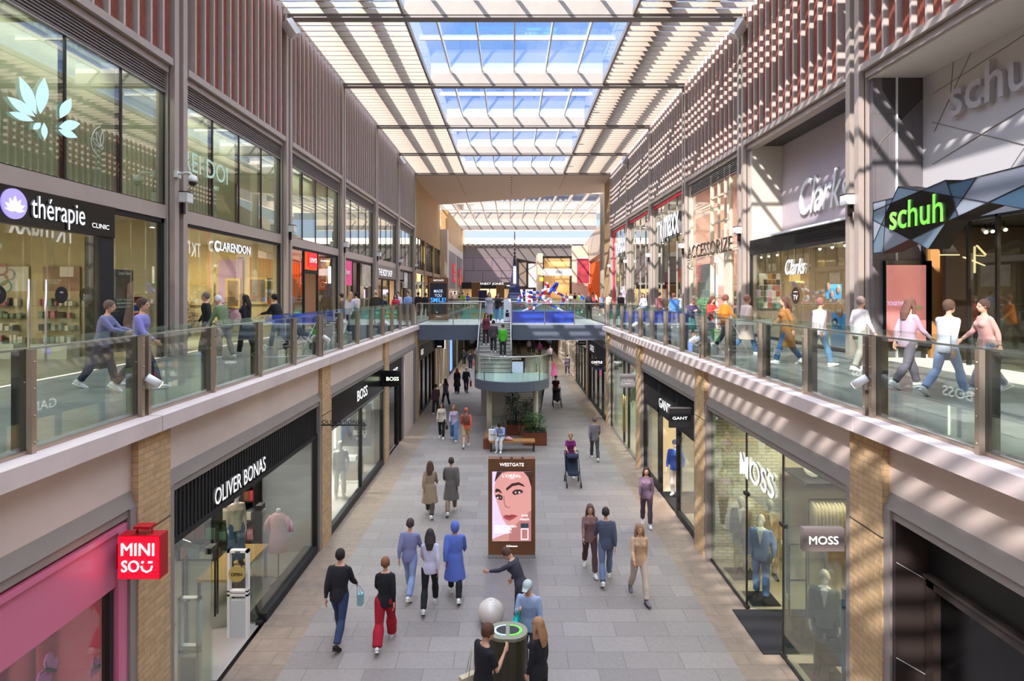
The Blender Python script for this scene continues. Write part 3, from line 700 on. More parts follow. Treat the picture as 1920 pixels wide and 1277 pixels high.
# ===== lower left 2: black fashion shop with white display =====
room(-1, 15.85, 22.6, 0, 3.7, 5.0, 3.2, W['white'], mat('white_floor', '#e2dcda', .3), 'shop_ceiling', 170, (1,.96,.92))
t = front('black fashion shopfront with bold white lettering and white display, third lower left bay', -1, 16)
fascia(t, -1, 15.95, 22.5, 2.90, 3.70, 4.90, 'black_gloss')
text('lettering', 'BOSS', 'letter_white', (-4.90, 19.3, 3.30), .34, '+x', t, .02, bold=.05, width=1.3, height=.34)
frame(t, -1, 15.95, 22.55, 0, 2.9, 4.90, 'near_black', .08, .1, sill=.22, mids=(19.3,))
MB().box((-4.88, 15.95, 2.86), (-4.95, 22.5, 2.90)).build('trim_strip', 'steel', t)
panes(t, -1, [16.03, 19.27, 22.47], .2, 2.86, 4.96)
t = thing('display_plinth', 'grey display plinth with a folded white shirt in the white shop window', 'plinth', loc=(-5.6, 20.6, 0))
MB().box((-6.0, 20.2, .012), (-5.2, 21.2, .10)).build('base', 'letter_plain', t); MB().box((-5.9, 20.3, .10), (-5.3, 21.1, .75)).build('block', 'frame_grey', t)
tag(MB().box((-5.75, 20.4, .75), (-5.4, 20.75, .88)).build('folded_shirt', 'letter_plain'), 'folded white shirt on the grey display plinth', 'shirt')
t = thing('hanging_board', 'large grey hanging panel with pale BOSS lettering inside the white shop window', 'display panel', loc=(-5.6, 21.6, 1.0))
MB().box((-6.25, 21.6, .95), (-5.15, 21.68, 2.5)).build('panel', mat('slate_panel', '#5d5c60', .6), t)
text('lettering', 'BOSS', 'letter_plain', (-5.55, 21.6, 1.45), .16, '-y', t, .01, bold=.03)
for yy in (18.0, 21.9): tag(MB().box((-6.6, yy, .8), (-6.55, yy+.04, 3.4)).build('light_strip', 'lamp_white'), 'vertical white light strip in the white display, %s' % ('nearer' if yy < 20 else 'farther'), 'light')
# projecting black box sign
t = thing('blade_sign', 'black box sign with pale green-white letters sticking out at the third left brick pier', 'sign', loc=(-4.85, 22.4, 3.3))
MB().box((-4.88, 22.36, 3.02), (-4.19, 22.46, 3.63)).build('box', 'black_gloss', t)
text('lettering', 'BOSS', mat('letter_mint', '#e2f2c9', .4, emit=.9), (-4.51, 22.36, 3.32), .13, '-y', t, .01, bold=.05, width=.47, height=.14)
# ===== lower left 3: black doorway with second sign, cream pier =====
room(-1, 23.4, 30.2, 0, 3.7, 5.0, 3.0, W['dark'], 'ob_floor', 'black_ceiling', 50)
t = front('narrow black shopfront with short white sign and dark doorway, fourth lower left bay', -1, 23.5)
fascia(t, -1, 23.45, 26.3, 2.85, 3.72, 4.90, 'near_black')
text('lettering', 'BOSS', 'letter_white', (-4.90, 24.55, 3.25), .3, '+x', t, .04, bold=.05, width=1.3, height=.36)
frame(t, -1, 23.45, 26.3, 0, 2.85, 4.9, 'black_matte', .12, .15, mids=(25.5,)); panes(t, -1, [23.5, 25.5], .1, 2.85, 4.98, 'glass_dark')
struct('wall_left', MB().box((-4.88, 27.0, 0), (-5.3, 29.3, 3.72)), 'cream_panel')
struct('trim_left', MB().box((-4.86, 26.45, 0), (-5.1, 26.6, 3.72)).box((-4.86, 29.5, 0), (-5.1, 29.7, 3.72)), 'frame_grey')
# ===== further lower left and right bays =====
def plain_front(s, i, y0, y1, label, wall, fm='black_matte', body=None, txt=None, warm=80, gm='glass_shop', mids=3, tm='letter_white', z_f=3.0, col=(1,.9,.76)):
    room(s, y0+.05, y1-.05, 0, 3.7, XP[s]+.15, 2.8, W[wall], 'shop_floor', 'shop_ceiling', warm, col)
    t = front(label, s, y0+.1); X = XP[s]+.07
    fascia(t, s, y0+.1, y1-.1, z_f, 3.72, X, body or fm)
    if txt: text('lettering', txt, tm, (s*X, (y0+y1)/2, (z_f+3.7)/2), .3, FX[s], t, .04, bold=.03)
    frame(t, s, y0+.1, y1-.1, 0, z_f, X, fm, .09, .1, mids=[y0+(y1-y0)*(k+1)/(mids+1) for k in range(mids)], sill=.12)
    panes(t, s, [y0+.15, y1-.15], .1, z_f, X+.06, gm)
    return t
t = plain_front(-1, 4, 30.96, 37.74, 'dark brown shopfront with a white word sign just beyond the bridge, lower left', 'brown', 'near_black', None, None, 40, 'glass_dark')
text('lettering', 'REISS', 'letter_white', (-4.92, 32.3, 3.35), .3, '+x', t, .04, bold=.03)
plain_front(-1, 5, 38.46, 45.24, 'cream lit shopfront, second beyond the bridge on the lower left', 'warm', 'column_metal', 'cream_panel', None, 110)
t = plain_front(-1, 6, 45.96, 52.84, 'black shopfront with a tall blue lit strip, third beyond the bridge on the lower left', 'white', 'black_matte', None, None, 110)
MB().box((-4.85, 47, .3), (-4.9, 48.4, 3.3)).build('light_strip', mat('blue_screen', '#5573f0', .4, emit=1.2), t)
plain_front(-1, 7, 53.56, 60.4, 'dark blue shopfront, fourth beyond the bridge on the lower left', 'grey', 'near_black', mat('navy', '#1f2c4d', .4), None, 60)
plain_front(-1, 8, 61.2, 70, 'farthest dark shopfront on the lower left', 'brown', 'black_matte', None, None, 60)
t = thing('blade_sign', 'small black box sign with white letters just beyond the bridge on the left', 'sign', loc=(-4.85, 38, 3.3))
MB().box((-4.9, 37.6, 3.05), (-4.27, 37.75, 3.62)).build('box', 'black_matte', t); MB().box((-4.26, 37.62, 3.0), (-4.22, 37.74, 3.62)).build('light_edge', 'letter_white', t)
text('lettering', 'REISS', 'letter_white', (-4.58, 37.6, 3.16), .09, '-y', t, .01, bold=.04)

# ===== lower right 0: closed black shopfront =====
mat('void_black', '#040404', .35); mat('brown_tile', '#3d332e', .3)
room(1, .9, 7.5, 0, 3.7, 5.3, .6, 'void_black', 'near_black', 'near_black', 1)
t = front('closed black shopfront with bronze frame, nearest on the lower right', 1, 1.0)
MB().box((4.85, 7.40, 0), (5.35, 7.46, 3.72)).build('return_panel', 'brown_tile', t)
m = MB()
for z in (.55, 1.75, 2.95): m.bar((4.86, 7.39, z+.25), (5.33, 7.39, z-.02), .012, .006)
m.build('pattern_line', 'letter_plain', t)
MB().box((5.26, 1, 3.0), (5.34, 7.4, 3.72)).build('fascia', 'near_black', t)
m = MB().box((5.2, 1, 2.93), (5.3, 7.35, 3.02)).box((5.2, 7.22, 0), (5.32, 7.36, 3.02)).box((5.16, 1, 3.05), (5.26, 7.35, 3.09)); m.build('frame', 'brown_tile', t)
MB().box((5.29, 1, 0), (5.31, 7.25, 2.95)).build('shutter', 'black_gloss', t)

# ===== lower right 1: menswear =====
room(1, 8.35, 14.55, 0, 3.7, 4.95, 4.2, W['beige'], mat('moss_floor', '#b5a68c', .35, var=.05), 'black_ceiling', 105, (1,.9,.74), lights=2)
struct('wall_right', MB().box((4.97, 14.32, 0), (6.55, 14.5, 3.7)), 'pale_brick', 'pale painted brick wall inside the menswear window')
t = front('all-glass menswear shopfront with white hanging letters, second bay on the lower right', 1, 8.4)
X = 4.93
panes(t, 1, [8.45, 10.62], .03, 3.7, X); panes(t, 1, [12.3, 14.45], .03, 3.7, X); panes(t, 1, [10.64, 12.28], 2.4, 3.7, X)
m = MB()
for y in (10.63, 12.29): m.box((X-.01, y-.008, 0), (X+.03, y+.008, 3.7)); m.box((X-.03, y-.09, 2.36), (X+.05, y+.09, 2.43)); m.box((X-.03, y-.07, 0), (X+.05, y+.07, .06))
m.box((X-.02, 8.4, 0), (X+.03, 10.6, .05)).box((X-.02, 12.3, 0), (X+.03, 14.5, .05)); m.build('patch_fitting', 'near_black', t)
for k, (a, b) in enumerate((((X+.02, 12.27), (X+.75, 11.95)), ((X+.02, 10.65), (X+.8, 10.6)))):
    d = MB().prism([(a[0], a[1], .03), (b[0], b[1], .03), (b[0], b[1], 2.36), (a[0], a[1], 2.36)], (0, .012, 0)).build('door', 'glass_shop', t)
    p = Vector((b[0]-.08, b[1], 0)); MB().tube([p+Vector((0,-.05,.5)), p+Vector((0,-.05,1.9))], .018, 8).build('handle', 'near_black', d)
text('lettering', 'MOSS', 'letter_white', (X-.02, 11.7, 2.98), .48, '-x', t, .03, bold=.05, width=1.62, height=.47)
tag(box('door_mat', (4.6, 10.7, 0), (7.4, 12.2, .018), mat('mat_black', '#1c1a1f', .9)), 'large black entrance mat across the menswear doorway', 'mat')
for i, (x, y) in enumerate(((5.38, 12.62), (5.4, 13.75), (5.4, 10.1))):
    tag(box('floor_mat', (x-.3, y-.3, .012), (x+.3, y+.3, .03), 'mat_black'), 'small black mat under the mannequin in %s' % ('the blue suit', 'the olive jacket', 'the grey suit')[i], 'mat', 'small black mats')
t = thing('blade_sign', 'grey-brown box sign reading MOSS beside the nearest right brick pier', 'sign', loc=(4.7, 8.5, 3.0))
MB().box((4.22, 8.46, 2.87), (4.81, 8.56, 3.2)).build('box', mat('taupe', '#7d716d', .5), t)
text('lettering', 'MOSS', 'letter_white', (4.51, 8.46, 3.03), .10, '-y', t, .01, bold=.0, width=.42, height=.115)
t = thing('poster_panel', 'blue poster board with white words behind the menswear glass', 'poster', loc=(5.1, 8.85, 0))
MB().box((4.99, 8.80, .1), (5.7, 8.86, 2.15)).build('board', mat('poster_blue', '#2f5f8a', .4, var=.5, scale=1.5), t)
for z, w_ in ((1.62, 'WOR'), (.98, 'CLO'), (.55, 'CRAF')): text('lettering', w_, 'letter_plain', (5.02, 8.80, z), .11 if z > .6 else .07, '-y', t, .005, bold=.01, align='LEFT')
# clothes rail, hats, globes
def clothes_rail(label, x0, x1, y, z, n, colr, base=0, grp='', axis='x', L_=(.75, .95)):
    t = thing('clothes_rail', label, 'clothes rail', loc=((x0+x1)/2, y, base))
    m = MB().tube([(x0, y, z), (x1, y, z)], .015, 6)
    for x in (x0, x1): m.tube([(x, y, base+.012), (x, y, z)], .015, 6)
    m.build('rail', 'near_black', t)
    for k in range(n):
        x = x0+.08+(x1-x0-.16)*k/(n-1); h = random.uniform(*L_); mm = colr[k*len(colr)//n]
        g = thing('hanging_jacket', 'jacket on a wooden hanger on the %s' % grp, 'jacket', 'jackets on the '+grp, loc=(x, y, z))
        m = MB().tube([(x, y, z-.05), (x, y, z-.12), (x, y, z-.3), (x, y, z-h)], [(.015,.05), (.03,.2), (.035,.22), (.04,.23)], 8, flat=(1,0,0)); m.build('garment', mm, g)
        MB().tube([(x, y-.18, z-.13), (x, y, z-.06), (x, y+.18, z-.13)], .012, 5).build('hanger', 'light_wood', g)
mat('cream_cloth', '#d9cdb0', .8); mat('tan_cloth', '#9a7b52', .8); mat('ink_cloth', '#17171d', .8)
clothes_rail('dark rail of jackets at the back of the menswear shop', 6.7, 8.9, 13.2, 1.95, 26, [M('cream_cloth'), M('cream_cloth'), M('tan_cloth'), M('ink_cloth'), M('ink_cloth'), M('ink_cloth')], grp='menswear rail')
t = thing('shelf_board', 'dark wall shelf above the jacket rail', 'shelf', loc=(7.8, 13.4, 2.3)); MB().box((6.6, 13.1, 2.3), (9.0, 14.3, 2.34)).build('board', 'near_black', t)
for i, (x, zz) in enumerate(((6.95, 2.55), (7.3, 2.62), (7.7, 2.55))):
    tag(MB().ball((x, 13.5, zz+.02), .2+.03*(i == 1), 16).build('globe_lamp', mat('globe', '#efe6cf', .5, emit=.25)), 'round white globe above the jacket rail, %s of three' % ('leftmost', 'middle', 'rightmost')[i], 'lamp', 'white globes in the menswear shop')
t = thing('metal_stand', 'thin black metal display frame behind the menswear glass', 'display stand', loc=(5.75, 12.4, 0))
m = MB()
for x in (5.65, 6.0): m.box((x-.012, 11.9, .012), (x+.012, 11.93, 1.5))
for z in (.012, .75, 1.48): m.box((5.65, 11.9, z), (6.0, 11.93, z+.025))
m.build('frame', 'near_black', t)

# ===== lower right 2: black shopfront with louvres =====
room(1, 15.35, 21.75, 0, 3.7, 4.98, 3.0, W['beige'], 'shop_floor', 'shop_ceiling', 120)
t = front('black panelled shopfront with louvred vents and white lettering, lower right', 1, 15.4); X = 4.9
for a, b in ((15.4, 17.35), (17.4, 19.5), (19.55, 21.7)):
    MB().box((X, a, 2.75), (X+.1, b, 3.3)).build('fascia', 'near_black', t)
    m = MB(); [m.bar((X+.02, a+.06, 3.34+k*.05), (X+.02, b-.06, 3.34+k*.05), .07, .012) for k in range(8)]; m.box((X+.06, a, 3.3), (X+.1, b, 3.72)); m.box((X, a, 3.3), (X+.06, a+.05, 3.72)); m.box((X, b-.05, 3.3), (X+.06, b, 3.72))
    m.build('vent', 'near_black', t)
text('lettering', 'GANT', 'letter_white', (X-.01, 18.6, 3.02), .28, '-x', t, .03, bold=.02, width=1.35, height=.3)
frame(t, 1, 15.4, 21.7, 0, 2.75, X, 'black_matte', .14, .14, mids=(17.35, 19.5), sill=None)
MB().box((X, 15.4, 0), (X+.12, 17.3, .2)).build('plinth', 'black_matte', t); MB().box((X, 19.5, 0), (X+.12, 21.7, .2)).build('plinth', 'black_matte', t)
panes(t, 1, [15.5, 17.3], .2, 2.75, X+.05); panes(t, 1, [19.55, 21.6], .2, 2.75, X+.05)
tag(box('door_mat', (4.95, 17.5, .012), (6.2, 19.4, .03), 'mat_black'), 'dark mat inside the black louvred shopfront doorway', 'mat')
t = thing('blade_sign', 'black box sign with white letters beside the second right brick pier', 'sign', loc=(4.6, 15.8, 3.2))
MB().box((4.25, 15.72, 2.98), (4.82, 15.82, 3.5)).build('box', 'black_matte', t); MB().box((4.23, 15.70, 3.5), (4.84, 15.84, 3.515)).build('lid', 'steel', t)
text('lettering', 'GANT', 'letter_white', (4.53, 15.72, 3.24), .08, '-y', t, .01, bold=.015, width=.40, height=.075)
# ===== lower right 3: pale glass shopfront =====
mat('shopwall_mint', '#cdd6c6', .8)
room(1, 22.55, 28.9, 0, 3.7, 4.98, 3.0, 'shopwall_mint', 'shop_floor', 'shop_ceiling', 150, (1,.97,.88))
t = front('pale green-tinted glass shopfront with gold goods inside, fourth bay on the lower right', 1, 22.6)
frame(t, 1, 22.6, 28.85, 0, 3.72, X, 'dark_metal', .06, .1, mids=(24.6, 25.6)); panes(t, 1, [22.65, 24.6, 25.6, 28.8], .05, 3.68, X+.04)
MB().box((X, 22.6, 0), (X+.1, 28.85, .08)).build('sill', 'steel', t)
for y in (24.9, 25.3): MB().tube([(X-.06, y, .7), (X-.06, y, 2.2)], .025, 8).build('handle', mat('brass', '#b08a4a', .3, .8), t)
t = thing('blade_sign', 'grey square sign reading HOBBS beside the third right brick pier', 'sign', loc=(4.6, 22.9, 3.1))
MB().box((4.25, 22.75, 2.92), (4.82, 22.85, 3.45)).build('box', mat('sign_grey', '#85807f', .5), t)
text('lettering', 'HOBBS', 'letter_plain', (4.53, 22.75, 3.22), .1, '-y', t, .01, bold=.012, width=.45, height=.11); text('lettering', 'LONDON', 'letter_plain', (4.53, 22.75, 3.08), .025, '-y', t, .005, width=.2)
shelving('gold framed shelves of goods high in the pale glass shop', 5.6, 7.2, 27.6, 28.2, 2.2, 3, .45, body=M('brass'), root='gold shelves', wmin=.12, wmax=.25)
# ===== lower right 4 onward =====
t = plain_front(1, 4, 29.7, 36.6, 'black shopfront with blue-white sign just beyond the bridge, lower right', 'brown', 'black_matte', None, None, 70)
text('lettering', 'CASTLE', 'letter_white', (4.85, 34.9, 3.3), .35, '-x', t, .04, bold=.03)
t = thing('blade_sign', 'dark box sign reading CASTLE sticking out beyond the bridge on the right', 'sign', loc=(4.5, 30.4, 2.9))
MB().box((4.12, 30.4, 2.75), (4.78, 30.5, 3.18)).build('box', 'near_black', t); MB().box((4.3, 30.42, 2.6), (4.78, 30.5, 2.75)).build('box', 'navy', t)
text('lettering', 'CASTLE', 'letter_white', (4.45, 30.4, 3.0), .12, '-y', t, .01, bold=.03, width=.56); text('lettering', 'FINE ART', 'letter_plain', (4.45, 30.4, 2.87), .04, '-y', t, .005)
plain_front(1, 5, 37.4, 44.1, 'glass shopfront with stacked white goods, second beyond the bridge on the lower right', 'white', 'near_black', 'cream_panel', None, 120)
plain_front(1, 6, 44.9, 51.6, 'white walled shopfront, third beyond the bridge on the lower right', 'white', 'column_metal', 'letter_plain', None, 160)
plain_front(1, 7, 52.4, 59.1, 'warm lit shopfront, fourth beyond the bridge on the lower right', 'warm', 'column_metal', 'cream_panel', None, 160)
plain_front(1, 8, 59.9, 70, 'farthest warm lit shopfront on the lower right', 'warm', 'near_black', None, None, 120)
t = thing('blade_sign', 'black box sign far beyond the bridge on the right', 'sign', loc=(4.5, 38, 3.3)); MB().box((4.35, 38, 3.2), (4.85, 38.1, 3.5)).build('box', 'black_matte', t)
m = MB(); [m.box((4.4+k*.05, 37.99, 3.33), (4.435+k*.05, 38.0, 3.38)) for k in range(8)]; m.build('lettering', 'letter_plain', t)
# ---------------------------------------------------------------- upper left shops
def up_room(s, y0, y1, wall, power=130, col=(1,.88,.72), depth=5.5, z1=8.5, ceil='shop_ceiling', floor='shop_floor'):
    room(s, y0, y1, DECK, z1, XU[s]+.12, depth, W[wall] if isinstance(wall, str) and wall in W else wall, floor, ceil, power, col)
U = XU[-1]
# beauty clinic (two bays)
up_room(-1, .9, 14.98, 'beige', 270, depth=6.5)
t = front('upper black-framed beauty clinic shopfront with white lettering and lilac emblem', -1, 2, DECK, U)
fascia(t, -1, 3.5, 13.1, 7.82, 8.5, U-.06, 'black_gloss')
text('lettering', 'thérapie', 'letter_white', (-U+.06, 11.45, 8.13), .3, '+x', t, .04, bold=.0, width=1.35, height=.55)
text('lettering', 'CLINIC', 'letter_white', (-U+.06, 12.62, 8.03), .1, '+x', t, .02, width=.52, height=.10)
MB().tube([(-U+.05, 10.42, 8.18), (-U+.09, 10.42, 8.18)], .27, 36, smooth=False).build('emblem', mat('lilac', '#8f83d8', .4, emit=.5), t)
def petal(o, ax, ay, ang, L_, w_, n, thick):
    c, s_ = math.cos(ang), math.sin(ang); d = ax*c+ay*s_; e_ = -ax*s_+ay*c; p = []
    for k in range(n+1): u = k/n; p.append(o+d*(L_*u)+e_*(w_*math.sin(PI*u**.8)*.5))
    for k in range(n-1, 0, -1): u = k/n; p.append(o+d*(L_*u)-e_*(w_*math.sin(PI*u**.8)*.5))
    return p
m = MB(); o_ = Vector((-U+.092, 10.42, 8.06)); ay_, az_ = Vector((0,1,0)), Vector((0,0,1))
for a, L_, w_ in ((90, .26, .09), (60, .24, .09), (120, .24, .09), (30, .24, .08), (150, .24, .08), (5, .21, .06), (175, .21, .06)):
    m.prism(petal(o_, ay_, az_, math.radians(a), L_, w_, 8, 0), (.006, 0, 0))
m.build('lotus_mark', 'letter_white', t)
frame(t, -1, 1, 15.05, DECK, 8.5, U, 'black_matte', .12, .12, mids=(12.88,))
MB().box((-U+.03, 12.66, DECK), (-U-.3, 13.1, 7.82)).build('pilaster', 'black_matte', t)
panes(t, -1, [1.1, 4, 6.9, 9.2, 10.95, 12.62], DECK+.03, 7.82, U+.04); panes(t, -1, [13.12, 14.95], DECK+.1, 8.45, U+.04)
for y in (8.95, 9.4, 10.75, 11.15): MB().tube([(-U+.06, y, DECK+.35), (-U+.06, y, DECK+1.9)], .02, 8).build('handle', 'steel', t)
Y = 14.93
def wall_item(name, px0, py0, px1, py1, m, label, cat, d=.03, y=Y, grp=None):
    a = dp(px0, py1, y); b = dp(px1, py0, y)
    t = thing(name, label, cat, grp, loc=((a[0]+b[0])/2, y, a[2])); MB().box((a[0], y-d, a[2]), (b[0], y, b[2])).build('board', m, t); return t, a, b
t, a, b = wall_item('wall_poster', -40, 500, 55, 546, 'letter_plain', 'white poster with pastel rings inside the beauty clinic', 'poster')
for i, (px, py, c) in enumerate(((4, 506, '#e7a9b5'), (18, 515, '#c9ccd8'), (5, 524, '#e8b79c'), (12, 537, '#8fd3c6'), (-12, 515, '#e7a9b5'))):
    x, y, z = dp(px, py, Y-.035); m = MB()
    pts = [(x+.13*math.cos(q*PI/8), y, z+.13*math.sin(q*PI/8)) for q in range(17)]; m.tube(pts, .022, 6); m.build('printed_ring', mat('ring%d' % i, c, .6), t)
t, a, b = wall_item('wall_poster', 82, 500, 151, 546, mat('poster_brown', '#a88a7c', .6, var=.3, scale=2), 'brown poster of a person in a white top with body sculpting words', 'poster')
x0, _, z0 = dp(112, 519, Y-.036); x1, _, z1 = dp(138, 500, Y-.036); MB().box((x0, Y-.036, z0), (x1, Y-.03, z1)).build('printed_top', 'letter_plain', t)
text('lettering', 'BODY SCULPTING\nTREATMENTS', 'letter_plain', dp(100, 528, Y-.03), .05, '-y', t, .004, width=.42)
tt = thing('round_sign', 'round black sign with LASER FACIAL on the clinic wall', 'sign', loc=dp(164, 553, Y-.03))
x, y, z = dp(164, 553, Y-.03); MB().tube([(x, y, z), (x, y+.03, z)], .195, 28, smooth=False).build('disc', 'black_matte', tt)
text('lettering', 'LASER', 'letter_white', (x, y, z), .05, '-y', tt, .004, bold=.01); text('lettering', 'FACIAL', 'letter_plain', (x, y, z-.07), .045, '-y', tt, .004)
for (px, lab) in ((115, 'round black sticker with small white words on the clinic glass door'), (-4, 'round black sticker at the left edge of the photo on the clinic door')):
    x, y, z = sp_(px, 553, -U+.03); tt = thing('round_sticker', lab, 'sticker', loc=(x, y, z)); MB().tube([(x, y, z), (x+.006, y, z)], .165, 24, smooth=False).build('disc', 'black_matte', tt)
    text('lettering', 'FREE', 'letter_plain', (x+.006, y, z+.05), .03, '+x', tt, .003)
random.seed(5)
mat('cosm_white', '#ece7e0', .4); mat('cosm_green', '#8fa08a', .4)
for (px0, px1, lab) in ((-30, 53, 'left'), (80, 150, 'right')):
    a = dp(px0, 640, Y); b = dp(px1, 546, Y)
    t = thing('shelf_unit', 'lit glass product shelves on the %s of the clinic wall' % lab, 'shelves', loc=((a[0]+b[0])/2, Y-.2, a[2]))
    MB().box((a[0], Y-.02, a[2]-.3), (b[0], Y, b[2])).build('back_panel', W['beige'], t); MB().box((a[0], Y-.45, DECK+.012), (b[0], Y-.02, DECK+.38)).build('cabinet', 'letter_plain', t)
    MB().tube([((a[0]+b[0])/2, Y-.46, DECK+.2), ((a[0]+b[0])/2, Y-.45, DECK+.2)], .09, 16).build('emblem', 'lilac', t)
    for k in range(4):
        z = DECK+.38+k*.31; MB().box((a[0], Y-.32, z), (b[0], Y-.02, z+.015)).build('shelf', 'glass_green', t)
        x = a[0]+.05
        while x < b[0]-.1:
            w_ = random.uniform(.05, .12); q = MB().box((x, Y-.2, z+.015), (x+w_, Y-.1, z+.015+random.uniform(.1, .2)))
            tag(q.build('boxed_product', random.choice(['cosm_white', 'cosm_white', 'cosm_green', cols[5], 'near_black'])), 'small cosmetic box on the clinic shelves', 'product', 'cosmetics on the clinic shelves'); x += w_+random.uniform(.02, .1)
tt = thing('fire_alarm', 'small red fire alarm on the clinic wall', 'alarm', loc=dp(167, 506, Y)); MB().ball(dp(167, 506, Y-.05), .08, 12, (1, .5, .6)).build('dome', 'red_body', tt)
tt = thing('fire_alarm', 'small red and white call point below the round LASER FACIAL sign', 'alarm', loc=dp(166, 581, Y)); x, y, z = dp(166, 581, Y-.03); MB().box((x-.06, y, z-.06), (x+.06, y+.03, z+.06)).build('box', 'red_body', tt)
# posters in the clinic's right window
t = thing('window_poster', 'dark clinic poster of a bare-shouldered person with white words', 'poster', loc=(-9.3, 13.9, 5.6))
a = sp_(213, 572, -9.25); b = sp_(250, 508, -9.25); poster(t, (-9.25, a[1], 5.2), b[1]-a[1], 1.95, '+x', mat('poster_slate', '#3c3848', .4), 'board')
MB().prism([(-9.235, b[1]-.03, 5.25), (-9.235, b[1]-.3, 5.3), (-9.235, b[1]-.42, 5.9), (-9.235, b[1]-.3, 6.25), (-9.235, b[1]-.25, 6.8), (-9.235, b[1]-.03, 6.9)], (.004,0,0)).build('printed_figure', mat('skin_print', '#c58f80', .5), t)
text('lettering', 'SCULPT THE SHAPE\nYOU WANT WITH\nCOOLSCULPTING', 'letter_plain', (-9.23, a[1]+.07, 6.35), .06, '+x', t, .004, align='LEFT', width=.55); text('lettering', 'Lose Hair', 'letter_plain', (-9.23, (a[1]+b[1])/2, 7.07), .08, '+x', t, .004)
t = thing('window_poster', 'red and blue picture cards in the corner of the clinic window', 'poster', loc=(-9.3, 14.6, 5.6))
for k, c in enumerate(('#b02030', '#e6e0dc', '#c23a3a', '#2848b8', '#8a1820')): poster(t, (-9.3, 14.5, 5.55+k*.2), .3, .15, '+x', mat('card%d' % k, c, .5), 'card')
# lotus stickers on the upper windows
def sticker(name, X, groups, mname, label, cat):
    t = thing(name, label, cat, loc=sp_(*groups[0][0], X)); m = MB()
    for g in groups: m.prism([sp_(px, py, X) for px, py in g], (.006, 0, 0))
    m.build('film', mname, t)
def leaf_px(x0, y0, x1, y1, w_, n=9):
    d = Vector((x1-x0, y1-y0)); L_ = d.length; d.normalize(); e_ = Vector((-d.y, d.x)); r = []
    for k in range(n+1): u = k/n; q = Vector((x0, y0))+d*L_*u+e_*w_*math.sin(PI*u**1.0); r.append((q.x, q.y))
    for k in range(n-1, 0, -1): u = k/n; q = Vector((x0, y0))+d*L_*u-e_*w_*math.sin(PI*u**1.0); r.append((q.x, q.y))
    return r
mat('ice_film', '#bfe6ee', .4, emit=.25)
sticker('lotus_sticker', -U+.012, [leaf_px(68, 215, 36, 143, 11), leaf_px(75, 214, 83, 145, 12), leaf_px(66, 219, 13, 181, 9), leaf_px(63, 227, 17, 210, 7),
   leaf_px(112, 222, 133, 184, 10), leaf_px(110, 238, 150, 232, 10), leaf_px(109, 243, 145, 258, 7), leaf_px(76, 230, 62, 243, 6), leaf_px(82, 230, 84, 262, 6)], 'ice_film', 'large pale blue lotus flower film on the upper left window', 'window film')
t = thing('lotus_sticker', 'small white outline lotus in an open circle on the upper left window', 'window film', loc=sp_(185, 265, -U+.012)); m = MB()
m.tube([sp_(193-22*math.sin(q*PI/12), 265-29*math.cos(q*PI/12), -U+.012) for q in range(1, 12)], .008, 5)
for l in (leaf_px(188, 275, 181, 247, 3), leaf_px(190, 275, 193, 246, 3), leaf_px(187, 276, 174, 258, 3), leaf_px(191, 281, 192, 272, 2)): m.tube([sp_(x, y, -U+.012) for x, y in l+l[:1]], .006, 5)
m.build('outline', 'letter_plain', t)
t = thing('window_lettering', 'pale mint letters REI DOI on the second upper left window', 'lettering', loc=(-U+.012, 16.8, 10.2))
text('lettering', 'REI DOI', mat('mint_film', '#b9d6c0', .5, emit=.1), (-U+.01, 17.15, 10.25), .5, '+x', t, .008, width=2.5, height=.55); text('lettering', 'ART', 'mint_film', (-U+.01, 17.7, 9.75), .12, '+x', t, .006)
# gallery
up_room(-1, 15.85, 22.6, mat('gallery_wall', '#cdb98a', .8), 200, (1,.86,.66))
t = front('upper glass gallery shopfront with ornate white lettering, between the first and second left columns', -1, 16, DECK, U)
frame(t, -1, 15.81, 22.64, DECK, 8.5, U, 'black_matte', .09, .1); panes(t, -1, [15.9, 17.6, 19.25, 20.9, 22.55], DECK+.05, 8.42, U+.04)
text('lettering', 'CLARENDON', 'letter_white', (-U+.02, 18.7, 8.02), .24, '+x', t, .05, bold=.05, width=2.35, height=.27); text('lettering', 'C', 'letter_white', (-U+.02, 17.62, 8.0), .34, '+x', t, .05, bold=.06); text('lettering', 'FINE ART', 'letter_plain', (-U-.02, 19.4, 7.75), .06, '+x', t, .02)
Y = 22.55
mat('gold_frame', '#c8ad72', .4, .3)
def picture(px0, py0, px1, py1, label, c, y=22.5):
    t, a, b = wall_item('framed_picture', px0, py0, px1, py1, 'gold_frame', label, 'picture', .06, y)
    w_ = .09; MB().box((a[0]+w_, y-.075, a[2]+w_), (b[0]-w_, y-.06, b[2]-w_)).build('canvas', mat('canvas_'+c, c, .6, var=.6, scale=2.5), t)
picture(355, 530, 402, 572, 'wide gold-framed pale picture on the left of the gallery wall', '#b9a982')
t, a, b = wall_item('wall_board', 411, 487, 456, 606, W['purple'], 'tall lilac panel behind the middle gallery picture', 'panel', .05, 22.55)
picture(424, 522, 452, 578, 'tall gold-framed brown picture on the lilac panel', '#7d6248')
picture(466, 520, 502, 570, 'gold-framed picture with dark figures on the right of the gallery wall', '#8c8274')
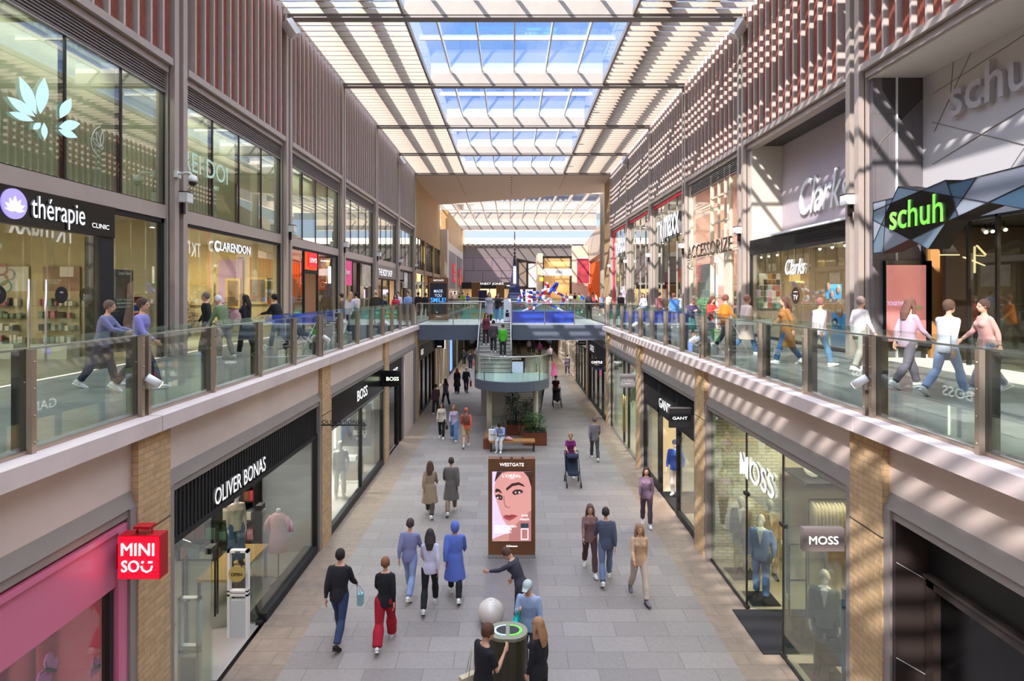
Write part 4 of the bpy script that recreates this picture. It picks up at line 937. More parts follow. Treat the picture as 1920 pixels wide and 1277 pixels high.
# jeans shop
up_room(-1, 23.4, 30.15, 'brown', 110)
mat('orange_print', '#f2571c', .5, emit=.2, var=.15, scale=2); mat('jeans_red', '#d6202a', .45, emit=.5)
t = front('upper jeans shopfront with orange panels and a red lit sign, on the left', -1, 24, DECK, U)
frame(t, -1, 23.36, 30.19, DECK, 8.5, U, 'black_matte', .1, .1, mids=(25.3, 27.1)); MB().box((-U, 25.3, 7.45), (-U-.1, 27.1, 7.6)).build('transom', 'black_matte', t)
panes(t, -1, [23.45, 25.25], DECK+.05, 8.42, U+.04); panes(t, -1, [27.15, 30.1], DECK+.05, 8.42, U+.04)
poster(t, (-U-.12, 24.2, 7.2), 1.0, 1.25, '+x', 'orange_print', 'orange_panel'); poster(t, (-U-.03, 25.4, 7.62), 1.6, .8, '+x', 'orange_print', 'fascia')
poster(t, (-U+.03, 25.75, 7.75), 1.1, .62, '+x', 'jeans_red', 'sign_board'); text('lettering', "LEVI'S", 'letter_white', (-U+.03, 26.3, 8.05), .2, '+x', t, .02, bold=.06, width=.9)
poster(t, (-U-.12, 27.3, 6.75), 1.25, 1.7, '+x', 'orange_print', 'banner'); text('lettering', 'DENIM', 'letter_plain', (-U-.1, 28.0, 7.6), .3, (Vector((0,0,1)), Vector((0,-1,0)), Vector((1,0,0))), t, .01, bold=.06, width=1.5, height=.5)
# pink card shop
up_room(-1, 30.95, 37.7, 'brown', 110)
mat('pink_banner', '#d5477a', .5, emit=.15); mat('mauve_band', '#6f4a4c', .5)
t = front('upper shopfront, pink script banner and black doorway, on the left', -1, 31, DECK, U)
MB().box((-U+.02, 30.9, 8.45), (-U-.1, 37.7, 8.83)).build('fascia', 'mauve_band', t)
frame(t, -1, 30.9, 37.7, DECK, 8.45, U, 'black_matte', .1, .1, mids=(33.0, 34.6)); panes(t, -1, [31, 33, ], DECK+.05, 8.4, U+.04); panes(t, -1, [34.65, 37.6], DECK+.05, 8.4, U+.04)
poster(t, (-U+.02, 31.0, 7.0), 1.75, 1.35, '+x', 'pink_banner', 'banner'); text('lettering', 'Boux', 'letter_plain', (-U+.02, 31.85, 7.75), .3, '+x', t, .01, shear=.5, width=1.2)
poster(t, (-U+.02, 35.0, 7.0), 2.2, 1.3, '+x', mat('cream_print', '#cdb9a4', .5, var=.4, scale=1.5), 'banner')
MB().box((-U-.1, 33.1, DECK), (-U-.2, 34.5, 8.35)).build('door', 'black_gloss', t)
# cosmetics shop
up_room(-1, 38.5, 45.3, 'warm', 160); mat('shop_taupe', '#8b7f78', .5)
t = front('upper cosmetics shopfront with taupe fascia and bold white capitals, on the left', -1, 39, DECK, U)
fascia(t, -1, 38.46, 45.28, 7.6, 8.5, U-.05, 'shop_taupe'); text('lettering', 'THE BODY SHOP', 'letter_white', (-U+.05, 41.3, 8.0), .42, '+x', t, .04, bold=.04, width=4.4, height=.46)
frame(t, -1, 38.46, 45.28, DECK, 7.6, U, 'near_black', .1, .1, mids=(40.7, 43)); panes(t, -1, [38.5, 40.7, 43], DECK+.05, 7.55, U+.04)
m = MB(); [m.box((-U-.2, 38.6+k*.45, 6.9), (-U-.25, 38.68+k*.45, 7.55)) for k in range(15)]; m.build('slat', 'light_wood', t)
# remaining upper left bays
for (a, b, lab, wl, pw, dark) in ((46.0, 52.85, 'upper shopfront with dark posters, between the fifth and sixth left columns', 'dark', 70, 1), (53.6, 59.7, 'upper warm lit shopfront, first under the oak wall', 'warm', 200, 0), (60.3, 66.3, 'upper black-framed shopfront, second under the oak wall', 'warm', 120, 1), (66.9, 73, 'upper black shopfront, last under the oak wall', 'warm', 120, 1)):
    up_room(-1, a, b, wl, pw); t = front(lab, -1, a, DECK, U)
    frame(t, -1, a, b, DECK, 8.5, U-.02, 'black_matte' if dark else 'letter_plain', .12, .1, mids=((a+b)/2,), zs=(7.6,)); panes(t, -1, [a, (a+b)/2, b], DECK+.05, 7.6, U+.04)
    if a < 50:
        poster(t, (-U+.02, 46.4, 7.5), 2.0, .8, '+x', 'shop_taupe', 'fascia')
        for k, c in enumerate(('#2d2b2e', '#b9a98a', '#e2ded8', '#55504c')): poster(t, (-U+.03, 48.8+(k % 2)*1.9, 5.6+(k//2)*1.4), 1.6, 1.3, '+x', mat('pr%d' % k, c, .5, var=.4, scale=2), 'poster')
    elif a < 55: poster(t, (-U+.03, 55.5, 7.7), 2.2, .7, '+x', mat('gold_sign', '#f2c879', .4, emit=.8), 'sign_board')
# clothing store of the far hall: red square signs
for i, (y, z) in enumerate(((83.5, 9.4), (93.5, 9.1))):
    t = thing('square_sign', 'red square store sign with white characters on the far grey store front, %s' % ('nearer and higher', 'farther and lower')[i], 'sign', loc=(-8.1, y, z))
    MB().box((-8.05, y-1.4, z-1.3), (-8.13, y+1.4, z+1.3)).build('board', mat('uq_red', '#e01f2b', .45, emit=.2), t)
    text('lettering', 'UNI\nQLO', 'letter_plain', (-8.05, y, z), .8, '+x', t, .03, bold=.05, width=2.1, height=2.0)
tag(text('store_lettering', 'SALES', 'letter_white', (-8.1, 84, 6.6), .5, '+x', None, .05, width=7), 'white lettering low on the far grey store front', 'lettering')

# ---------------------------------------------------------------- upper right shops
U2 = XU[1]
# shoe store: recess with tiled return wall and white wall behind
mat('tile_grey', '#6f6969', .5, var=.12, scale=1.5, brick=(.62, 1.24, .006, '#5a5555', '#7a7474')); mat('schuh_white', '#cfc9c7', .55); mat('dark_tile', '#4a4544', .5)
mat('steel_blue', '#5d6f80', .35, .3); mat('steel_blue_lt', '#8195a3', .35, .3)
struct('ceiling', MB().box((9.2, .8, 12.08), (14, 15.1, 12.25)), 'white_paint', 'white soffit over the recessed shoe store')
struct('wall_right', MB().box((9.22, 14.95, DECK), (10.55, 15.12, 12.1)), 'tile_grey', 'grey tiled return wall beside the shoe store')
struct('wall_right', MB().box((10.5, .8, 8.25), (10.7, 14.95, 12.1)), 'schuh_white', 'white recessed wall above the shoe store')
m = MB()
def cw(x, y): return (1620+x/4.56, 80+y/4.56)
for p_, q_ in (((155,410),(578,1120)), ((578,410),(155,835)), ((155,835),(88,945))): m.bar(dp(*cw(*p_), 14.94), dp(*cw(*q_), 14.94), .014, .012)
for p_, q_ in (((585,440),(1368,-65)), ((585,680),(1368,870)), ((585,1040),(1368,560)), ((940,30),(600,760)), ((765,130),(735,500)), ((1368,900),(1260,1065))): m.bar(sp_(*cw(*p_), 10.49), sp_(*cw(*q_), 10.49), .014, .012)
struct('wall_right', MB().prism([dp(*cw(*q), 14.948) for q in ((155,232),(578,232),(578,410),(315,670),(155,410))], (0, .004, 0)), 'dark_tile')
struct('trim_right', m, 'frame_grey', 'thin angular joint lines on the shoe store walls')
struct('trim_right', MB().box((9.80, 14.9, DECK), (9.83, 14.95, 12.1)), 'letter_plain')
text('wall_lettering', 'schuh', mat('letter_grey', '#cbc6c4', .6), (10.5, 12.5, 11.2), 1.0, '-x', None, .14, bold=.06, width=2.75, height=.92, side='letter_grey')
tag(bpy.data.objects['wall_lettering'], 'huge pale 3D letters on the white wall at the upper right edge', 'lettering')
XS = 9.0
t = thing('angular_sign', 'black hexagonal sign with lime green letters and steel-blue facets at the shoe store', 'sign', loc=(XS, 13, 7.2))
def cz(c): return [(1620+x/6.387, 300+y/6.387) for x, y in c]
def poly_sign(pts, X, m, name, d): MB().prism([sp_(px, py, X) for px, py in cz(pts)], (d, 0, 0)).build(name, m, t)
OUT = [[(108,510),(350,452),(410,315),(700,360),(550,945),(230,1105),(112,1115)], [(700,360),(980,238),(1130,670),(1000,725),(770,1068),(550,945)], [(1005,288),(1345,208),(2300,-40),(2300,110),(1916,300),(1495,512),(1130,670),(1050,430)], [(1495,514),(1916,300),(2300,110),(2300,670),(1916,585)]]
for k, o_ in enumerate(OUT): poly_sign(o_, XS+.012*(k+1), 'near_black', 'backing', .45); poly_sign(o_, XS, 'steel_blue', 'panel', .01)
mat('facet_light', '#a9b0bc', .35, .2); mat('facet_grey', '#8b909b', .35, .2); mat('facet_blue', '#4f6c83', .35, .3)
for pts, mm in (([(108,510),(265,478),(250,545),(115,610)], 'facet_light'), ([(115,715),(205,770),(115,985)], 'facet_light'), ([(115,610),(250,545),(320,520),(205,770),(115,715)], 'steel_blue_lt'),
    ([(205,770),(245,790),(230,1105),(112,1110),(115,985)], 'steel_blue_lt'), ([(245,790),(550,945),(230,1105)], 'facet_grey'), ([(550,945),(985,745),(770,1068)], 'steel_blue_lt'),
    ([(1005,288),(1345,208),(1180,455),(1050,430)], 'facet_blue'), ([(1190,458),(1345,208),(2300,-40),(2300,110),(1495,510)], 'facet_grey'), ([(1190,460),(1495,514),(1130,665),(1100,575)], 'facet_light'), ([(1510,515),(2300,112),(2300,670)], 'facet_blue')):
    poly_sign(pts, XS-.004, mm, 'facet', .004)
poly_sign([(325,515),(690,362),(1050,430),(1100,575),(985,745),(550,945),(245,790),(250,650)], XS-.012, 'black_gloss', 'hexagon', .008)
m = MB()
for p_, q_ in (((410,315),(1916,585)), ((410,315),(115,985)), ((980,238),(110,610)), ((980,238),(1130,670)), ((110,715),(770,1068)), ((230,1105),(1916,300)), ((770,1068),(1345,208)), ((265,478),(230,1105)), ((1005,288),(1916,60)), ((108,510),(112,1115)), ((108,510),(350,452))):
    (a0, b0) = cz([p_, q_]); m.bar(sp_(*a0, XS-.014), sp_(*b0, XS-.014), .014, .008)
m.build('edge_line', 'near_black', t)
text('lettering', 'schuh', 'schuh_green', (XS-.03, 13.0, 8.38), .42, '-x', t, .03, bold=.06, width=1.72, height=.62)
# shoe store front and interior
mat('orange_lit', '#c98d4f', .7); mat('dark_panel', '#3a342f', .6)
room(1, .9, 14.85, DECK, 8.3, 10.62, 6, 'orange_lit', 'shop_floor', 'black_ceiling', 330, (1,.8,.55))
t = front('upper glass shoe store front with tall doors, nearest on the right', 1, 2, DECK, 10.4)
panes(t, 1, [1, 3.5, 6, 8.5, 11, 13.4], DECK+.03, 8.25, 10.45); frame(t, 1, 1, 14.9, DECK, 8.3, 10.42, 'near_black', .06, .08, mids=(13.4, 12.6))
for y in (11.15, 10.85): MB().tube([(10.38, y, DECK+.5), (10.38, y, DECK+2.0)], .018, 8).build('handle', 'steel', t)
struct('wall_right', MB().box((10.6, 14.3, DECK), (13.2, 14.4, 8.2)), 'dark_panel')
t = thing('display_screen', 'tall black-framed display screen with pinkish picture on the tiled wall', 'screen', loc=dp(1703, 660, 14.9))
a = dp(1659, 652, 14.86); b = dp(1745, 489, 14.86); MB().box((a[0], 14.82, a[2]), (b[0], 14.94, b[2])).build('housing', 'black_gloss', t)
a = dp(1663, 640, 14.8); b = dp(1737, 497, 14.8); MB().box((a[0], 14.81, a[2]), (b[0], 14.825, b[2])).build('screen', mat('screen_pink', '#b5736c', .25, emit=.35, var=.3, scale=1.2), t)
text('lettering', 'TOGETHER HITS', mat('lilac_txt', '#c7b2e0', .5, emit=.4), dp(1690, 569, 14.81), .1, '-y', t, .006, bold=.03, width=.72); text('lettering', 'DIFFERENT', mat('green_txt', '#2fae4a', .5, emit=.3), dp(1712, 577, 14.81), .08, '-y', t, .006, bold=.04, width=.42)
m = MB()
for p_, q_ in (((1762, 478), (1798, 478)), ((1827, 462), (1827, 512)), ((1806, 482), (1846, 498)), ((1831, 460), (1848, 478)), ((1828, 479), (1846, 480))): m.bar(dp(*p_, 14.28), dp(*q_, 14.28), .06, .02)
tag(m.build('light_strips', mat('strip_cream', '#e6cf9e', .5, emit=.6)), 'cream crossing light strips on the dark panel in the shoe store', 'light')
struct('wall_right', MB().box((13.2, 14.3, 7.0), (15.8, 14.45, 8.3)), mat('lime_wall', '#8fc32e', .7)); struct('wall_right', MB().box((12.9, 14.2, 6.5), (15, 14.3, 7.2)), 'letter_plain')
def shoe(c, mt, sc_=1.0, a=0.0, label=None, grp=None):
    R = Matrix.Rotation(a, 3, 'Z'); c = Vector(c); t = thing('shoe', label, 'shoe', grp, loc=c)
    P = [R@Vector(v)*sc_+c for v in ((-.12,0,.055), (-.10,0,.065), (-.04,0,.06), (.04,0,.045), (.11,0,.035), (.145,0,.025))]
    MB().tube(P, [(q[0]*sc_, q[1]*sc_) for q in ((.02,.02), (.036,.05), (.038,.055), (.042,.036), (.045,.028), (.02,.012))], 10, flat=R@Vector((0,1,0))).build('upper', mt, t)
    MB().tube([R@Vector(v)*sc_+c for v in ((-.13,0,.013), (-.09,0,.013), (.05,0,.013), (.12,0,.013), (.15,0,.016))], [(q*sc_, .013*sc_) for q in (.02, .038, .046, .042, .02)], 8, flat=R@Vector((0,1,0))).build('sole', 'letter_plain', t)
    return t
random.seed(11)
t = thing('shelf_unit', 'warm lit wooden shoe shelves at the back of the shoe store', 'shelves', loc=(14, 13.9, DECK))
MB().box((12.9, 14.1, DECK+.012), (15.8, 14.2, 6.4)).build('back_panel', 'orange_lit', t)
for k in range(4): MB().box((12.6, 13.7, DECK+.2+k*.45), (15.8, 14.1, DECK+.23+k*.45)).build('shelf', 'light_wood', t)
for x in (12.6, 15.7): MB().box((x, 13.7, DECK+.012), (x+.08, 14.1, 8.0)).build('upright', 'light_wood', t)
for k in range(4):
    for j in range(11): shoe((12.85+j*.26, 13.9, DECK+.23+k*.45), random.choice(['cosm_white', 'near_black', cols[1], cols[7], cols[6], 'cosm_white']), 1.0, random.uniform(-.3, .3), 'trainer on the warm lit wooden shoe shelves', 'trainers on the wooden shelves')
mat('green_paint', '#35b23f', .5)
t = thing('display_rack', 'pale wood and green framed shoe rack at the right edge', 'display stand', loc=(11.6, 12.6, DECK))
for x in (10.95, 12.1):
    MB().box((x, 12.4, 5.6), (x+.07, 12.5, 6.9)).build('post', 'light_wood', t); MB().box((x, 12.4, DECK+.012), (x+.07, 12.5, 5.6)).build('post', 'green_paint', t)
for z, mm in ((6.85, 'light_wood'), (6.2, 'light_wood'), (5.55, 'green_paint'), (DECK+.2, 'green_paint'), (DECK+.012, 'green_paint')): MB().box((10.95, 12.38, z), (12.17, 12.52, z+.06)).build('rail', mm, t)
for k in range(3): m = MB().bar((11.0, 12.45, 5.25+k*.42), (12.1, 12.45, 5.6+k*.42), .22, .02); m.build('shelf', 'letter_plain', t)
for k in range(3): shoe((11.55, 12.43, 5.46+k*.42), ['cosm_white', 'near_black', cols[5]][k], 1.0, .2, ['white trainer on the lowest slanted rack shelf', 'black trainer on the middle slanted rack shelf', 'pink trainer on the top slanted rack shelf'][k])
for i, (px, py) in enumerate(((1768, 464), (1814, 462), (1838, 455), (1882, 448), (1858, 402), (1815, 420))):
    x, y, z = sp_(px, py, 11.3); y = min(y, 14); t = thing('ceiling_spotlight', 'small white ceiling spotlight in the shoe store', 'light', 'ceiling spotlights in the shoe store', loc=(x, y, 8.2))
    MB().tube([(x, y, 8.25), (x, y, 8.1)], .012, 6).build('stem', 'near_black', t); MB().tube([(x, y+.05, 8.12), (x-.03, y-.08, 8.04)], [.04, .05], 10).build('head', 'lamp_body', t); MB().ball((x-.03, y-.085, 8.035), .04, 8).build('lens', 'lamp_white', t)
# second shoe shop with recessed lilac wall
mat('lilac_grey', '#c0b2b7', .6, var=.04); mat('dark_soffit', '#3a3431', .6)
struct('ceiling', MB().box((9.2, 15.8, 12.2), (10.5, 22.65, 12.3)), 'dark_soffit', 'dark soffit over the lilac-grey recessed wall')
struct('wall_right', MB().box((9.2, 22.4, 8.6), (10.5, 22.62, 12.25)), mat('cream_return', '#cfc5b2', .6), 'cream return wall beside the lilac-grey wall')
struct('wall_right', MB().box((10.35, 15.8, 8.4), (10.5, 22.4, 12.25)), 'lilac_grey', 'lilac-grey recessed wall with script lettering')
text('wall_lettering', 'Clarks', 'letter_plain', (10.35, 19.35, 9.95), .8, '-x', None, .09, bold=.03, shear=.35, width=3.1, height=1.25, side='letter_grey')
tag(bpy.data.objects['wall_lettering.001'], 'large white script letters on the lilac-grey recessed wall', 'lettering')
up_room(1, 15.85, 22.6, mat('shoe_wall', '#9c8670', .7), 150, (1,.88,.72), z1=8.4)
t = front('upper shoe shopfront with dark header and script sign on the glass, right', 1, 16, DECK, U2)
MB().box((U2, 15.8, 8.12), (U2+.1, 22.6, 8.6)).build('fascia', 'near_black', t); m = MB(); [m.bar((U2-.01, 15.9, 8.2+k*.06), (U2-.01, 19, 8.2+k*.06), .03, .02) for k in range(6)]; m.build('louvre', 'black_matte', t)
MB().box((U2-.12, 15.8, 8.6), (U2+.1, 20.6, 8.66)).build('ledge', 'letter_plain', t)
frame(t, 1, 15.8, 22.6, DECK, 8.12, U2, 'near_black', .09, .1, sill=.1); panes(t, 1, [15.9, 19.3, 22.5], DECK+.1, 8.05, U2+.04)
text('lettering', 'Clarks', 'letter_white', (U2+.03, 19.0, 7.45), .3, '-x', t, .04, bold=.05, shear=.35, width=1.35, height=.5)
text('lettering', 'Cloudsteppers', 'gold_sign', (U2+.06, 18.8, 6.95), .06, '-x', t, .01, width=.5)
x, y, z = (U2-.01, 18.95, 6.51)
tt = thing('round_sticker', 'round brown sticker with white TV letters on the shoe shop glass', 'sticker', loc=(x, y, z)); MB().tube([(x, y, z), (x+.008, y, z)], .27, 30, smooth=False).build('disc', mat('tv_brown', '#3f2a20', .5), tt)
text('lettering', 'TV', 'letter_plain', (x, y, z-.06), .17, '-x', tt, .005, bold=.05); text('lettering', 'AS SEEN ON', 'letter_plain', (x, y, z+.12), .035, '-x', tt, .004, bold=.03)
tt = thing('window_display', 'blue display block with black and orange round price stickers in the shoe shop window', 'display', loc=(U2+.3, 16.6, DECK))
a = sp_(1559, 600, U2+.12); b = sp_(1590, 600, U2+.12)
MB().box((U2+.12, b[1], DECK+.45), (U2+.2, a[1], 6.02)).build('backboard', mat('sky_card', '#4f9be0', .5, emit=.1), tt); MB().box((U2+.12, b[1]-.05, DECK+.12), (U2+.6, a[1]+.05, DECK+.45)).build('block', 'sky_card', tt)
MB().tube([(U2+.09, 16.62, 6.12), (U2+.11, 16.62, 6.12)], .2, 24, smooth=False).build('sticker', mat('price_orange', '#d99060', .5), tt); text('lettering', '£60', 'letter_plain', (U2+.09, 16.62, 6.1), .12, '-x', tt, .005, bold=.05)
MB().tube([(U2+.09, 16.85, 5.75), (U2+.11, 16.85, 5.75)], .13, 24, smooth=False).build('sticker', 'near_black', tt); text('lettering', '£90', 'letter_plain', (U2+.09, 16.85, 5.75), .08, '-x', tt, .005, bold=.05)
for k in range(2): shoe((U2+.35, 16.35+k*.4, DECK+.45), 'near_black' if k else 'cosm_white', 1.1, .4, ['white trainer on the blue display block', 'black trainer on the blue display block'][k])
t, a, b = wall_item('wall_poster', 1423, 513, 1462, 578, 'letter_plain', 'collage of pictures on the left wall of the shoe shop', 'poster', .03, 22.5)
random.seed(21)
for i in range(5):
    for j in range(6):
        w_ = (b[0]-a[0])/5; h_ = (b[2]-a[2])/6; MB().box((a[0]+i*w_+.01, 22.455, a[2]+j*h_+.01), (a[0]+(i+1)*w_-.01, 22.47, a[2]+(j+1)*h_-.01)).build('picture', random.choice(cols), t)
t, a, b = wall_item('wall_poster', 1548, 533, 1577, 560, 'sky_card', 'blue poster with dancing people in the shoe shop', 'poster', .03, 20.0)
for px, py in ((1553, 538), (1560, 552), (1572, 543)): MB().ball(dp(px, py, 19.95), .1, 10, (.6, .1, 1.4)).build('printed_figure', 'skin_print', t)
for i, px in enumerate((1426, 1440, 1456, 1535, 1558, 1582)):
    x, y, z = sp_(px, 462-(px-1426)*.14, 9.5); t = thing('ceiling_spotlight', 'white tilted ceiling spotlight in the shoe shop window', 'light', 'spotlights in the shoe shop window', loc=(x, y, 8.2))
    MB().tube([(x, y, 8.3), (x, y-.04, 8.1), (x-.02, y-.1, 7.95)], [.03, .04, .055], 8).build('head', 'lamp_body', t); MB().ball((x-.02, y-.105, 7.945), .045, 8).build('lens', 'lamp_white', t)
# accessories shop
mat('acc_pink', '#e3b3ae', .7); mat('acc_cream', '#ddcfb4', .6)
room(1, 23.4, 30.15, DECK, 12.0, U2+.12, 4.5, 'acc_pink', 'shop_floor', 'shop_ceiling', 260, (1,.92,.85))
t = front('tall cream-framed accessories shopfront with gold letters on a rail, right side', 1, 24, DECK, U2)
m = MB().box((U2, 23.36, DECK), (U2+.12, 23.6, 12.1)).box((U2, 29.95, DECK), (U2+.12, 30.2, 12.1)).box((U2, 24.6, DECK), (U2+.15, 25.35, 8.6)).box((U2, 26.9, DECK), (U2+.12, 27.1, 12.0)).box((U2, 25.3, 8.4), (U2+.15, 26.9, 8.6)).box((U2, 24.6, 8.6), (U2+.12, 24.75, 12.0))
for y in (25.3, 26.1): m.box((U2, y-.04, 8.6), (U2+.1, y+.04, 12.0))
for z in (9.75, 10.9): m.box((U2, 24.7, z-.04), (U2+.1, 27, z+.04))
m.build('frame', 'acc_cream', t)
m = MB(); [m.bar((U2+.02, 23.6, 11.55+k*.085), (U2+.02, 30, 11.55+k*.085), .1, .02) for k in range(7)]; m.box((U2+.1, 23.5, 11.5), (U2+.14, 30, 12.1)); m.build('louvre', 'louvre', t)
panes(t, 1, [23.6, 24.6], DECK+.05, 8.5, U2+.05); panes(t, 1, [27.1, 29.95], DECK+.05, 11.5, U2+.05); panes(t, 1, [23.6, 27.0], 8.6, 11.5, U2+.05)
struct('wall_right', MB().box((U2+.3, 27.2, DECK), (U2+.4, 29.9, 8.0)), 'letter_plain')
m = MB().bar((U2-.25, 23.2, 8.35), (U2-.25, 30.0, 8.15), .04).bar((U2-.25, 23.2, 8.9), (U2-.25, 24.0, 8.88), .03); [m.bar((U2-.25, y, 8.3), (U2+.05, y, 8.3), .03) for y in (23.3, 26.6, 29.9)]; m.build('sign_rail', 'acc_cream', t)
text('lettering', 'ACCESSORIZE', 'letter_gold', (U2-.27, 26.55, 8.6), .62, '-x', t, .05, bold=.01, width=5.9, height=.62)
tag(MB().ball((U2+.2, 23.75, 6.35), .4, 16, (.1, .5, 1)).build('window_sign', mat('hot_pink', '#e81f96', .5, emit=.3)), 'hot pink oval sign in the accessories shop window', 'sign')
for k in range(3):
    t = thing('display_shelf', '%s shelf of small goods in the accessories doorway' % ('lowest', 'middle', 'top')[k], 'shelf', loc=(U2+1.2, 27, 5.6+k*.4)); MB().box((U2+1, 26.0, 5.6+k*.4), (U2+1.5, 28, 5.63+k*.4)).build('board', 'letter_plain', t)
    goods('accessories shelves', U2+1.05, U2+1.45, 26.05, 27.95, 5.63+k*.4, 5.95+k*.4, 0, 'y')
# discount store, three glass bays
mat('tk_red', '#c8213a', .5, emit=.15)
room(1, 30.6, 53.0, DECK, 12.2, U2+.12, 5.0, mat('tk_wall', '#a2846a', .8, var=.15, scale=.6), 'shop_floor', 'shop_ceiling', 500, (1,.9,.8), lights=3)
for i, (a, b) in enumerate(((30.91, 37.74), (38.46, 45.29), (46.01, 52.84))):
    t = front('tall store window with %s, %s bay past the accessories shop' % (('white block letters', 'no lettering', 'small white letters and red edges')[i], ('first', 'second', 'third')[i]), 1, a, DECK, U2)
    frame(t, 1, a, b, DECK, 12.05, U2, 'column_metal', .04, .12, mids=[a+(b-a)*k/4 for k in (1, 2, 3)], sill=.1); panes(t, 1, [a+(b-a)*k/4 for k in range(5)], DECK+.1, 12.0, U2+.04, 'glass_window')
    MB().box((U2-.02, a, 11.95), (U2+.05, b, 12.05)).build('red_strip', 'tk_red', t)
    if i == 2: MB().box((U2-.02, b-.35, DECK), (U2+.05, b-.1, 12)).build('red_strip', 'tk_red', t)
    if i != 1:
        cy_, w_, h_ = ((33.7, 5.0, 1.35), (0, 0, 0), (48.3, 5.2, 1.25))[i]; zc = 10.35
        text('lettering', 'TK', 'letter_white', (U2-.02, cy_+w_*.33, zc-.1), 1, '-x', t, .22, bold=.09, width=w_*.30, height=h_*.95)
        text('lettering', 'maxx', 'letter_white', (U2-.02, cy_-w_*.16, zc+.05), 1, '-x', t, .22, bold=.09, width=w_*.62, height=h_*.9)
for y0, y1, mm in ((31.5, 34.5, 'light_wood'), (39, 41, 'acc_cream'), (35.5, 36.2, 'acc_cream')): struct('wall_right', MB().box((U2+1.0, y0, DECK), (U2+1.2, y1, 11)), mm)
t = thing('store_banner', 'narrow red vertical banner behind the first discount store window', 'banner', loc=(U2+.5, 36.4, 6.5)); MB().box((U2+.5, 36.5, 6.3), (U2+.55, 37.3, 7.9)).build('cloth', 'tk_red', t)
tt = thing('store_lettering', 'white words LOVE on the third discount store window', 'lettering', loc=(U2, 48, 6.4)); text('lettering', 'LOVE\nOXFORD', 'letter_plain', (U2-.01, 48.2, 6.5), .5, '-x', tt, .01, width=3.2, height=1.3)

# ---------------------------------------------------------------- far hall shops
def far_box(name, a, b, m, label): return struct(name, MB().box(a, b), m, label)
mat('lilac_panel', '#8d8490', .45, brick=(2.9, 2.0, .05, '#5d5660', '#8d8490'))
t = thing('shopfront', 'far jewellery shopfront with lilac-grey panels and white capitals', 'shopfront', loc=(-4, 90, DECK))
MB().box((-7.4, 90.6, 7.7), (.6, 91, 12.2)).build('fascia_panel', 'lilac_panel', t); MB().box((-7.6, 90.4, 7.2), (.6, 90.9, 8.2)).build('fascia', 'black_matte', t)
text('lettering', 'ERNEST JONES', 'letter_white', (-3.15, 90.4, 7.95), .42, '-y', t, .06, bold=.03, width=4.0, height=.42); text('lettering', 'PANDORA', 'letter_white', (-.2, 90.4, 7.7), .2, '-y', t, .05, bold=.03, width=.9)
frame_m = MB(); [frame_m.box((-7.4+k*2, 90.5, DECK), (-7.2+k*2, 90.7, 7.3)) for k in range(5)]; frame_m.build('frame', 'letter_plain', t)
struct('wall_back', MB().box((-8, 95, DECK), (1, 95.2, 9)), 'shopwall_warm'); area((-3.5, 93, 7.6), 4, 220, (1,.9,.78)); struct('ceiling', MB().box((-8, 90.9, 7.9), (1, 95.2, 8.0)), 'shop_ceiling')
t = thing('shopfront', 'far angled dark-framed shopfront with a pale print, beside the spire', 'shopfront', loc=(2.5, 88, DECK))
MB().prism([(.6, 90.6, DECK), (6.0, 86.5, DECK), (6.0, 86.5, 10.6), (.6, 90.6, 12.0)], (0, .3, 0)).build('wall', 'near_black', t)
def ang(u): return (.6+5.4*u, 90.55-4.1*u)
for u0, u1, z0, z1, mm in ((.12, .32, 7.6, 11.2, 'frame_grey'), (.38, .62, 7.4, 11.0, 'letter_plain'), (.68, .88, 7.4, 10.4, 'blind_beige')):
    a = ang(u0); b = ang(u1); MB().prism([(a[0], a[1]-.06, z0), (b[0], b[1]-.06, z0), (b[0], b[1]-.06, z1), (a[0], a[1]-.06, z1)], (0, .05, 0)).build('window_panel', mm, t)
for u0 in (.02, .3, .62): a = ang(u0); b = ang(u0+.2); MB().prism([(a[0], a[1]-.1, 5.0), (b[0], b[1]-.1, 5.0), (b[0], b[1]-.1, 7.1), (a[0], a[1]-.1, 7.1)], (0, .05, 0)).build('lit_opening', mat('lit_violet', '#c3b6e6', .5, emit=.6), t)
t = thing('shopfront', 'far pale food shop with white itsu sign band and balcony above', 'shopfront', loc=(7, 80, DECK))
IY = 80.0
a = dp(1018, 517, IY); b = dp(1072, 504, IY); MB().box((a[0], IY-.2, a[2]), (b[0], IY+.1, b[2])).build('sign_band', mat('sign_white', '#e4e1e4', .4, emit=.15), t)
text('lettering', 'itsu', 'near_black', dp(1048, 509, IY-.2), .6, '-y', t, .04, bold=.02, shear=.3, width=.9, height=.5)
MB().box((a[0], IY, DECK), (a[0]+.15, IY+.2, 11.6)).box((b[0]-.15, IY, DECK), (b[0], IY+.2, 11.6)).box((a[0], IY, 11.3), (b[0], IY+.2, 11.6)).build('frame', 'near_black', t)
MB().box((a[0]+.1, IY+.1, b[2]), (b[0]-.1, IY+.15, 10.2)).build('balcony_screen', mat('screen_gold', '#a88d5c', .5, var=.2), t)
MB().box((a[0], IY+3, DECK), (b[0], IY+3.1, 11.5)).build('back_wall', 'shopwall_warm', t); area((7, IY+1.5, 11), 3, 50, (1,.85,.6)); area((7, IY+1.5, 8.0), 2, 50, (1,.85,.6))
struct('wall_back', MB().box((a[0]-.7, IY+.3, DECK), (a[0], IY+6, 12)), 'soffit'); struct('wall_back', MB().box((b[0], IY-.2, DECK), (10.5, IY+.3, 13)), 'soffit', 'pale pillar wall beside the far food shop')
t = thing('wall_poster', 'large pink and dark advertising poster on the far pillar wall', 'poster', loc=(9.7, IY-.3, 6.5))
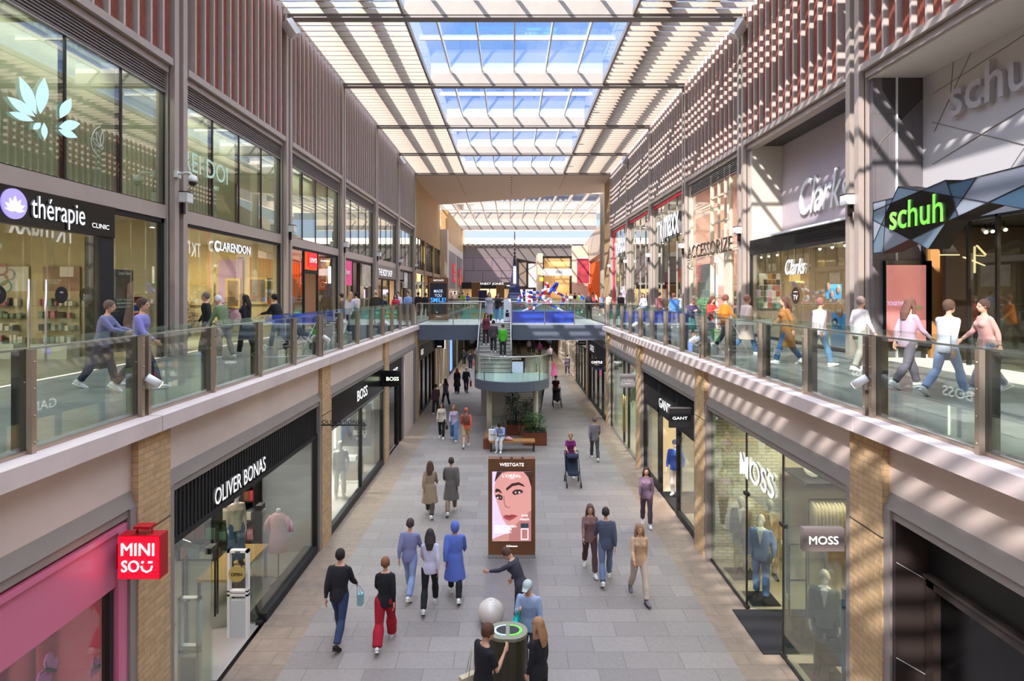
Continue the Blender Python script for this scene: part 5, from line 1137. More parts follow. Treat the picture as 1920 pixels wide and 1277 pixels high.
a = dp(1082, 531, IY-.3); b = dp(1105, 485, IY-.3); MB().box((a[0]-.1, IY-.3, a[2]-.1), (b[0]+.1, IY-.22, b[2]+.1)).build('frame', 'letter_plain', t); MB().box((a[0], IY-.33, a[2]), (b[0], IY-.3, b[2])).build('print', mat('pink_print', '#c9506a', .5, var=.6, scale=1.1), t)
t = thing('square_sign', 'small yellow square sign beside the far food shop', 'sign', loc=(5.2, 79.5, 7)); a = dp(1012, 527, 79.5); MB().box((a[0], 79.5, a[2]), (a[0]+.5, 79.6, a[2]+.5)).build('board', mat('sign_yellow', '#f0e24a', .5, emit=.6), t)
# spire decoration and kiosks
t = thing('spire_sculpture', 'dark blue spire sculpture rising from the far hall', 'sculpture', loc=dp(966, 550, 60))
x, y, _ = dp(965, 550, 60); prof = [(1.95, 0), (1.35, .7), (.95, 1.7), (.62, 2.8), (.40, 4.0), (.22, 5.4), (.08, 6.6), (.01, 7.9)]
m = MB(); n = 4
for k in range(4):
    a0 = PI/4+k*PI/2; m.tube([(x+r*math.cos(a0)*.7, y+r*math.sin(a0)*.7, DECK+z) for r, z in prof], [.09-.008*q for q in range(8)], 6)
m.build('frame', 'bronze', t)
MB().tube([(x, y, DECK+z) for r, z in prof], [max(.9*r, .01) for r, z in prof], 4, flat=(1,1,0), smooth=False).build('body', mat('spire_blue', '#1b2356', .4, var=.4, scale=1.2), t)
MB().box((x-.12, y-.95, DECK+2.6), (x+.12, y-.85, DECK+4.3)).build('light_panel', 'lamp_white', t)
for i, (px, y, w_, h_, c, lab) in enumerate(((890, 66, 1.3, 1.1, '#d9cfc0', 'pale kiosk counter with a mint screen in the far hall'), (905, 64, .9, 1.9, '#2a2350', 'dark purple display column in the far hall'), (925, 68, 1.8, 1.0, '#cfc9c0', 'low white kiosk counter in the far hall'), (892, 70, 1.0, 2.9, '#8a6544', 'brown totem board in the far hall'), (938, 72, 1.0, 2.6, '#8a6544', 'second brown board behind the white kiosk'))):
    x, y, _ = dp(px, 550, y); t = thing('kiosk', lab, 'kiosk', loc=(x, y, DECK)); MB().box((x-w_/2, y, DECK), (x+w_/2, y+.7, DECK+h_)).build('body', mat('kiosk%d' % i, c, .5), t)
    MB().box((x-w_/2-.05, y-.05, DECK+h_), (x+w_/2+.05, y+.75, DECK+h_+.06)).build('top', 'letter_plain', t)
# ---------------------------------------------------------------- people and mannequins
R2 = math.radians
FIG = {}
def remesh(mb, vox, smooth=3):
    me = bpy.data.meshes.new('tmp'); me.from_pydata(mb.v, [], mb.f)
    bm = bmesh.new(); bm.from_mesh(me); bmesh.ops.recalc_face_normals(bm, faces=bm.faces); bm.to_mesh(me); bm.free()
    o = bpy.data.objects.new('tmp', me); C.objects.link(o)
    r = o.modifiers.new('r', 'REMESH'); r.mode = 'VOXEL'; r.voxel_size = vox; r.use_smooth_shade = True
    q = o.modifiers.new('s', 'SMOOTH'); q.iterations = smooth; q.factor = .5
    dg = bpy.context.evaluated_depsgraph_get(); out = bpy.data.meshes.new_from_object(o.evaluated_get(dg))
    bpy.data.objects.remove(o); bpy.data.meshes.remove(me); out.materials.clear(); out.materials.append(None)
    out.polygons.foreach_set('use_smooth', [True]*len(out.polygons)); return out
def loose(mb):
    me = bpy.data.meshes.new('tmp'); me.from_pydata(mb.v, [], mb.f)
    bm = bmesh.new(); bm.from_mesh(me); bmesh.ops.recalc_face_normals(bm, faces=bm.faces); bm.to_mesh(me); bm.free()
    me.materials.append(None); me.polygons.foreach_set('use_smooth', [True]*len(me.polygons)); return me
POSES = {  # left leg, right leg = (swing, knee flex, foot pitch); arms = (swing, outward, elbow flex, inward turn)
 'stand': dict(l=(2,3,0), r=(-2,2,0), la=(3,7,12,0), ra=(-2,7,10,0)),
 'walk': dict(l=(24,8,8), r=(-16,22,-28), la=(-22,6,14,0), ra=(24,6,26,0), lean=3),
 'walk2': dict(l=(-14,26,-30), r=(22,6,10), la=(22,7,30,0), ra=(-20,6,14,0), lean=3),
 'stroll': dict(l=(14,5,4), r=(-9,14,-14), la=(-10,7,16,0), ra=(12,7,20,0), lean=1),
 'phone': dict(l=(12,6,4), r=(-8,12,-10), la=(18,8,100,-30), ra=(-8,6,14,0), lean=2, head=(0,-25)),
 'carry': dict(l=(-8,12,-10), r=(13,5,4), la=(6,6,30,0), ra=(22,4,95,-25), lean=1),
 'push': dict(l=(18,8,6), r=(-14,20,-22), la=(38,4,40,-8), ra=(38,4,40,-8), lean=10),
 'sit': dict(l=(84,78,0), r=(80,92,0), la=(34,6,70,-25), ra=(38,6,66,-25), lean=22, head=(0,-32)),
 'reach': dict(l=(6,4,0), r=(-4,2,0), la=(62,22,14,0), ra=(8,8,20,0), lean=24, head=(15,-25)),
 'drink': dict(l=(3,3,0), r=(-3,2,0), la=(8,10,30,0), ra=(20,6,112,-22), lean=2, head=(-10,-15)),
 'hips': dict(l=(6,4,0), r=(-6,3,0), la=(-14,16,38,-10), ra=(4,9,14,0), lean=0),
 'cane': dict(l=(10,8,4), r=(-8,12,-10), la=(14,8,24,0), ra=(28,8,30,0), lean=14, head=(0,-15)),
 'lean': dict(l=(4,4,0), r=(-6,3,0), la=(34,14,70,-20), ra=(34,14,70,-20), lean=12, head=(0,-10)),
}
def figure(pose, fem=False, top='long', bottom='trousers', hair='short', vox=.018, fat=1.0, fingers=True):
    key = (pose, fem, top, bottom, hair, vox, fat)
    if key in FIG: return FIG[key]
    p = POSES[pose]; lean = R2(p.get('lean', 0)); hy, hp = p.get('head', (0, 0))
    hipw = .088; sh = .146 if fem else .168
    k_arm = (.95 if fem else 1.0)
    # pelvis at origin height 0, later lifted so the lower foot touches the ground
    Z = Vector((0,0,1))
    def leg(s, a):
        sw, fl, pt = (R2(v) for v in a)
        h = Vector((s*hipw, 0, 0)); k = h+.41*Vector((s*.02, math.sin(sw), -math.cos(sw))).normalized()
        an = k+.40*Vector((0, math.sin(sw-fl), -math.cos(sw-fl)))
        f = Vector((s*.12, math.cos(pt), math.sin(pt))).normalized(); up = Vector((0, -math.sin(pt), math.cos(pt)))
        return h, k, an, f, up
    T = Matrix.Rotation(-lean, 3, 'X')
    def tp(x, y, z): return T@Vector((x, y, z))          # torso frame, pelvis = origin
    def arm(s, a):
        sw, ab, el, tw = (R2(v) for v in a)
        S = tp(s*sh, 0, .458)
        d = Vector((s*math.sin(ab), math.sin(sw)*math.cos(ab), -math.cos(sw)*math.cos(ab)))
        E = S+d*.265*k_arm
        g = Vector((s*math.sin(ab*.3)+s*math.sin(tw)*math.sin(el), math.sin(sw+el), -math.cos(sw+el))).normalized()
        Wr = E+g*.245*k_arm; return S, E, Wr, g
    legs = [leg(-1, p['l']), leg(1, p['r'])]; arms = [arm(-1, p['la']), arm(1, p['ra'])]
    low = min(min((an-up*.075).z, (an+f*.17-up*.07).z) for h, k, an, f, up in legs)
    lift = -low
    if pose == 'sit': lift = -low
    O = Vector((0, 0, lift))
    HR = T@Matrix.Rotation(R2(hy), 3, 'Z')@Matrix.Rotation(R2(hp), 3, 'X')
    nb = tp(0, .0, .56); hc = nb+HR@Vector((0, .025, .125))
    hipx = (.168 if fem else .155)*fat; wx = (.118 if fem else .14)*fat; chx = (.145 if fem else .17)*(.5+fat*.5)
    TOR = [(-.09,.10,.085), (-.02,hipx,.112*fat), (.05,hipx*.98,.115*fat), (.15,wx,.098*fat*fat), (.25,(wx+chx)/2,.105*fat), (.36,chx,.118), (.44,chx*.98,.104), (.48,chx*.90,.090), (.515,.115,.072), (.54,.072,.062), (.565,.054,.056), (.63,.052,.056)]
    def torso(mb, g, z0=-.09, z1=.63, ex=None):
        pts = [q for q in TOR if z0-.001 <= q[0] <= z1+.001]
        mb.tube([tp(0, (0.012 if q[0] > .3 else 0), q[0])+O for q in pts], [(max(q[1]+g, .03), max(q[2]+g, .03)) for q in pts], 20, flat=(1,0,0))
        if fem and z1 > .4:
            for s in (-1, 1): mb.ball(tp(s*.07, .085+g*.6, .37)+O, .062+g*.5, 10)
    LR = [(0,.086*fat), (.5,.072*fat), (1,.052), (1.35,.053), (1.7,.042), (2,.033)]
    def limb(mb, A, B, D_, R, g, t1=2.0, n=12):
        P = []; r = []
        for t, q in R:
            if t > t1: break
            P.append((A.lerp(B, t) if t <= 1 else B.lerp(D_, t-1))+O); r.append(max(q+g(t) if callable(g) else q+g, .012))
        if R[-1][0] > t1 and r: P.append((A.lerp(B, t1) if t1 <= 1 else B.lerp(D_, t1-1))+O); r.append(r[-1])
        mb.tube(P, r, n); mb.ball(P[0], r[0], 10)
    fa = .9 if fem else 1
    AR = [(0,.040*fa), (.25,.043*fa), (.6,.038*fa), (1,.032*fa), (1.3,.033*fa), (1.8,.024), (2,.021)]
    cov_t = -.016; cov_l = -.014 if bottom != 'none' else 0
    b = MB(); torso(b, cov_t)
    for (h, k, an, f, up) in legs:
        bare = 1.0 if bottom in ('shorts',) else (.9 if bottom in ('dress', 'skirt') else 9)
        limb(b, h, k, an, LR, lambda t: (-.014 if t < bare else 0))
        b.tube([an+O, an+O-up*.03+f*.02, an+O-up*.05+f*.12], [.03, .03, .02], 8)
    for i, (S, E, Wr, g) in enumerate(arms):
        s = (-1, 1)[i]; sl = {'long': 9, 'short': .75, 'coat': 9, 'none': -1, 'dress': .6}[top]
        limb(b, S, E, Wr, AR, lambda t: (-.013 if t < sl else 0))
        # hand: palm, four fingers, thumb
        side = Vector((s, 0, 0)); n_ = (side-g*side.dot(g)).normalized(); fwd = g.cross(n_)*s      # thumb side
        if fwd.y < 0: fwd = -fwd
        pw = Wr+g*.045+O
        b.tube([Wr+O-g*.01, Wr+g*.02+O, Wr+g*.055+O, Wr+g*.085+O], [(.017,.024), (.016,.032), (.016,.041), (.013,.038)], 10, flat=n_)
        if fingers:
            for j, (o_, L_) in enumerate(((.029,.068), (.010,.078), (-.010,.072), (-.029,.056))):
                q = Wr+g*.08+fwd*o_+O; c1 = q+g*L_*.45-n_*.008; c2 = q+g*L_*.8-n_*.024; c3 = q+g*L_*.9-n_*.040
                b.tube([q, c1, c2, c3], [.0095, .009, .008, .0065], 6)
            q = Wr+g*.03+fwd*.030+O; b.tube([q, q+g*.03+fwd*.022-n_*.008, q+g*.06+fwd*.026-n_*.018], [.012, .0105, .008], 6)
    # head
    H = hc+O
    b.ball(H+HR@Vector((0,-.008,.02)), 1, 16, (.076,.094,.098), HR)
    b.ball(H+HR@Vector((0,.022,-.045)), 1, 14, (.056,.066,.066), HR)
    b.tube([H+HR@Vector((0,.082,.018)), H+HR@Vector((0,.100,-.012)), H+HR@Vector((0,.088,-.026))], [.009,.015,.012], 8)
    for s in (-1, 1): b.ball(H+HR@Vector((s*.077,-.006,-.005)), 1, 8, (.010,.02,.03), HR)
    b.ball(H+HR@Vector((0,.078,-.055)), 1, 8, (.026,.012,.012), HR)
    out = {'body': remesh(b, vox, 2)}
    # clothes
    cm = max(vox, .014)
    if top != 'none':
        m = MB(); g = .009 if fem else .012
        if top == 'coat': g += .012
        torso(m, g, -.02, .52); m.tube([tp(0,0,.02)+O, tp(0,0,-.05)+O, tp(0,0,-.10)+O], [(hipx+g,.118*fat+g), (hipx+g+.006,.118*fat+g), (hipx+g+.004,.114*fat+g)], 20, flat=(1,0,0))
        if top == 'coat':
            m.tube([tp(0,0,.1)+O, tp(0,0,-.1)+O, Vector((0,.0,-.42))+O], [(hipx+.02,.135), (hipx+.04,.16), (hipx+.09,.21)], 18, flat=(1,0,0))
        if top == 'dress':
            m.tube([tp(0,0,.12)+O, tp(0,0,-.06)+O, Vector((0,0,-.42))+O], [(wx+.015,.11), (hipx+.03,.15), (hipx+.11,.23)], 18, flat=(1,0,0))
        for (S, E, Wr, gg) in arms:
            sl = {'long': 1.95, 'coat': 1.93, 'short': .72, 'dress': .55}[top]
            limb(m, S, E, Wr, AR, lambda t: g+.002 if t < .3 else (g+.006 if t < 1.5 else g*.9), sl)
        if hair == 'hood': m.ball(hc+O+HR@Vector((0,-.03,.0)), 1, 14, (.10,.11,.14), HR)
        out['top'] = remesh(m, cm, 3)
    if bottom in ('trousers', 'wide', 'shorts'):
        m = MB(); torso(m, .004, -.09, .06)
        t1 = {'trousers': 1.93, 'wide': 1.97, 'shorts': .88}[bottom]; gx = {'trousers': .012, 'wide': .03, 'shorts': .025}[bottom]
        for (h, k, an, f, up) in legs: limb(m, h, k, an, LR, lambda t: gx+(.012 if t > 1.3 else 0)*(2 if bottom == 'wide' else 1), t1)
        out['trousers' if bottom != 'shorts' else 'shorts'] = remesh(m, cm, 2)
    if bottom == 'skirt':
        m = MB(); m.tube([tp(0,0,.14)+O, tp(0,0,.0)+O, Vector((0,0,-.34))+O], [(wx+.01,.105), (hipx+.02,.14), (hipx+.07,.19)], 18, flat=(1,0,0)); out['skirt'] = loose(m)
    for i, (h, k, an, f, up) in enumerate(legs):
        m = MB(); A = an+O; w_ = f.cross(up)
        m.tube([A-f*.085-up*.045, A-f*.07-up*.030, A-f*.0-up*.022, A+f*.07-up*.043, A+f*.15-up*.055, A+f*.185-up*.060], [(.022,.02), (.036,.042), (.038,.050), (.042,.030), (.038,.019), (.02,.012)], 10, flat=w_)
        out['shoe%d' % i] = loose(m)
        m = MB(); m.tube([A-f*.10-up*.072, A-f*.06-up*.072, A+f*.08-up*.072, A+f*.16-up*.072, A+f*.195-up*.070], [(.018,.010), (.040,.012), (.046,.010), (.040,.010), (.018,.009)], 8, flat=w_); out['sole%d' % i] = loose(m)
    if hair not in ('bald', 'none', 'hood'):
        m = MB(); m.ball(H+HR@Vector((0,-.020,.034)), 1, 16, (.088,.100,.102), HR)
        for s in (-1, 1): m.ball(H+HR@Vector((s*.072,-.022,.0)), 1, 8, (.018,.04,.05), HR)
        if hair == 'short': m.ball(H+HR@Vector((0,-.06,-.02)), 1, 10, (.06,.045,.05), HR)
        if hair in ('long', 'pony'):
            m.tube([H+HR@Vector((0,-.06,.03)), H+HR@Vector((0,-.09,-.06)), nb+O+tp(0,-.10,-.03), nb+O+tp(0,-.115,-.16 if hair == 'long' else -.12)], [(.085,.05), (.095,.05) if hair == 'long' else (.04,.035), (.10,.04) if hair == 'long' else (.032,.03), (.06,.02)], 12, flat=HR@Vector((1,0,0)))
            if hair == 'long':
                for s in (-1, 1): m.tube([H+HR@Vector((s*.07,-.01,.03)), H+HR@Vector((s*.088,-.005,-.05)), nb+O+tp(s*.09,.01,-.04), nb+O+tp(s*.085,.03,-.13)], [.025,.03,.032,.014], 8)
        if hair == 'bun': m.ball(H+HR@Vector((0,-.07,.10)), .042, 10); m.ball(H+HR@Vector((0,-.07,-.02)), 1, 10, (.05,.035,.045), HR)
        if hair == 'cap':
            m = MB(); m.ball(H+HR@Vector((0,-.012,.045)), 1, 14, (.090,.106,.088), HR); m.tube([H+HR@Vector((0,.06,.045)), H+HR@Vector((0,.16,.035))], [(.075,.012), (.05,.006)], 12, flat=HR@Vector((1,0,0)))
        out['hair' if hair != 'cap' else 'cap'] = remesh(m, max(.012, vox*.8), 2)
    if fingers:
        for i, s in enumerate((-1, 1)): m = MB(); m.ball(H+HR@Vector((s*.031,.079,.008)), 1, 8, (.014,.008,.008), HR); out['eye%d' % i] = loose(m)
        m = MB(); m.ball(H+HR@Vector((0,.088,-.053)), 1, 8, (.022,.006,.006), HR); out['mouth'] = loose(m)
    info = dict(hand=[Wr+g*.09+O for S, E, Wr, g in arms], sh=[S+O for S, E, Wr, g in arms], back=tp(0,-.15,.36)+O, T=T, hip=O, head=H, HR=HR)
    FIG[key] = (out, info); return FIG[key]
mat('skin_a', '#d3a184', .55); mat('skin_b', '#a9714f', .55); mat('skin_c', '#6e4531', .55)
mat('eye_dark', '#241a16', .3); mat('lip', '#a2564c', .5)
CL = {}
def cloth(h):
    k = 'cloth_'+h.strip('#')
    return k if k in MATS else mat(k, h, .85, var=.10, scale=5).name
def person(label, x, y, z=0, head=0, h=1.7, pose='stand', fem=False, top=('long', '#333333'), bottom=('trousers', '#222230'), hair=('short', '#3a2a20'), shoes='#e8e6e4', skin='skin_a', fat=1.0, near=0, group=None, cat='person', name='person', extra=None, eyes=True):
    vox = {0: .022, 1: .015, 2: .010}[near]
    parts, info = figure(pose, fem, top[0], bottom[0], hair[0], vox, fat, near > 0)
    base = None
    def put(nm, me, mt, par):
        o = bpy.data.objects.new(nm, me); C.objects.link(o)
        o.material_slots[0].link = 'OBJECT'; o.material_slots[0].material = M(mt) if isinstance(mt, str) else mt
        if par is not None: o.parent = par
        return o
    base = bpy.data.objects.new(name, None); C.objects.link(base); base.location = (x, y, z); base.rotation_euler = (0, 0, R2(head)); s = h/1.72; base.scale = (s, s, s)
    tag(base, label, cat, group)
    body = put('body', parts['body'], skin, base)
    for k, me in parts.items():
        if k == 'top': put({'coat': 'coat', 'dress': 'dress'}.get(top[0], 'shirt'), me, cloth(top[1]), base)
        elif k in ('trousers', 'shorts', 'skirt'): put(k, me, cloth(bottom[1]), base)
        elif k.startswith('shoe'): put('shoe', me, cloth(shoes), base)
        elif k.startswith('sole'): put('sole', me, 'letter_plain' if shoes > '#9' else 'near_black', base)
        elif k in ('hair', 'cap'): put(k, me, cloth(hair[1]), base)
        elif k.startswith('eye') and eyes: put('eye', me, 'eye_dark', base)
        elif k == 'mouth' and eyes: put('mouth', me, 'lip', base)
    W4 = Matrix.Translation((x, y, z))@Matrix.Rotation(R2(head), 4, 'Z')@Matrix.Scale(s, 4)
    if extra:
        for kind, col, *r in extra:
            if kind == 'backpack':
                m = MB(); c = info['back']; T = info['T']
                m.tube([c+T@Vector((0,0,-.22)), c+T@Vector((0,-.02,-.18)), c+T@Vector((0,-.02,.05)), c+T@Vector((0,0,.17)), c+T@Vector((0,.02,.2))], [(.10,.04), (.15,.09), (.15,.09), (.13,.07), (.06,.03)], 14, flat=(1,0,0))
                o = m.build('backpack', cloth(col), None); o.parent = base
                for q in (-1, 1):
                    m = MB().tube([info['back']+T@Vector((q*.09,.03,.14)), info['back']+T@Vector((q*.10,.17,.20)), info['back']+T@Vector((q*.11,.29,.08)), info['back']+T@Vector((q*.12,.25,-.10)), info['back']+T@Vector((q*.12,.05,-.18))], .016, 6)
                    o2 = m.build('strap', cloth(col), None); o2.parent = o
            elif kind in ('bag', 'tote'):
                lab = r[0]; hd = info['hand'][r[1]] if kind == 'bag' else info['sh'][r[1]]+Vector(((-1, 1)[r[1]]*.10, -.02, -.10))
                w_, h_ = r[2] if len(r) > 2 else (.26, .32); p0 = W4@hd
                g = Matrix.Rotation(R2(head), 3, 'Z'); L0 = .17 if kind == 'bag' else .42
                cc = p0+Vector((0, 0, -L0-h_/2)) + g@Vector(((-1, 1)[r[1]]*.05, 0, 0))
                t = thing('shopping_bag' if kind == 'bag' else 'tote_bag', lab, 'bag', loc=cc-Vector((0, 0, h_/2)))
                m = MB(); m.prism([cc+g@Vector((dx, dy, dz)) for dx, dy, dz in ((-.05, -w_/2, -h_/2), (-.05, w_/2, -h_/2), (-.05, w_/2*1.05, h_/2), (-.05, -w_/2*1.05, h_/2))], g@Vector((.10, 0, 0))); m.build('bag_body', cloth(col), t)
                for dx in (-.04, .04):
                    m = MB().tube([cc+g@Vector((dx, -.07, h_/2-.01)), p0+Vector((0, 0, -.02))+g@Vector((dx*.3, -.03, 0)), p0+Vector((0, 0, -.02))+g@Vector((dx*.3, .03, 0)), cc+g@Vector((dx, .07, h_/2-.01))], .007, 5); m.build('handle', cloth(col), t)
    return base, info, W4
def P(label, px, py, fl=0.0, **k):
    x, y, z = gp(px, py, fl); return person(label, x, y, fl, **k)
D_ = DECK
T_ = lambda t, c: (t, c)
# --- foreground, lower floor
P('person in black T-shirt with short brown hair and a cream tote, beside the litter bin', 906, 1395, head=-55, h=1.78, pose='drink', top=('short', '#17171a'), bottom=('trousers', '#23232a'), hair=('short', '#5a3826'), near=2, extra=[('tote', '#cbbf9d', 'cream tote bag hanging from the shoulder of the person in the black T-shirt', 0, (.36, .40))])
P('person in black jacket with long light brown hair, right of the litter bin', 1010, 1362, head=50, h=1.68, pose='stand', fem=True, top=('long', '#1d1b1f'), bottom=('trousers', '#1a1a1f'), hair=('long', '#a97c58'), near=2, shoes='#222222', extra=[('bag', '#1b1a1c', 'small black handbag of the person with long light brown hair', 0, (.24, .2))])
b_, i_, w_ = P('person in pale blue shirt and patterned cap, behind the litter bin', 992, 1262, head=165, h=1.68, pose='drink', top=('long', '#9fb1cf'), bottom=('trousers', '#4a4f5e'), hair=('cap', '#b9c4c0'), near=2, extra=[('bag', '#1fb0aa', 'teal shopping bag held by the person in the patterned cap', 1, (.2, .26))])
P('person in dark jacket leaning to touch the white sphere seat', 978, 1178, head=62, h=1.66, pose='reach', fem=True, top=('long', '#3a3844'), bottom=('trousers', '#33323a'), hair=('short', '#5b3f34'), near=2)
P('person in dark jacket and blue jeans walking away, nearest the left shop windows', 636, 1203, head=-6, h=1.80, pose='walk', top=('long', '#1c1c22'), bottom=('trousers', '#2b3c5e'), hair=('short', '#2a211d'), shoes='#1b1715', near=2, extra=[('bag', '#8fb8bd', 'small pale teal bag at the side of the person in blue jeans', 1, (.12, .22))])
P('person in black top and bright red trousers walking away', 722, 1208, head=4, h=1.68, pose='walk2', fem=True, top=('long', '#15151a'), bottom=('wide', '#a8122a'), hair=('short', '#8a5a3e'), near=2)
P('person in lavender shirt and pale jeans with white trainers', 768, 1116, head=-8, h=1.72, pose='walk', top=('long', '#8487ad'), bottom=('trousers', '#8fa3cc'), hair=('short', '#4c3a38'), near=1)
P('person in white top and black trousers walking away', 806, 1140, head=2, h=1.70, pose='walk2', fem=True, top=('long', '#cfcadf'), bottom=('trousers', '#121217'), hair=('long', '#3a3230'), near=1, shoes='#d8d8d8')
P('person in loose periwinkle blue hooded jacket and black trousers', 853, 1120, head=3, h=1.70, pose='walk', top=('coat', '#5f74c4'), bottom=('trousers', '#17171c'), hair=('hood', '#5f74c4'), near=1)
P('person in long beige coat with brown hair, walking away down the middle left', 806, 968, head=0, h=1.68, pose='walk', fem=True, top=('coat', '#a28c74'), bottom=('trousers', '#4b4038'), hair=('long', '#5a4030'), near=1)
P('person in grey coat with lilac scarf, beside the person in the beige coat', 846, 962, head=4, h=1.72, pose='walk2', top=('coat', '#6a645f'), bottom=('trousers', '#8a735c'), hair=('short', '#4a3a30'), near=1)
P('person in cream top and black trousers coming toward the viewer, left of three', 828, 822, head=178, h=1.66, pose='stroll', fem=True, top=('long', '#d8cdb8'), bottom=('trousers', '#15151a'), hair=('long', '#4a3528'), near=1, extra=[('bag', '#5a3a28', 'small brown bag of the person in the cream top', 0, (.18, .16))])
P('person in lilac striped top and blue jeans coming toward the viewer', 851, 826, head=182, h=1.66, pose='walk', fem=True, top=('long', '#c3b6cf'), bottom=('wide', '#5f84b3'), hair=('long', '#9a6a4c'), near=1)
P('person in coral top and beige shorts with a dark backpack', 874, 838, head=2, h=1.74, pose='walk2', top=('long', '#dd6a52'), bottom=('shorts', '#c3ad86'), hair=('short', '#c2694f'), near=1, extra=[('backpack', '#7a4a40')])
P('person in long black coat with auburn hair, left of the pair in black', 857, 737, head=0, h=1.68, pose='stroll', fem=True, top=('coat', '#141418'), bottom=('wide', '#141418'), hair=('long', '#7d2a22'), shoes='#222222')
P('person in black jacket carrying a red bag, right of the pair in black', 874, 736, head=-3, h=1.76, pose='walk', top=('long', '#141418'), bottom=('trousers', '#101014'), hair=('bald', '#222222'), shoes='#222222', extra=[('bag', '#b3242f', 'red shopping bag held by the person in black', 1, (.3, .36))])
P('person in dark maroon top and black trousers near the dark left shopfront', 817, 778, head=20, h=1.7, pose='stroll', top=('long', '#4a2c33'), bottom=('trousers', '#1b1a1f'), hair=('short', '#2a2220'))
P('person in grey-violet jacket left of the stair, behind the maroon top', 836, 762, head=30, h=1.68, pose='walk', fem=True, top=('long', '#6f6a80'), bottom=('trousers', '#3a3a46'), hair=('long', '#4a3a36'))
for i, (px, py, c, lab) in enumerate(((882, 694, '#20202a', 'person in black with a bright pink bag far left of the stair'), (893, 686, '#5a2f3a', 'person in maroon beyond the pink bag, left of the stair'), (870, 686, '#3b3540', 'person in charcoal near the far left shopfronts'))):
    P(lab, px, py, head=(0, 180, 10)[i], h=1.7, pose=('walk', 'stroll', 'walk2')[i], top=('long', c), bottom=('trousers', '#1d1d26'), extra=[('bag', '#f0568a', 'bright pink shopping bag far down the left side', 1, (.4, .34))] if i == 0 else None)
b_, i_, w_ = P('person in purple top pushing a dark pushchair', 1069, 893, head=180, h=1.66, pose='push', fem=True, top=('short', '#84216f'), bottom=('trousers', '#22222a'), hair=('bun', '#a8846a'), near=1)
P('person in grey jacket and charcoal trousers near the pale glass shopfront', 1115, 862, head=-3, h=1.74, pose='walk', top=('long', '#77727a'), bottom=('trousers', '#4c4a52'), hair=('short', '#5a4c48'), near=1)
P('person in maroon T-shirt pushing a black pushchair, far right of the stair', 1042, 756, head=176, h=1.74, pose='push', top=('short', '#4a1626'), bottom=('trousers', '#1a1a20'), hair=('short', '#5a3a2c'))
P('person in pink dress walking away, right of the stair', 1039, 716, head=0, h=1.68, pose='stroll', fem=True, top=('dress', '#e2709c'), bottom=('none', '#e2709c'), hair=('long', '#b37a55'))
P('person in dusty rose top and pale trousers, left of the pair on the right side', 1106, 1072, head=178, h=1.68, pose='walk', fem=True, top=('long', '#8f6a66'), bottom=('trousers', '#5c3c40'), hair=('long', '#6e5145'), near=1)
P('person in blue-black jacket, right of the person in the dusty rose top', 1136, 1090, head=-4, h=1.74, pose='walk2', top=('long', '#4f5468'), bottom=('trousers', '#6a7694'), hair=('short', '#3a302c'), near=1)
P('person in peach top and cream trousers with grey trainers', 1198, 1122, head=182, h=1.70, pose='walk', fem=True, top=('long', '#cfa888'), bottom=('trousers', '#c9b7a8'), hair=('long', '#a17a60'), shoes='#77707a', near=1)
P('person in mauve top with dark hair beside the black louvred shopfront', 1212, 985, head=170, h=1.70, pose='stroll', fem=True, top=('long', '#8a6c80'), bottom=('trousers', '#5a4a58'), hair=('long', '#33241f'), near=1)
P('person in violet-grey jacket near the far white shopfront on the right', 1064, 704, head=0, h=1.74, pose='walk', top=('long', '#6b5a6a'), bottom=('trousers', '#3f3845'))
# --- sitting reader on the bench
SR = person('person in pale blue shirt and white jeans sitting on the bench', -.42, 24.62, .0, head=168, h=1.68, pose='sit', top=('long', '#8fa0c4'), bottom=('trousers', '#dfe3ea'), hair=('short', '#1c1614'), near=1)
# --- stair
def on_stair(y): return LH + (y-28.3)/GO*RI
for lab, x, y, hd, top, bot, hr, po, fm in (
  ('person in maroon jacket on the stair, left side', -1.28, 30.1, 200, '#6b2a38', '#3a2a30', '#4a2a22', 'stand', True),
  ('person in dark jacket with a yellow strap on the stair', -.88, 29.5, 0, '#4a4048', '#26242a', '#2e2622', 'stroll', False),
  ('person in bright green shirt on the stair', -.40, 29.2, 0, '#4fb82c', '#2b2b30', '#5a4a3c', 'stand', False)):
    k = math.floor((y-28.3)/GO); person(lab, x, y, LH+(k+1)*RI, head=hd, h=1.68, pose=po, fem=fm, top=('long', top), bottom=('trousers', bot), hair=('long' if fm else 'short', hr))
person('person in pale grey cardigan and black trousers at the top of the stair', -1.2, 32.3, D_, head=180, h=1.7, pose='stroll', fem=True, top=('coat', '#a3a1ab'), bottom=('trousers', '#15151a'), hair=('long', '#6a4a38'))
person('person in black jacket and blue jeans at the top of the stair', -.72, 32.9, D_, head=182, h=1.7, pose='walk', fem=True, top=('long', '#2a2226'), bottom=('trousers', '#6f93bd'), hair=('long', '#4a2c20'))
# --- upper left walkway
def U_(label, px, y, **k): return person(label, (px-VX)*y/F, y, D_, **k)
U_('person in lavender shirt and navy trousers, nearest on the left walkway', 262, 9.9, head=-80, h=1.62, pose='walk', top=('long', '#8b86c4'), bottom=('trousers', '#2a2c44'), hair=('short', '#4a352c'), near=2)
U_('person in blue-grey jacket bending beside the lavender shirt', 190, 10.3, head=-75, h=1.58, pose='push', top=('long', '#77779c'), bottom=('trousers', '#3b3b52'), hair=('short', '#6b5648'), near=2)
U_('person in dark jacket with grey hair by the gallery window', 388, 15.6, head=120, h=1.70, pose='stroll', top=('long', '#22201f'), bottom=('trousers', '#2b2a2e'), hair=('short', '#7a6a60'), near=1)
b_, i_, w_ = U_('person in olive jacket with white hair and a walking stick', 421, 14.6, head=70, h=1.66, pose='cane', top=('long', '#6e7f5c'), bottom=('trousers', '#a59c8e'), hair=('short', '#d9d4cf'), near=1)
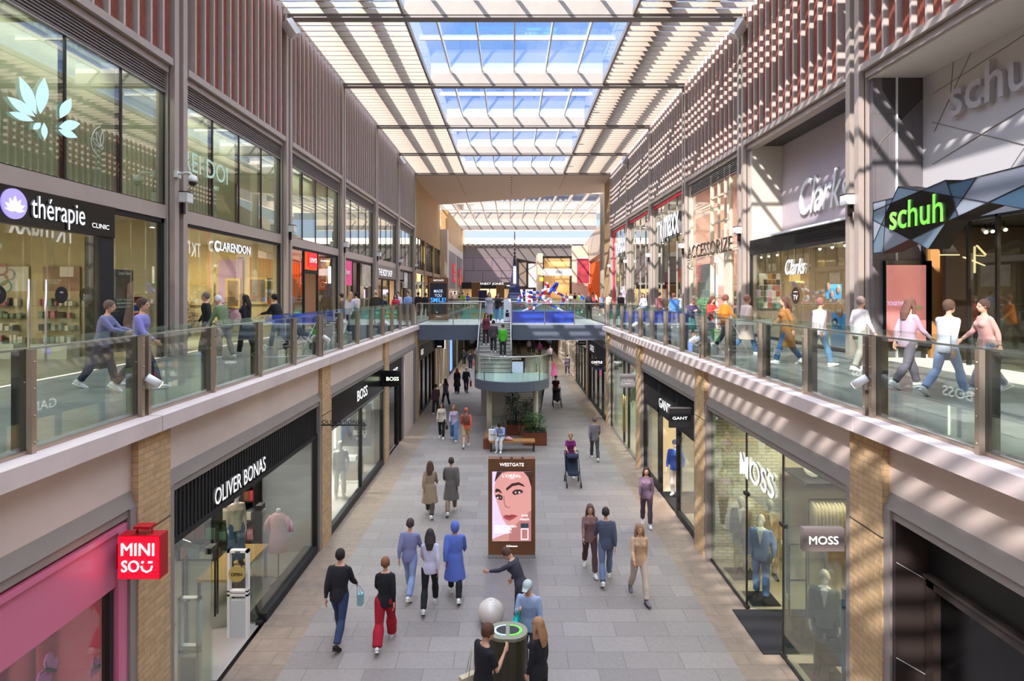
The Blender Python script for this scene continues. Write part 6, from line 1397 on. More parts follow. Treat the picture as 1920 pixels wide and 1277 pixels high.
U_('person in black coat beside the person with the walking stick', 462, 15.4, head=85, h=1.62, pose='stroll', fem=True, top=('coat', '#17141a'), bottom=('trousers', '#1c1a20'), hair=('long', '#231a1a'), near=1)
U_('person in black jacket bending over a pushchair by the jeans shop', 522, 17.2, head=80, h=1.68, pose='push', top=('long', '#15151c'), bottom=('trousers', '#8f93a0'), hair=('short', '#1a1618'), near=1, fat=1.2)
U_('person in grey-brown jacket with a white bag, beside the white top', 641, 24.0, head=100, h=1.66, pose='stroll', top=('long', '#6f5a4c'), bottom=('trousers', '#2a2628'), hair=('short', '#3a2a22'), extra=[('bag', '#dcdad8', 'white carrier bag of the person in the grey-brown jacket', 0, (.36, .4))])
U_('person in white top and dark jeans with a green bag', 657, 23.2, head=-5, h=1.72, pose='stroll', fem=True, top=('long', '#cfc8dc'), bottom=('trousers', '#1d2f55'), hair=('long', '#b08a66'), extra=[('tote', '#5aa03c', 'green shoulder bag of the person in the white top', 1, (.34, .3))])
U_('person in white jacket with dark hair at the pink script shopfront', 668, 27.5, head=30, h=1.7, pose='stroll', fem=True, top=('long', '#e3d2cc'), bottom=('trousers', '#302a2e'), hair=('short', '#1d1614'))
U_('person in dark brown jacket, bald, in the left walkway crowd', 704, 25.2, head=5, h=1.82, pose='stroll', top=('long', '#2c241d'), bottom=('trousers', '#2a2a30'), hair=('bald', '#000000'), fat=1.25)
U_('person in navy jacket with grey hair beside the bald person', 720, 26.4, head=-60, h=1.66, pose='walk', top=('long', '#222a4a'), bottom=('trousers', '#23242c'), hair=('short', '#b0a8a0'))
U_('person in red jacket and white shirt facing the viewer', 742, 29.5, head=182, h=1.66, pose='walk', fem=True, top=('long', '#cf2a48'), bottom=('trousers', '#2c2a30'), hair=('long', '#2a1c18'))
U_('person in white shirt walking toward the viewer behind the red jacket', 746, 33.5, head=180, h=1.74, pose='stroll', top=('long', '#dbdcea'), bottom=('trousers', '#3a3538'))
U_('person in light blue shirt and brown trousers on the left walkway', 765, 32.5, head=170, h=1.76, pose='carry', top=('long', '#86a6dc'), bottom=('trousers', '#8a7462'), hair=('short', '#3a2a22'))
U_('person in black beside the grey totem, left of two', 784, 38.0, head=0, h=1.76, pose='walk', top=('long', '#16151a'), bottom=('trousers', '#2c1c20'), hair=('short', '#1a1614'), skin='skin_c')
U_('person in black beside the grey totem, right of two', 798, 38.6, head=0, h=1.72, pose='walk2', top=('long', '#17161b'), bottom=('trousers', '#251a1e'), hair=('short', '#1a1614'), skin='skin_c')
# --- upper right walkway
U_('person with a black backpack and dark clothes seen from behind on the bridge end', 1104, 35.0, head=0, h=1.70, pose='stand', fem=True, top=('long', '#2b2524'), bottom=('trousers', '#1c1a1d'), hair=('long', '#6e4c3a'), extra=[('backpack', '#26232a')])
U_('person in striped blue top and dark shorts beyond the bridge', 1128, 43.0, head=0, h=1.70, pose='walk', fem=True, top=('short', '#7f86b5'), bottom=('shorts', '#2a2c3c'), hair=('long', '#8a6244'))
U_('person in cream jumper beyond the bridge, right side', 1142, 41.0, head=5, h=1.66, pose='stroll', top=('long', '#cdbba2'), bottom=('trousers', '#3a2f33'), hair=('short', '#7a5a44'))
U_('person in dark jacket with a red bag by the first discount window', 1164, 38.5, head=180, h=1.68, pose='stroll', top=('long', '#33292c'), bottom=('trousers', '#2b2a35'), hair=('short', '#2b201c'))
U_('person in white top and blue jeans by the discount store', 1207, 36.0, head=150, h=1.66, pose='walk', fem=True, top=('long', '#d9dfe0'), bottom=('trousers', '#6f90b8'), hair=('long', '#5a4034'))
U_('person in maroon jacket and navy trousers walking away on the right walkway', 1237, 29.4, head=8, h=1.76, pose='walk', top=('long', '#7d4c50'), bottom=('trousers', '#1c2240'), hair=('short', '#7a4a44'), near=1)
U_('person in bright blue jacket and beige trousers on the right walkway', 1264, 27.2, head=0, h=1.66, pose='stroll', top=('long', '#4f86cf'), bottom=('trousers', '#9c8678'), hair=('short', '#6b4238'), near=1, fat=1.15)
U_('person in violet cardigan and teal skirt at the right balustrade', 1294, 18.4, head=195, h=1.58, pose='lean', fem=True, top=('long', '#4b3c5e'), bottom=('skirt', '#2f7f7a'), hair=('short', '#b08a84'), near=1)
U_('person in red top and dark jeans, next to the violet cardigan', 1330, 18.6, head=200, h=1.60, pose='lean', fem=True, top=('long', '#d8433a'), bottom=('trousers', '#2d3a58'), hair=('long', '#6b3a30'), near=1)
U_('person in bright orange jacket on the right walkway', 1358, 17.2, head=-75, h=1.66, pose='walk', fem=True, top=('long', '#e07a1e'), bottom=('trousers', '#2e3346'), hair=('short', '#7d4a36'), near=1, fat=1.15)
U_('person in pale peach jacket and blue jeans on the right walkway', 1398, 15.6, head=-80, h=1.66, pose='walk2', top=('coat', '#e3c7b8'), bottom=('trousers', '#5d80b0'), hair=('short', '#a9725e'), near=1, fat=1.15)
U_('person in ochre brown coat in front of the shoe shop glass', 1475, 13.6, head=80, h=1.62, pose='walk', fem=True, top=('coat', '#9a6a34'), bottom=('trousers', '#35608c'), hair=('long', '#5c3c30'), near=1)
U_('person in pale pink jacket in front of the shoe shop glass', 1535, 13.2, head=-78, h=1.60, pose='walk2', top=('long', '#d9c3c6'), bottom=('trousers', '#6f9cc4'), hair=('short', '#8a5f54'), near=1, fat=1.15)
U_('person in white hooded top at the tall column on the right', 1612, 12.4, head=-80, h=1.60, pose='stroll', top=('long', '#d6ccc8'), bottom=('trousers', '#b3a99c'), hair=('short', '#9a8076'), near=1)
U_('person in mauve-pink jacket and pale jeans, nearest group right walkway, left of three', 1702, 10.1, head=-82, h=1.62, pose='walk', fem=True, top=('long', '#c3a2b0'), bottom=('trousers', '#6f6470'), hair=('long', '#6e4a3c'), near=2)
U_('person in white shirt and pale blue jeans, middle of three near the shoe store', 1775, 9.3, head=-78, h=1.60, pose='walk2', top=('long', '#cfc9d4'), bottom=('trousers', '#9aa9cf'), hair=('short', '#59402f'), near=2)
U_('person in salmon top and grey trousers, right of three near the shoe store', 1850, 9.7, head=82, h=1.60, pose='walk', fem=True, top=('long', '#c99a8e'), bottom=('trousers', '#8f8ea0'), hair=('short', '#4a332a'), near=2)
# --- far hall crowd
random.seed(17)
tops = ['#c9a9b4', '#e8e2dc', '#2b2a33', '#8fc24a', '#3f6fd0', '#b5443f', '#d8c8a8', '#6f6f80', '#1f1f28', '#e3bfae']
crowd = [(846, 60), (853, 62), (861, 66), (868, 61), (877, 63), (932, 60.5), (1002, 70), (1010, 66), (1018, 72), (1026, 68), (1062, 69), (1070, 64), (1078, 71), (1086, 66), (1092, 62), (1112, 60), (1118, 67)]
for i, (px, y) in enumerate(crowd):
    c = tops[i % len(tops)]
    x = (px-VX)*y/F
    person('small distant person in the far hall, %s top, %s' % (('pink', 'white', 'black', 'lime', 'blue', 'red', 'beige', 'grey', 'dark', 'peach')[i % 10], ('left of the kiosks' if px < 900 else 'beside the spire' if px < 1000 else 'in front of the white sign band' if px < 1050 else 'under the pink poster')),
        x, y, D_, head=random.choice((0, 180, 90, -90, 160, 20)), h=random.uniform(1.6, 1.8), pose=('walk', 'stroll', 'stand', 'walk2')[i % 4], fem=False, top=('long', c), bottom=('trousers', '#25252e'), hair=('short', '#2e241f'), group='people in the far hall')
# under the bridge, far end of the lower floor
for i, (px, py, c, lab) in enumerate(((973, 667, '#1d1b20', 'person in black under the bridge, right of the stair'), (992, 664, '#d5cdd2', 'person in white top far under the bridge'), (1000, 664, '#3a3440', 'person in charcoal far under the bridge'), (1012, 670, '#8a2f66', 'person in magenta top beyond the landing'), (1032, 680, '#b59fae', 'person in pale mauve top beyond the landing'), (1006, 700, '#26407f', 'person in navy blue beyond the curved landing'))):
    P(lab, px, py, head=(0, 180, 0, 170, 10, 90)[i], h=1.7, pose=('walk', 'stroll', 'walk2', 'stroll', 'walk', 'stand')[i], top=('long', c), bottom=('trousers', '#2b2a33'))
# --- mannequins
mat('mannequin_cream', '#d8cfbc', .5); mat('mannequin_white', '#e8e4e2', .5)
def manneq(label, x, y, z, head, top, bottom, pose='stand', skin='mannequin_cream', shoes='#2a1a18', fem=False, h=1.85, near=1, lapel=None, hair=('none', '#000000')):
    b, i, w = person(label, x, y, z, head=head, h=h, pose=pose, top=top, bottom=bottom, hair=hair, shoes=shoes, skin=skin, near=near, cat='mannequin', name='mannequin', eyes=False, fem=fem)
    if lapel:
        T = i['T']; O = i['hip']; m = MB()
        m.prism([O+T@Vector((-.055,.135,.52)), O+T@Vector((0,.148,.24)), O+T@Vector((.055,.135,.52)), O+T@Vector((0,.11,.55))], (0, .012, 0)); o = m.build('shirt_front', cloth(lapel), None); o.parent = b
    return b
manneq('mannequin in pale blue suit on the black mat, front of the menswear shop', 5.38, 12.62, .03, 150, ('long', '#7d90c2'), ('trousers', '#5f76ad'), 'hips', lapel='#e6e4e6', near=2)
manneq('mannequin in olive jacket and stone trousers by the pale brick wall', 5.4, 13.75, .03, 150, ('long', '#83785a'), ('trousers', '#a49a86'), 'stand', lapel='#e8e6dc')
manneq('mannequin in beige jacket behind the blue suit', 6.0, 13.6, .012, 170, ('long', '#b79a72'), ('trousers', '#a3875e'), 'stand', lapel='#d8c8a8')
manneq('mannequin in grey suit with a black briefcase, nearest the grey-brown box sign', 5.4, 10.1, .03, 150, ('long', '#6a7370'), ('trousers', '#4f5755'), 'stand', lapel='#e8e6e8', near=2)
t = thing('briefcase', 'large black briefcase beside the mannequin in the grey suit', 'bag', loc=(5.35, 9.78, .5)); MB().box((5.1, 9.70, .42), (5.62, 9.84, .80)).build('case', 'black_matte', t); MB().tube([(5.28, 9.77, .8), (5.30, 9.77, .87), (5.42, 9.77, .87), (5.44, 9.77, .8)], .012, 6).build('handle', 'black_matte', t)
manneq('mannequin in bright blue jacket, white trousers and dark cap', 5.32, 19.0, .03, 150, ('long', '#3f62b8'), ('trousers', '#d8cfc6'), 'hips', hair=('cap', '#1a1f33'), shoes='#e0dcd8')
manneq('white mannequin in white suit, right of two in the white display', -5.5, 18.9, .03, -150, ('long', '#ddd8d6'), ('trousers', '#e3dedc'), 'hips', skin='mannequin_white', shoes='#d8d8d8')
manneq('grey-white mannequin at the left edge of the white display', -5.7, 17.2, .03, -150, ('long', '#cfcac8'), ('trousers', '#b8b4b4'), 'stand', skin='mannequin_white', shoes='#d8d8d8')
manneq('mannequin in cream blouse and blue jeans on the wooden table', -5.9, 12.6, .78, -140, ('long', '#cfc8b8'), ('wide', '#4a6a97'), 'stand', skin='mannequin_white', fem=True, h=1.6)
t = thing('dress_form', 'pink dress on a black tripod dress stand behind the black shop window', 'dress form', loc=(-5.27, 13.3, .012))
m = MB(); O = Vector((-5.27, 13.3, 0))
m.tube([O+Vector((0,0,z)) for z in (.75, 1.0, 1.2, 1.35, 1.5, 1.58, 1.62)], [(.23,.17), (.2,.15), (.17,.13), (.18,.13), (.19,.12), (.14,.09), (.06,.06)], 18, flat=(1,0,0))
for s in (-1, 1): m.tube([O+Vector((s*.16,0,1.52)), O+Vector((s*.24,0,1.38)), O+Vector((s*.27,0,1.2))], [.06,.07,.075], 10)
m.build('dress', mat('pink_dress', '#e6a3b4', .8, var=.1), t)
MB().tube([O+Vector((0,0,1.6)), O+Vector((0,0,1.7))], .05, 12).build('neck', 'mannequin_white', t); MB().tube([O+Vector((0,0,.1)), O+Vector((0,0,.8))], .015, 8).build('pole', 'near_black', t)
for k in range(3): a = k*2.1; MB().tube([O+Vector((0,0,.12)), O+Vector((.25*math.cos(a),.25*math.sin(a),.03))], .012, 6).build('leg', 'near_black', t)

# ---------------------------------------------------------------- objects on the floors
WOOD = mat('bench_wood', '#b98552', .5, var=.2, scale=6); mat('corten', '#7a3f27', .7, var=.2, scale=5)
def totem(label, x, y, z, w, h, screen_m, top_txt, foot_txt, body='totem_brown', emit_face=None):
    t = thing('advertising_totem', label, 'advertising totem', loc=(x, y, z))
    MB().box((x-w/2-.01, y-.03, z), (x+w/2+.01, y+.27, z+.09)).build('base', 'steel', t)
    MB().box((x-w/2, y, z+.09), (x+w/2, y+.24, z+h)).build('housing', body, t)
    MB().box((x-w/2+.09, y-.012, z+.42), (x+w/2-.09, y, z+h-.30)).build('screen_frame', 'near_black', t)
    MB().box((x-w/2+.10, y-.018, z+.43), (x+w/2-.10, y-.012, z+h-.31)).build('screen', screen_m, t)
    text('lettering', top_txt, 'letter_white', (x, y, z+h-.14), .085, '-y', t, .01, bold=.0)
    text('lettering', foot_txt, 'letter_white', (x, y, z+.30), .04, '-y', t, .008, bold=.04, width=w*.25)
    for k in (-1, 0, 1): MB().box((x+k*.27-.03, y+.04, z+h), (x+k*.27+.03, y+.12, z+h+.02)).build('vent', 'near_black', t)
    return t
mat('totem_brown', '#7d5130', .5, var=.12, scale=2); mat('ad_bg', '#b9a6c9', .4, emit=.55)
for k_, c_ in dict(skin='#b57f79', skin_sh='#96625e', hairc='#33221f', lips='#8a3a40', eyew='#cdbdc0', shoulder='#a7786f').items(): mat('ad_'+k_, c_, .4, emit=.5)
tx, ty, th, tw = .02, 14.58, 2.47, 1.17
t = totem('brown advertising totem with a portrait screen in the middle of the lower floor', tx, ty, 0, tw, th, 'ad_bg', 'WESTGATE', 'JCDecaux')
# portrait drawn with flat pieces on the screen (u, v in 0..1 over the screen)
sx0, sx1, sz0, sz1 = tx-tw/2+.10, tx+tw/2-.10, .43, th-.31
def ad(pts, m, k, nm='print'): MB().prism([(sx0+u*(sx1-sx0), ty-.018-.001*k, sz0+v*(sz1-sz0)) for u, v in pts], (0, .001, 0)).build(nm, m, t)
def ell(cx_, cy_, rx, ry, n=20, a0=0, rot=0): return [(cx_+rx*math.cos(2*PI*i/n)*math.cos(rot)-ry*math.sin(2*PI*i/n)*math.sin(rot)*.6, cy_+rx*math.cos(2*PI*i/n)*math.sin(rot)*1.0+ry*math.sin(2*PI*i/n)*math.cos(rot)) for i in range(n)]
ad([(.0,.0),(1,0),(1,.14),(.72,.17),(.5,.12),(.3,.10),(.12,.06),(0,.03)], 'ad_shoulder', 1)
ad([(.42,.0),(1,0),(1,.45),(.6,.3),(.45,.18)], 'ad_skin_sh', 1.5)
ad([(.14,1),(.06,.8),(.05,.68),(.10,.60),(.16,.50),(.20,.42),(.27,.32),(.36,.24),(.48,.20),(.60,.24),(.75,.32),(.9,.40),(1,.46),(1,1)], 'ad_skin', 2)
ad([(.80,1),(.92,.92),(1,.78),(1,1)], 'ad_hairc', 3); ad([(.12,1),(.05,.84),(.07,.86),(.25,.985),(.4,1)], 'ad_hairc', 3)
ad([(.07,.72),(.10,.76),(.18,.75),(.24,.71),(.24,.685),(.16,.715),(.09,.70)], 'ad_hairc', 4); ad([(.35,.76),(.50,.83),(.68,.85),(.80,.815),(.84,.78),(.68,.81),(.52,.79),(.37,.725)], 'ad_hairc', 4)
ad([(.08,.645),(.16,.665),(.27,.635),(.25,.59),(.16,.60)], 'ad_hairc', 4); ad([(.50,.70),(.62,.745),(.76,.735),(.79,.70),(.66,.675),(.56,.665)], 'ad_hairc', 4)
ad(ell(.17, .628, .05, .012), 'ad_eyew', 5); ad(ell(.65, .702, .075, .015), 'ad_eyew', 5); ad([(.08,.66),(.17,.68),(.26,.655),(.27,.64),(.17,.655),(.09,.635)], 'ad_hairc', 7); ad([(.50,.71),(.60,.745),(.72,.745),(.82,.72),(.72,.725),(.60,.722)], 'ad_hairc', 7); ad(ell(.18, .629, .024, .014), 'ad_hairc', 6); ad(ell(.645, .703, .034, .018), 'ad_hairc', 6)
ad([(.33,.50),(.40,.475),(.46,.485),(.47,.50),(.40,.495),(.36,.515)], 'ad_skin_sh', 5); ad([(.27,.63),(.31,.52),(.34,.48),(.37,.50),(.33,.54),(.31,.66)], 'ad_skin_sh', 4)
ad([(.27,.36),(.36,.385),(.42,.375),(.50,.39),(.66,.37),(.55,.325),(.44,.295),(.33,.32)], 'ad_lips', 5)
ad([(.29,.355),(.42,.355),(.64,.368),(.44,.345)], 'ad_hairc', 6)
for i, (u0, u1, v0, v1, mm) in enumerate(((.73, .93, .02, .19, 'ad_eyew'), (.73, .93, .19, .26, 'steel_blue'), (.76, .90, .04, .17, 'ad_skin_sh'))): ad([(u0, v0), (u1, v0), (u1, v1), (u0, v1)], mm, 6+i, 'printed_bottle')
def adt(s, u, v, size, **k): text('lettering', s, 'letter_white', (sx0+u*(sx1-sx0), ty-.026, sz0+v*(sz1-sz0)), size, '-y', t, .002, **k)
adt("L'ORÉAL", .5, .945, .075, width=.46, height=.09); adt('PARIS', .5, .905, .03); adt('true\nmatch', .83, .345, .06, width=.22, height=.15, bold=.01)
adt('99.8% OF WOMEN\nFOUND THEIR\nTRUE MATCH.', .05, .175, .035, align='LEFT', width=.55, height=.19, bold=.015)
t2 = totem('dark advertising totem with blue words on the bridge at the left', (822-VX)*33.5/F, 33.5, D_, 1.12, 2.5, mat('smile_bg', '#23252f', .3, emit=.05), 'WESTGATE', 'JCDecaux', 'totem_brown')
x_ = (822-VX)*33.5/F
text('lettering', 'MADE\nYOU', mat('txt_pale', '#b7c3dc', .5, emit=.4), (x_, 33.47, D_+1.62), .16, '-y', t2, .004, bold=.02, width=.5, height=.42); text('lettering', 'SMILE?', mat('txt_blue', '#3b8ff0', .5, emit=.6), (x_, 33.47, D_+1.24), .2, '-y', t2, .004, bold=.05, width=.88, height=.26)
t3 = totem('small advertising totem with pale screen under the bridge', (968-VX)*38/F, 38, 0, 1.1, 2.45, mat('pale_screen', '#a9b4d6', .3, emit=.5, var=.5, scale=1.5), 'WESTGATE', 'JCDecaux', 'totem_brown')
# dark paving strip between totem and bin
tag(box('floor_panel', (-.60, 11.7, .0), (.62, 14.5, .006), mat('strip_grey', '#7c7675', .4, var=.08)), 'darker grey paving strip in front of the portrait totem', 'paving', None, 'structure')
# litter bin
t = thing('litter_bin', 'large oval recycling bin with grey top and green-rimmed opening', 'bin', loc=(-.05, 9.3, 0))
def stadium(cx_, cy_, w, d, n=12):
    r = d/2; a = w/2-r; return [(cx_+a+r*math.cos(-PI/2+PI*i/n), cy_+r*math.sin(-PI/2+PI*i/n)) for i in range(n+1)]+[(cx_-a+r*math.cos(PI/2+PI*i/n), cy_+r*math.sin(PI/2+PI*i/n)) for i in range(n+1)]
MB().prism([(x, y, 0) for x, y in stadium(-.05, 9.3, .6, .46)], (0, 0, 1.2)).build('body', mat('bin_body', '#4b4434', .5, .3, var=.1), t)
MB().prism([(x, y, 1.2) for x, y in stadium(-.05, 9.3, .63, .49)], (0, 0, .05)).build('lid', mat('bin_lid', '#8d8a72', .45, .2), t)
MB().box((-.053, 9.065, .1), (-.047, 9.08, 1.15)).build('door_gap', 'near_black', t)
for s, c in ((-1, '#b9d6ee'), (1, '#6fe04a')):
    def dpts(k): return [(-.05+s*.03, 9.3-.15*k)]+[(-.05+s*(.03+.2*k*math.sin(PI*i/10)), 9.3-.15*k*math.cos(PI*i/10)) for i in range(11)]+[(-.05+s*.03, 9.3+.15*k)]
    MB().prism([(x, y, 1.25) for x, y in dpts(1)], (0, 0, .006)).build('rim', mat('rim'+c[1:], c, .5, emit=.15), t); MB().prism([(x, y, 1.256) for x, y in dpts(.78)], (0, 0, .003)).build('opening', 'near_black', t)
for lab, x, y, r, c in (('glossy white sphere seat on the lower floor beside the bin', -.40, 11.7, .27, '#d9cdc0'), ('stone sphere seat behind the bench under the landing', (937-VX)*27.6/F, 27.6, .27, '#b3a595')):
    t = thing('sphere_seat', lab, 'seat', loc=(x, y, 0)); m = MB(); m.lathe((x, y, 0), [(.12*r/.27, 0)]+[(r*math.sin(a), .9*(r-r*math.cos(a))) for a in [PI*k/16 for k in range(3, 16)]]+[(.05, 1.8*r-.008)], 28); m.build('ball', mat('sphere'+c[1:], c, .18, coat=.5), t)
    MB().tube([(x+.09*math.cos(a*PI/8), y+.09*math.sin(a*PI/8), 1.8*r-.022) for a in range(17)], .012, 6).build('rim', mat('sphere'+c[1:], c), t)
# bench
def bench(label, x0, x1, y0, y1):
    t = thing('bench', label, 'bench', loc=((x0+x1)/2, (y0+y1)/2, 0))
    n = 6; along = (x1-x0) > (y1-y0)
    for k in range(n):
        if along: w_ = (y1-y0)/n; MB().box((x0, y0+k*w_, .38), (x1, y0+(k+1)*w_-.01, .45)).build('slat', WOOD, t)
        else: w_ = (x1-x0)/n; MB().box((x0+k*w_, y0, .38), (x0+(k+1)*w_-.01, y1, .45)).build('slat', WOOD, t)
    for x in (x0+.02, x1-.08):
        for y in (y0+.02, y1-.08): MB().box((x, y, 0), (x+.06, y+.06, .38)).build('leg', 'near_black', t)
    return t
bench('slatted wooden bench in front of the planters under the landing', -.88, 1.0, 24.3, 24.8)
bench('side bench running back from the left end of the slatted bench', -1.12, -.90, 24.95, 26.3)
random.seed(9)
mat('leaf_dark', '#23402a', .55, var=.4, scale=3); mat('leaf_mid', '#4f7a3a', .55, var=.3, scale=3); mat('leaf_palm', '#5d8f5a', .5, var=.2)
def leaves(t, c, r, h, n, m, size=.12, name='foliage'):
    mb = MB(); c = Vector(c)
    for _ in range(n):
        a = random.uniform(0, 2*PI); q = random.random()**.5; z = random.random()
        p = c+Vector((r*q*math.cos(a)*(1-.4*z), r*q*math.sin(a)*(1-.4*z), h*z)); d = Vector((math.cos(a), math.sin(a), random.uniform(-.4, .6))).normalized(); s_ = size*random.uniform(.6, 1.3)
        sd = d.cross(Vector((0, 0, 1))).normalized()*s_*.28; mid = p+d*s_*.5+Vector((0, 0, s_*.1)); e_ = p+d*s_
        mb.add([p, mid+sd, e_, mid-sd, mid-Vector((0,0,.004))], [(0,1,2), (0,2,3)])
    return mb.build(name, m, t, fix=False)
def planter(label, x0, x1, y0, y1, h, fh, m, n=420):
    t = thing('planter', label, 'planter', loc=((x0+x1)/2, (y0+y1)/2, 0)); MB().box((x0, y0, 0), (x1, y1, h)).build('box', 'corten', t); MB().box((x0+.03, y0+.03, h), (x1-.03, y1-.03, h+.02)).build('soil', 'near_black', t)
    c = ((x0+x1)/2, (y0+y1)/2, h); leaves(t, c, max(x1-x0, y1-y0)*.55, fh, n, m)
    mb = MB(); [mb.tube([(c[0]+random.uniform(-.2, .2), c[1]+random.uniform(-.2, .2), h), (c[0]+random.uniform(-.35, .35), c[1]+random.uniform(-.3, .3), h+fh*.9)], .012, 5) for _ in range(7)]; mb.build('stem', 'leaf_dark', t); return t
planter('rusty steel planter with bright green leaves, right of the bench', .55, 1.55, 25.3, 26.3, .55, .75, 'leaf_mid')
planter('rusty steel planter with tall dark plants behind the bench', -.2, .36, 27.1, 28.0, .5, 1.5, 'leaf_dark', 600)
planter('rusty steel planter with dark shrubs under the right of the landing', .4, 1.3, 27.0, 28.0, .5, 1.1, 'leaf_dark', 500)
t = thing('plant_box', 'corten end box at the left end of the bench', 'planter', loc=(-1.2, 24.7, 0)); MB().box((-1.17, 24.75, 0), (-.9, 24.93, .42)).build('box', 'corten', t)
# shopping bag and book on the bench
t = thing('shopping_bag', 'white paper shopping bag with NEXT lettering on the bench', 'bag', loc=(-.72, 24.5, .45))
MB().box((-.93, 24.42, .45), (-.58, 24.58, .90)).build('bag_body', 'letter_plain', t); text('lettering', 'NEXT', 'near_black', (-.755, 24.42, .68), .07, '-y', t, .003, width=.22)
for y in (24.45, 24.55): MB().tube([(-.84, y, .89), (-.80, y, 1.02), (-.71, y, 1.02), (-.67, y, .89)], .006, 5).build('handle', 'letter_plain', t)
t = thing('jacket', 'folded pink jacket beside the sitting person on the bench', 'jacket', loc=(-.1, 24.5, .45)); MB().tube([(-.25, 24.5, .50), (-.1, 24.48, .53), (.08, 24.46, .48)], [(.06,.1), (.08,.13), (.04,.09)], 12, flat=(0,0,1)).build('cloth', cloth('#d89aa2'), t)
# pushchairs
def pushchair(label, x, y, z, head, col):
    t = thing('pushchair', label, 'pushchair', loc=(x, y, z)); R = Matrix.Rotation(R2(head), 3, 'Z'); O = Vector((x, y, z))
    def w(*v): return O+R@Vector(v)
    MB().tube([w(0,.30,.38), w(0,.20,.42), w(0,0,.45), w(0,-.16,.72), w(0,-.2,.85)], [(.17,.03), (.2,.05), (.2,.08), (.2,.08), (.17,.03)], 12, flat=R@Vector((1,0,0))).build('seat', cloth(col), t)
    MB().tube([w(0,-.26,.70), w(0,-.20,.92), w(0,-.02,1.0), w(0,.14,.92)], [(.2,.04), (.22,.06), (.22,.05), (.18,.02)], 12, flat=R@Vector((1,0,0))).build('hood', cloth(col), t)
    for s in (-1, 1): MB().tube([w(s*.24,.42,.10), w(s*.24,.0,.50), w(s*.24,-.46,1.02)], .014, 6).build('frame', 'near_black', t); MB().tube([w(s*.24,-.34,.10), w(s*.24,.05,.55)], .014, 6).build('frame', 'near_black', t)
    MB().tube([w(-.24,-.46,1.02), w(.24,-.46,1.02)], .018, 8).build('handle', 'near_black', t)
    for s in (-1, 1):
        for yy in (.42, -.34): MB().tube([w(s*.24-.02,yy,.10), w(s*.24+.02,yy,.10)], .10, 16, smooth=False).build('wheel', 'near_black', t)
x, y, _ = gp(1069, 893); pushchair('dark navy pushchair pushed by the person in the purple top', x, y-.85, 0, 180, '#1f2840')
x, y, _ = gp(1042, 756); pushchair('black pushchair pushed by the person in the maroon T-shirt', x, y-.9, 0, 180, '#15151a')
x, y = (500-VX)*17.2/F+1.15, 17.2; pushchair('dark pushchair at the left walkway by the jeans shop', (562-VX)*17.2/F, 17.3, D_, -90, '#23232b')
# walking stick of the person in the olive jacket
x, y = (427-VX)*14.6/F-.45, 14.4; t = thing('walking_stick', 'white walking stick of the person in the olive jacket', 'stick', loc=(x, y, D_)); MB().tube([(x, y, D_), (x+.25, y, D_+.85)], .012, 6).build('shaft', 'lamp_body', t); MB().tube([(x+.25, y, D_+.85), (x+.22, y, D_+.90), (x+.14, y, D_+.88)], .014, 6).build('grip', 'near_black', t)
# planted bowl and palm
def palm(label, x, y, z, r, n=15, h=.9, pot=None):
    t = thing('potted_palm', label, 'plant', loc=(x, y, z)); MB().lathe((x, y, z), [(.15, 0), (.22, .4), (.23, .42), (.19, .42)], 18).build('pot', pot or 'near_black', t)
    for k in range(n):
        a = 2*PI*k/n+random.uniform(-.2, .2); L_ = r*random.uniform(.8, 1.1); hh = h*random.uniform(.7, 1.2); m = MB(); pts = []
        for q in range(7): u = q/6; pts.append(Vector((x+math.cos(a)*L_*u, y+math.sin(a)*L_*u, z+.42+hh*math.sin(u*2.2)*.9)))
        m.tube(pts, .008, 4)
        for q in range(1, 7):
            d = (pts[q]-pts[q-1]).normalized(); sd = d.cross(Vector((0, 0, 1))).normalized()
            for s in (-1, 1):
                for f_ in (0, .5): b0 = pts[q-1].lerp(pts[q], f_); e_ = b0+(sd*s*.8+d*.6+Vector((0,0,-.3))).normalized()*.2; m.add([b0, b0.lerp(e_, .5)+d*.018, e_, b0.lerp(e_, .5)-d*.018], [(0,1,2,3)])
        m.build('frond', 'leaf_palm', t, fix=False)
    return t
palm('green potted palm in front of the accessories shop', 8.3, 25.0, D_, .7, h=1.1)
t = thing('plant_bowl', 'large dark purple bowl with plants in the gallery window', 'plant', loc=(-9.6, 16.6, D_)); MB().lathe((-9.7, 17.0, D_+.012), [(.12, 0), (.3, .25), (.36, .5), (.34, .55), (.28, .5)], 22).build('bowl', mat('bowl_purple', '#3a2740', .3), t); leaves(t, (-9.7, 17.0, D_+.5), .3, .3, 120, 'leaf_dark')
for i, x in enumerate((-12.2, -10.9)): t = thing('potted_shrub', 'dark leafy shrub in the gallery, %s of two' % ('left', 'right')[i], 'plant', loc=(x, 22, D_)); MB().lathe((x, 22, D_+.012), [(.18, 0), (.22, .4)], 16).build('pot', 'near_black', t); leaves(t, (x, 22, D_+.4), .42, .9, 260, 'leaf_dark'); MB().tube([(x, 22, D_+.4), (x, 22, D_+1.1)], .02, 6).build('stem', 'leaf_dark', t)
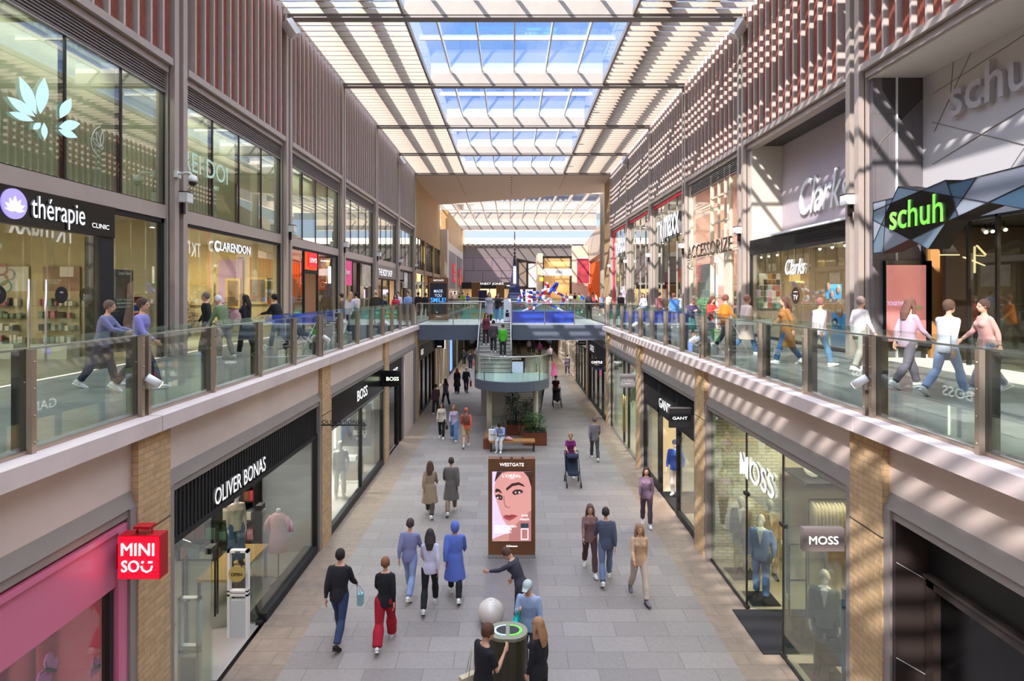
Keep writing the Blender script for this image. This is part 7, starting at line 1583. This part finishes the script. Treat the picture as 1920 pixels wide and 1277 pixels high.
# flag-pattern sculpture on blue plinth
SY = 32.6
t = thing('flag_sculpture', 'swirling lettered sculpture in red, white and blue on a long blue plinth', 'sculpture', loc=(1.7, SY, D_))
a = dp(958, 604, SY); b = dp(1075, 592, SY); MB().box((a[0], SY-.3, D_), (b[0], SY+.9, D_+.62)).build('plinth', mat('plinth_blue', '#2447c4', .4, var=.1), t)
for c_ in ('red', '#c8202c'), ('white', '#ece8ee'), ('blue', '#2350c0'): mat('flag_'+c_[0], c_[1], .45)
def ribbon(pts, w, cols_, n=14):
    P3 = [Vector(dp(px, py, SY+.1+dz)) for px, py, dz in pts]; Q = []
    for i in range(len(P3)-1):
        p0, p1, p2, p3 = P3[max(i-1,0)], P3[i], P3[i+1], P3[min(i+2, len(P3)-1)]
        for k in range(4):
            u = k/4; Q.append(.5*((2*p1)+(p2-p0)*u+(2*p0-5*p1+4*p2-p3)*u*u+(3*p1-p0-3*p2+p3)*u**3))
    Q.append(P3[-1]); m = MB(); L_ = len(Q)
    for i in range(L_-1): m.m = (i//2) % len(cols_); m.tube([Q[i], Q[i+1]+(Q[i+1]-Q[i])*.08], w*(1-.35*i/L_), 8)
    m.build('ribbon', [M('flag_'+c) for c in cols_], t)
rwb = ['red', 'white', 'blue', 'white']
ribbon([(969, 590, 0), (990, 580, .1), (1015, 570, .2), (1030, 560, .3)], .085, ['red', 'white']); ribbon([(1064, 590, 0), (1045, 578, .1), (1025, 566, .2), (1010, 556, .3)], .085, ['red', 'white', 'blue'])
ribbon([(978, 575, .1), (972, 562, .1), (976, 555, .1), (980, 566, .1)], .08, ['red', 'blue', 'white']); ribbon([(1052, 572, .1), (1058, 560, .1), (1052, 552, .1), (1040, 548, .1), (1044, 538, .2)], .08, ['blue', 'red', 'white'])
ribbon([(980, 548, .3), (990, 555, .3), (1004, 557, .3), (1015, 552, .3), (1018, 543, .3)], .09, ['blue', 'white', 'red']); ribbon([(1018, 560, .3), (1022, 545, .3), (1024, 530, .3), (1028, 540, .3), (1030, 556, .3)], .1, ['white', 'red'])
ribbon([(1030, 550, .3), (1036, 540, .3), (1045, 530, .3), (1042, 540, .3), (1034, 545, .3)], .09, ['blue']); ribbon([(988, 545, .3), (998, 549, .3), (1010, 548, .3)], .1, ['white', 'blue'])
ribbon([(1000, 585, .1), (1002, 575, .1), (1008, 562, .1)], .07, ['blue', 'white']); ribbon([(992, 562, .2), (994, 572, .2)], .08, ['red']); ribbon([(1006, 560, .2), (1010, 575, .2)], .08, rwb); ribbon([(1033, 560, .2), (1034, 575, .2)], .08, ['white', 'red'])
t = thing('sign_stand', 'white notice stand with a black figure picture at the top of the stair', 'sign', loc=(-.35, 33.2, D_))
x, y = (951-VX)*33.2/F, 33.2; MB().box((x-.2, y, D_+.02), (x+.2, y+.04, D_+1.3)).build('board', 'letter_plain', t); MB().box((x-.2, y-.02, D_), (x+.2, y+.25, D_+.04)).build('foot', 'near_black', t); MB().ball((x, y-.005, D_+.62), .07, 10, (1, .1, 1)).box((x-.1, y-.01, D_+.28), (x+.1, y, D_+.52)).build('printed_figure', 'near_black', t)
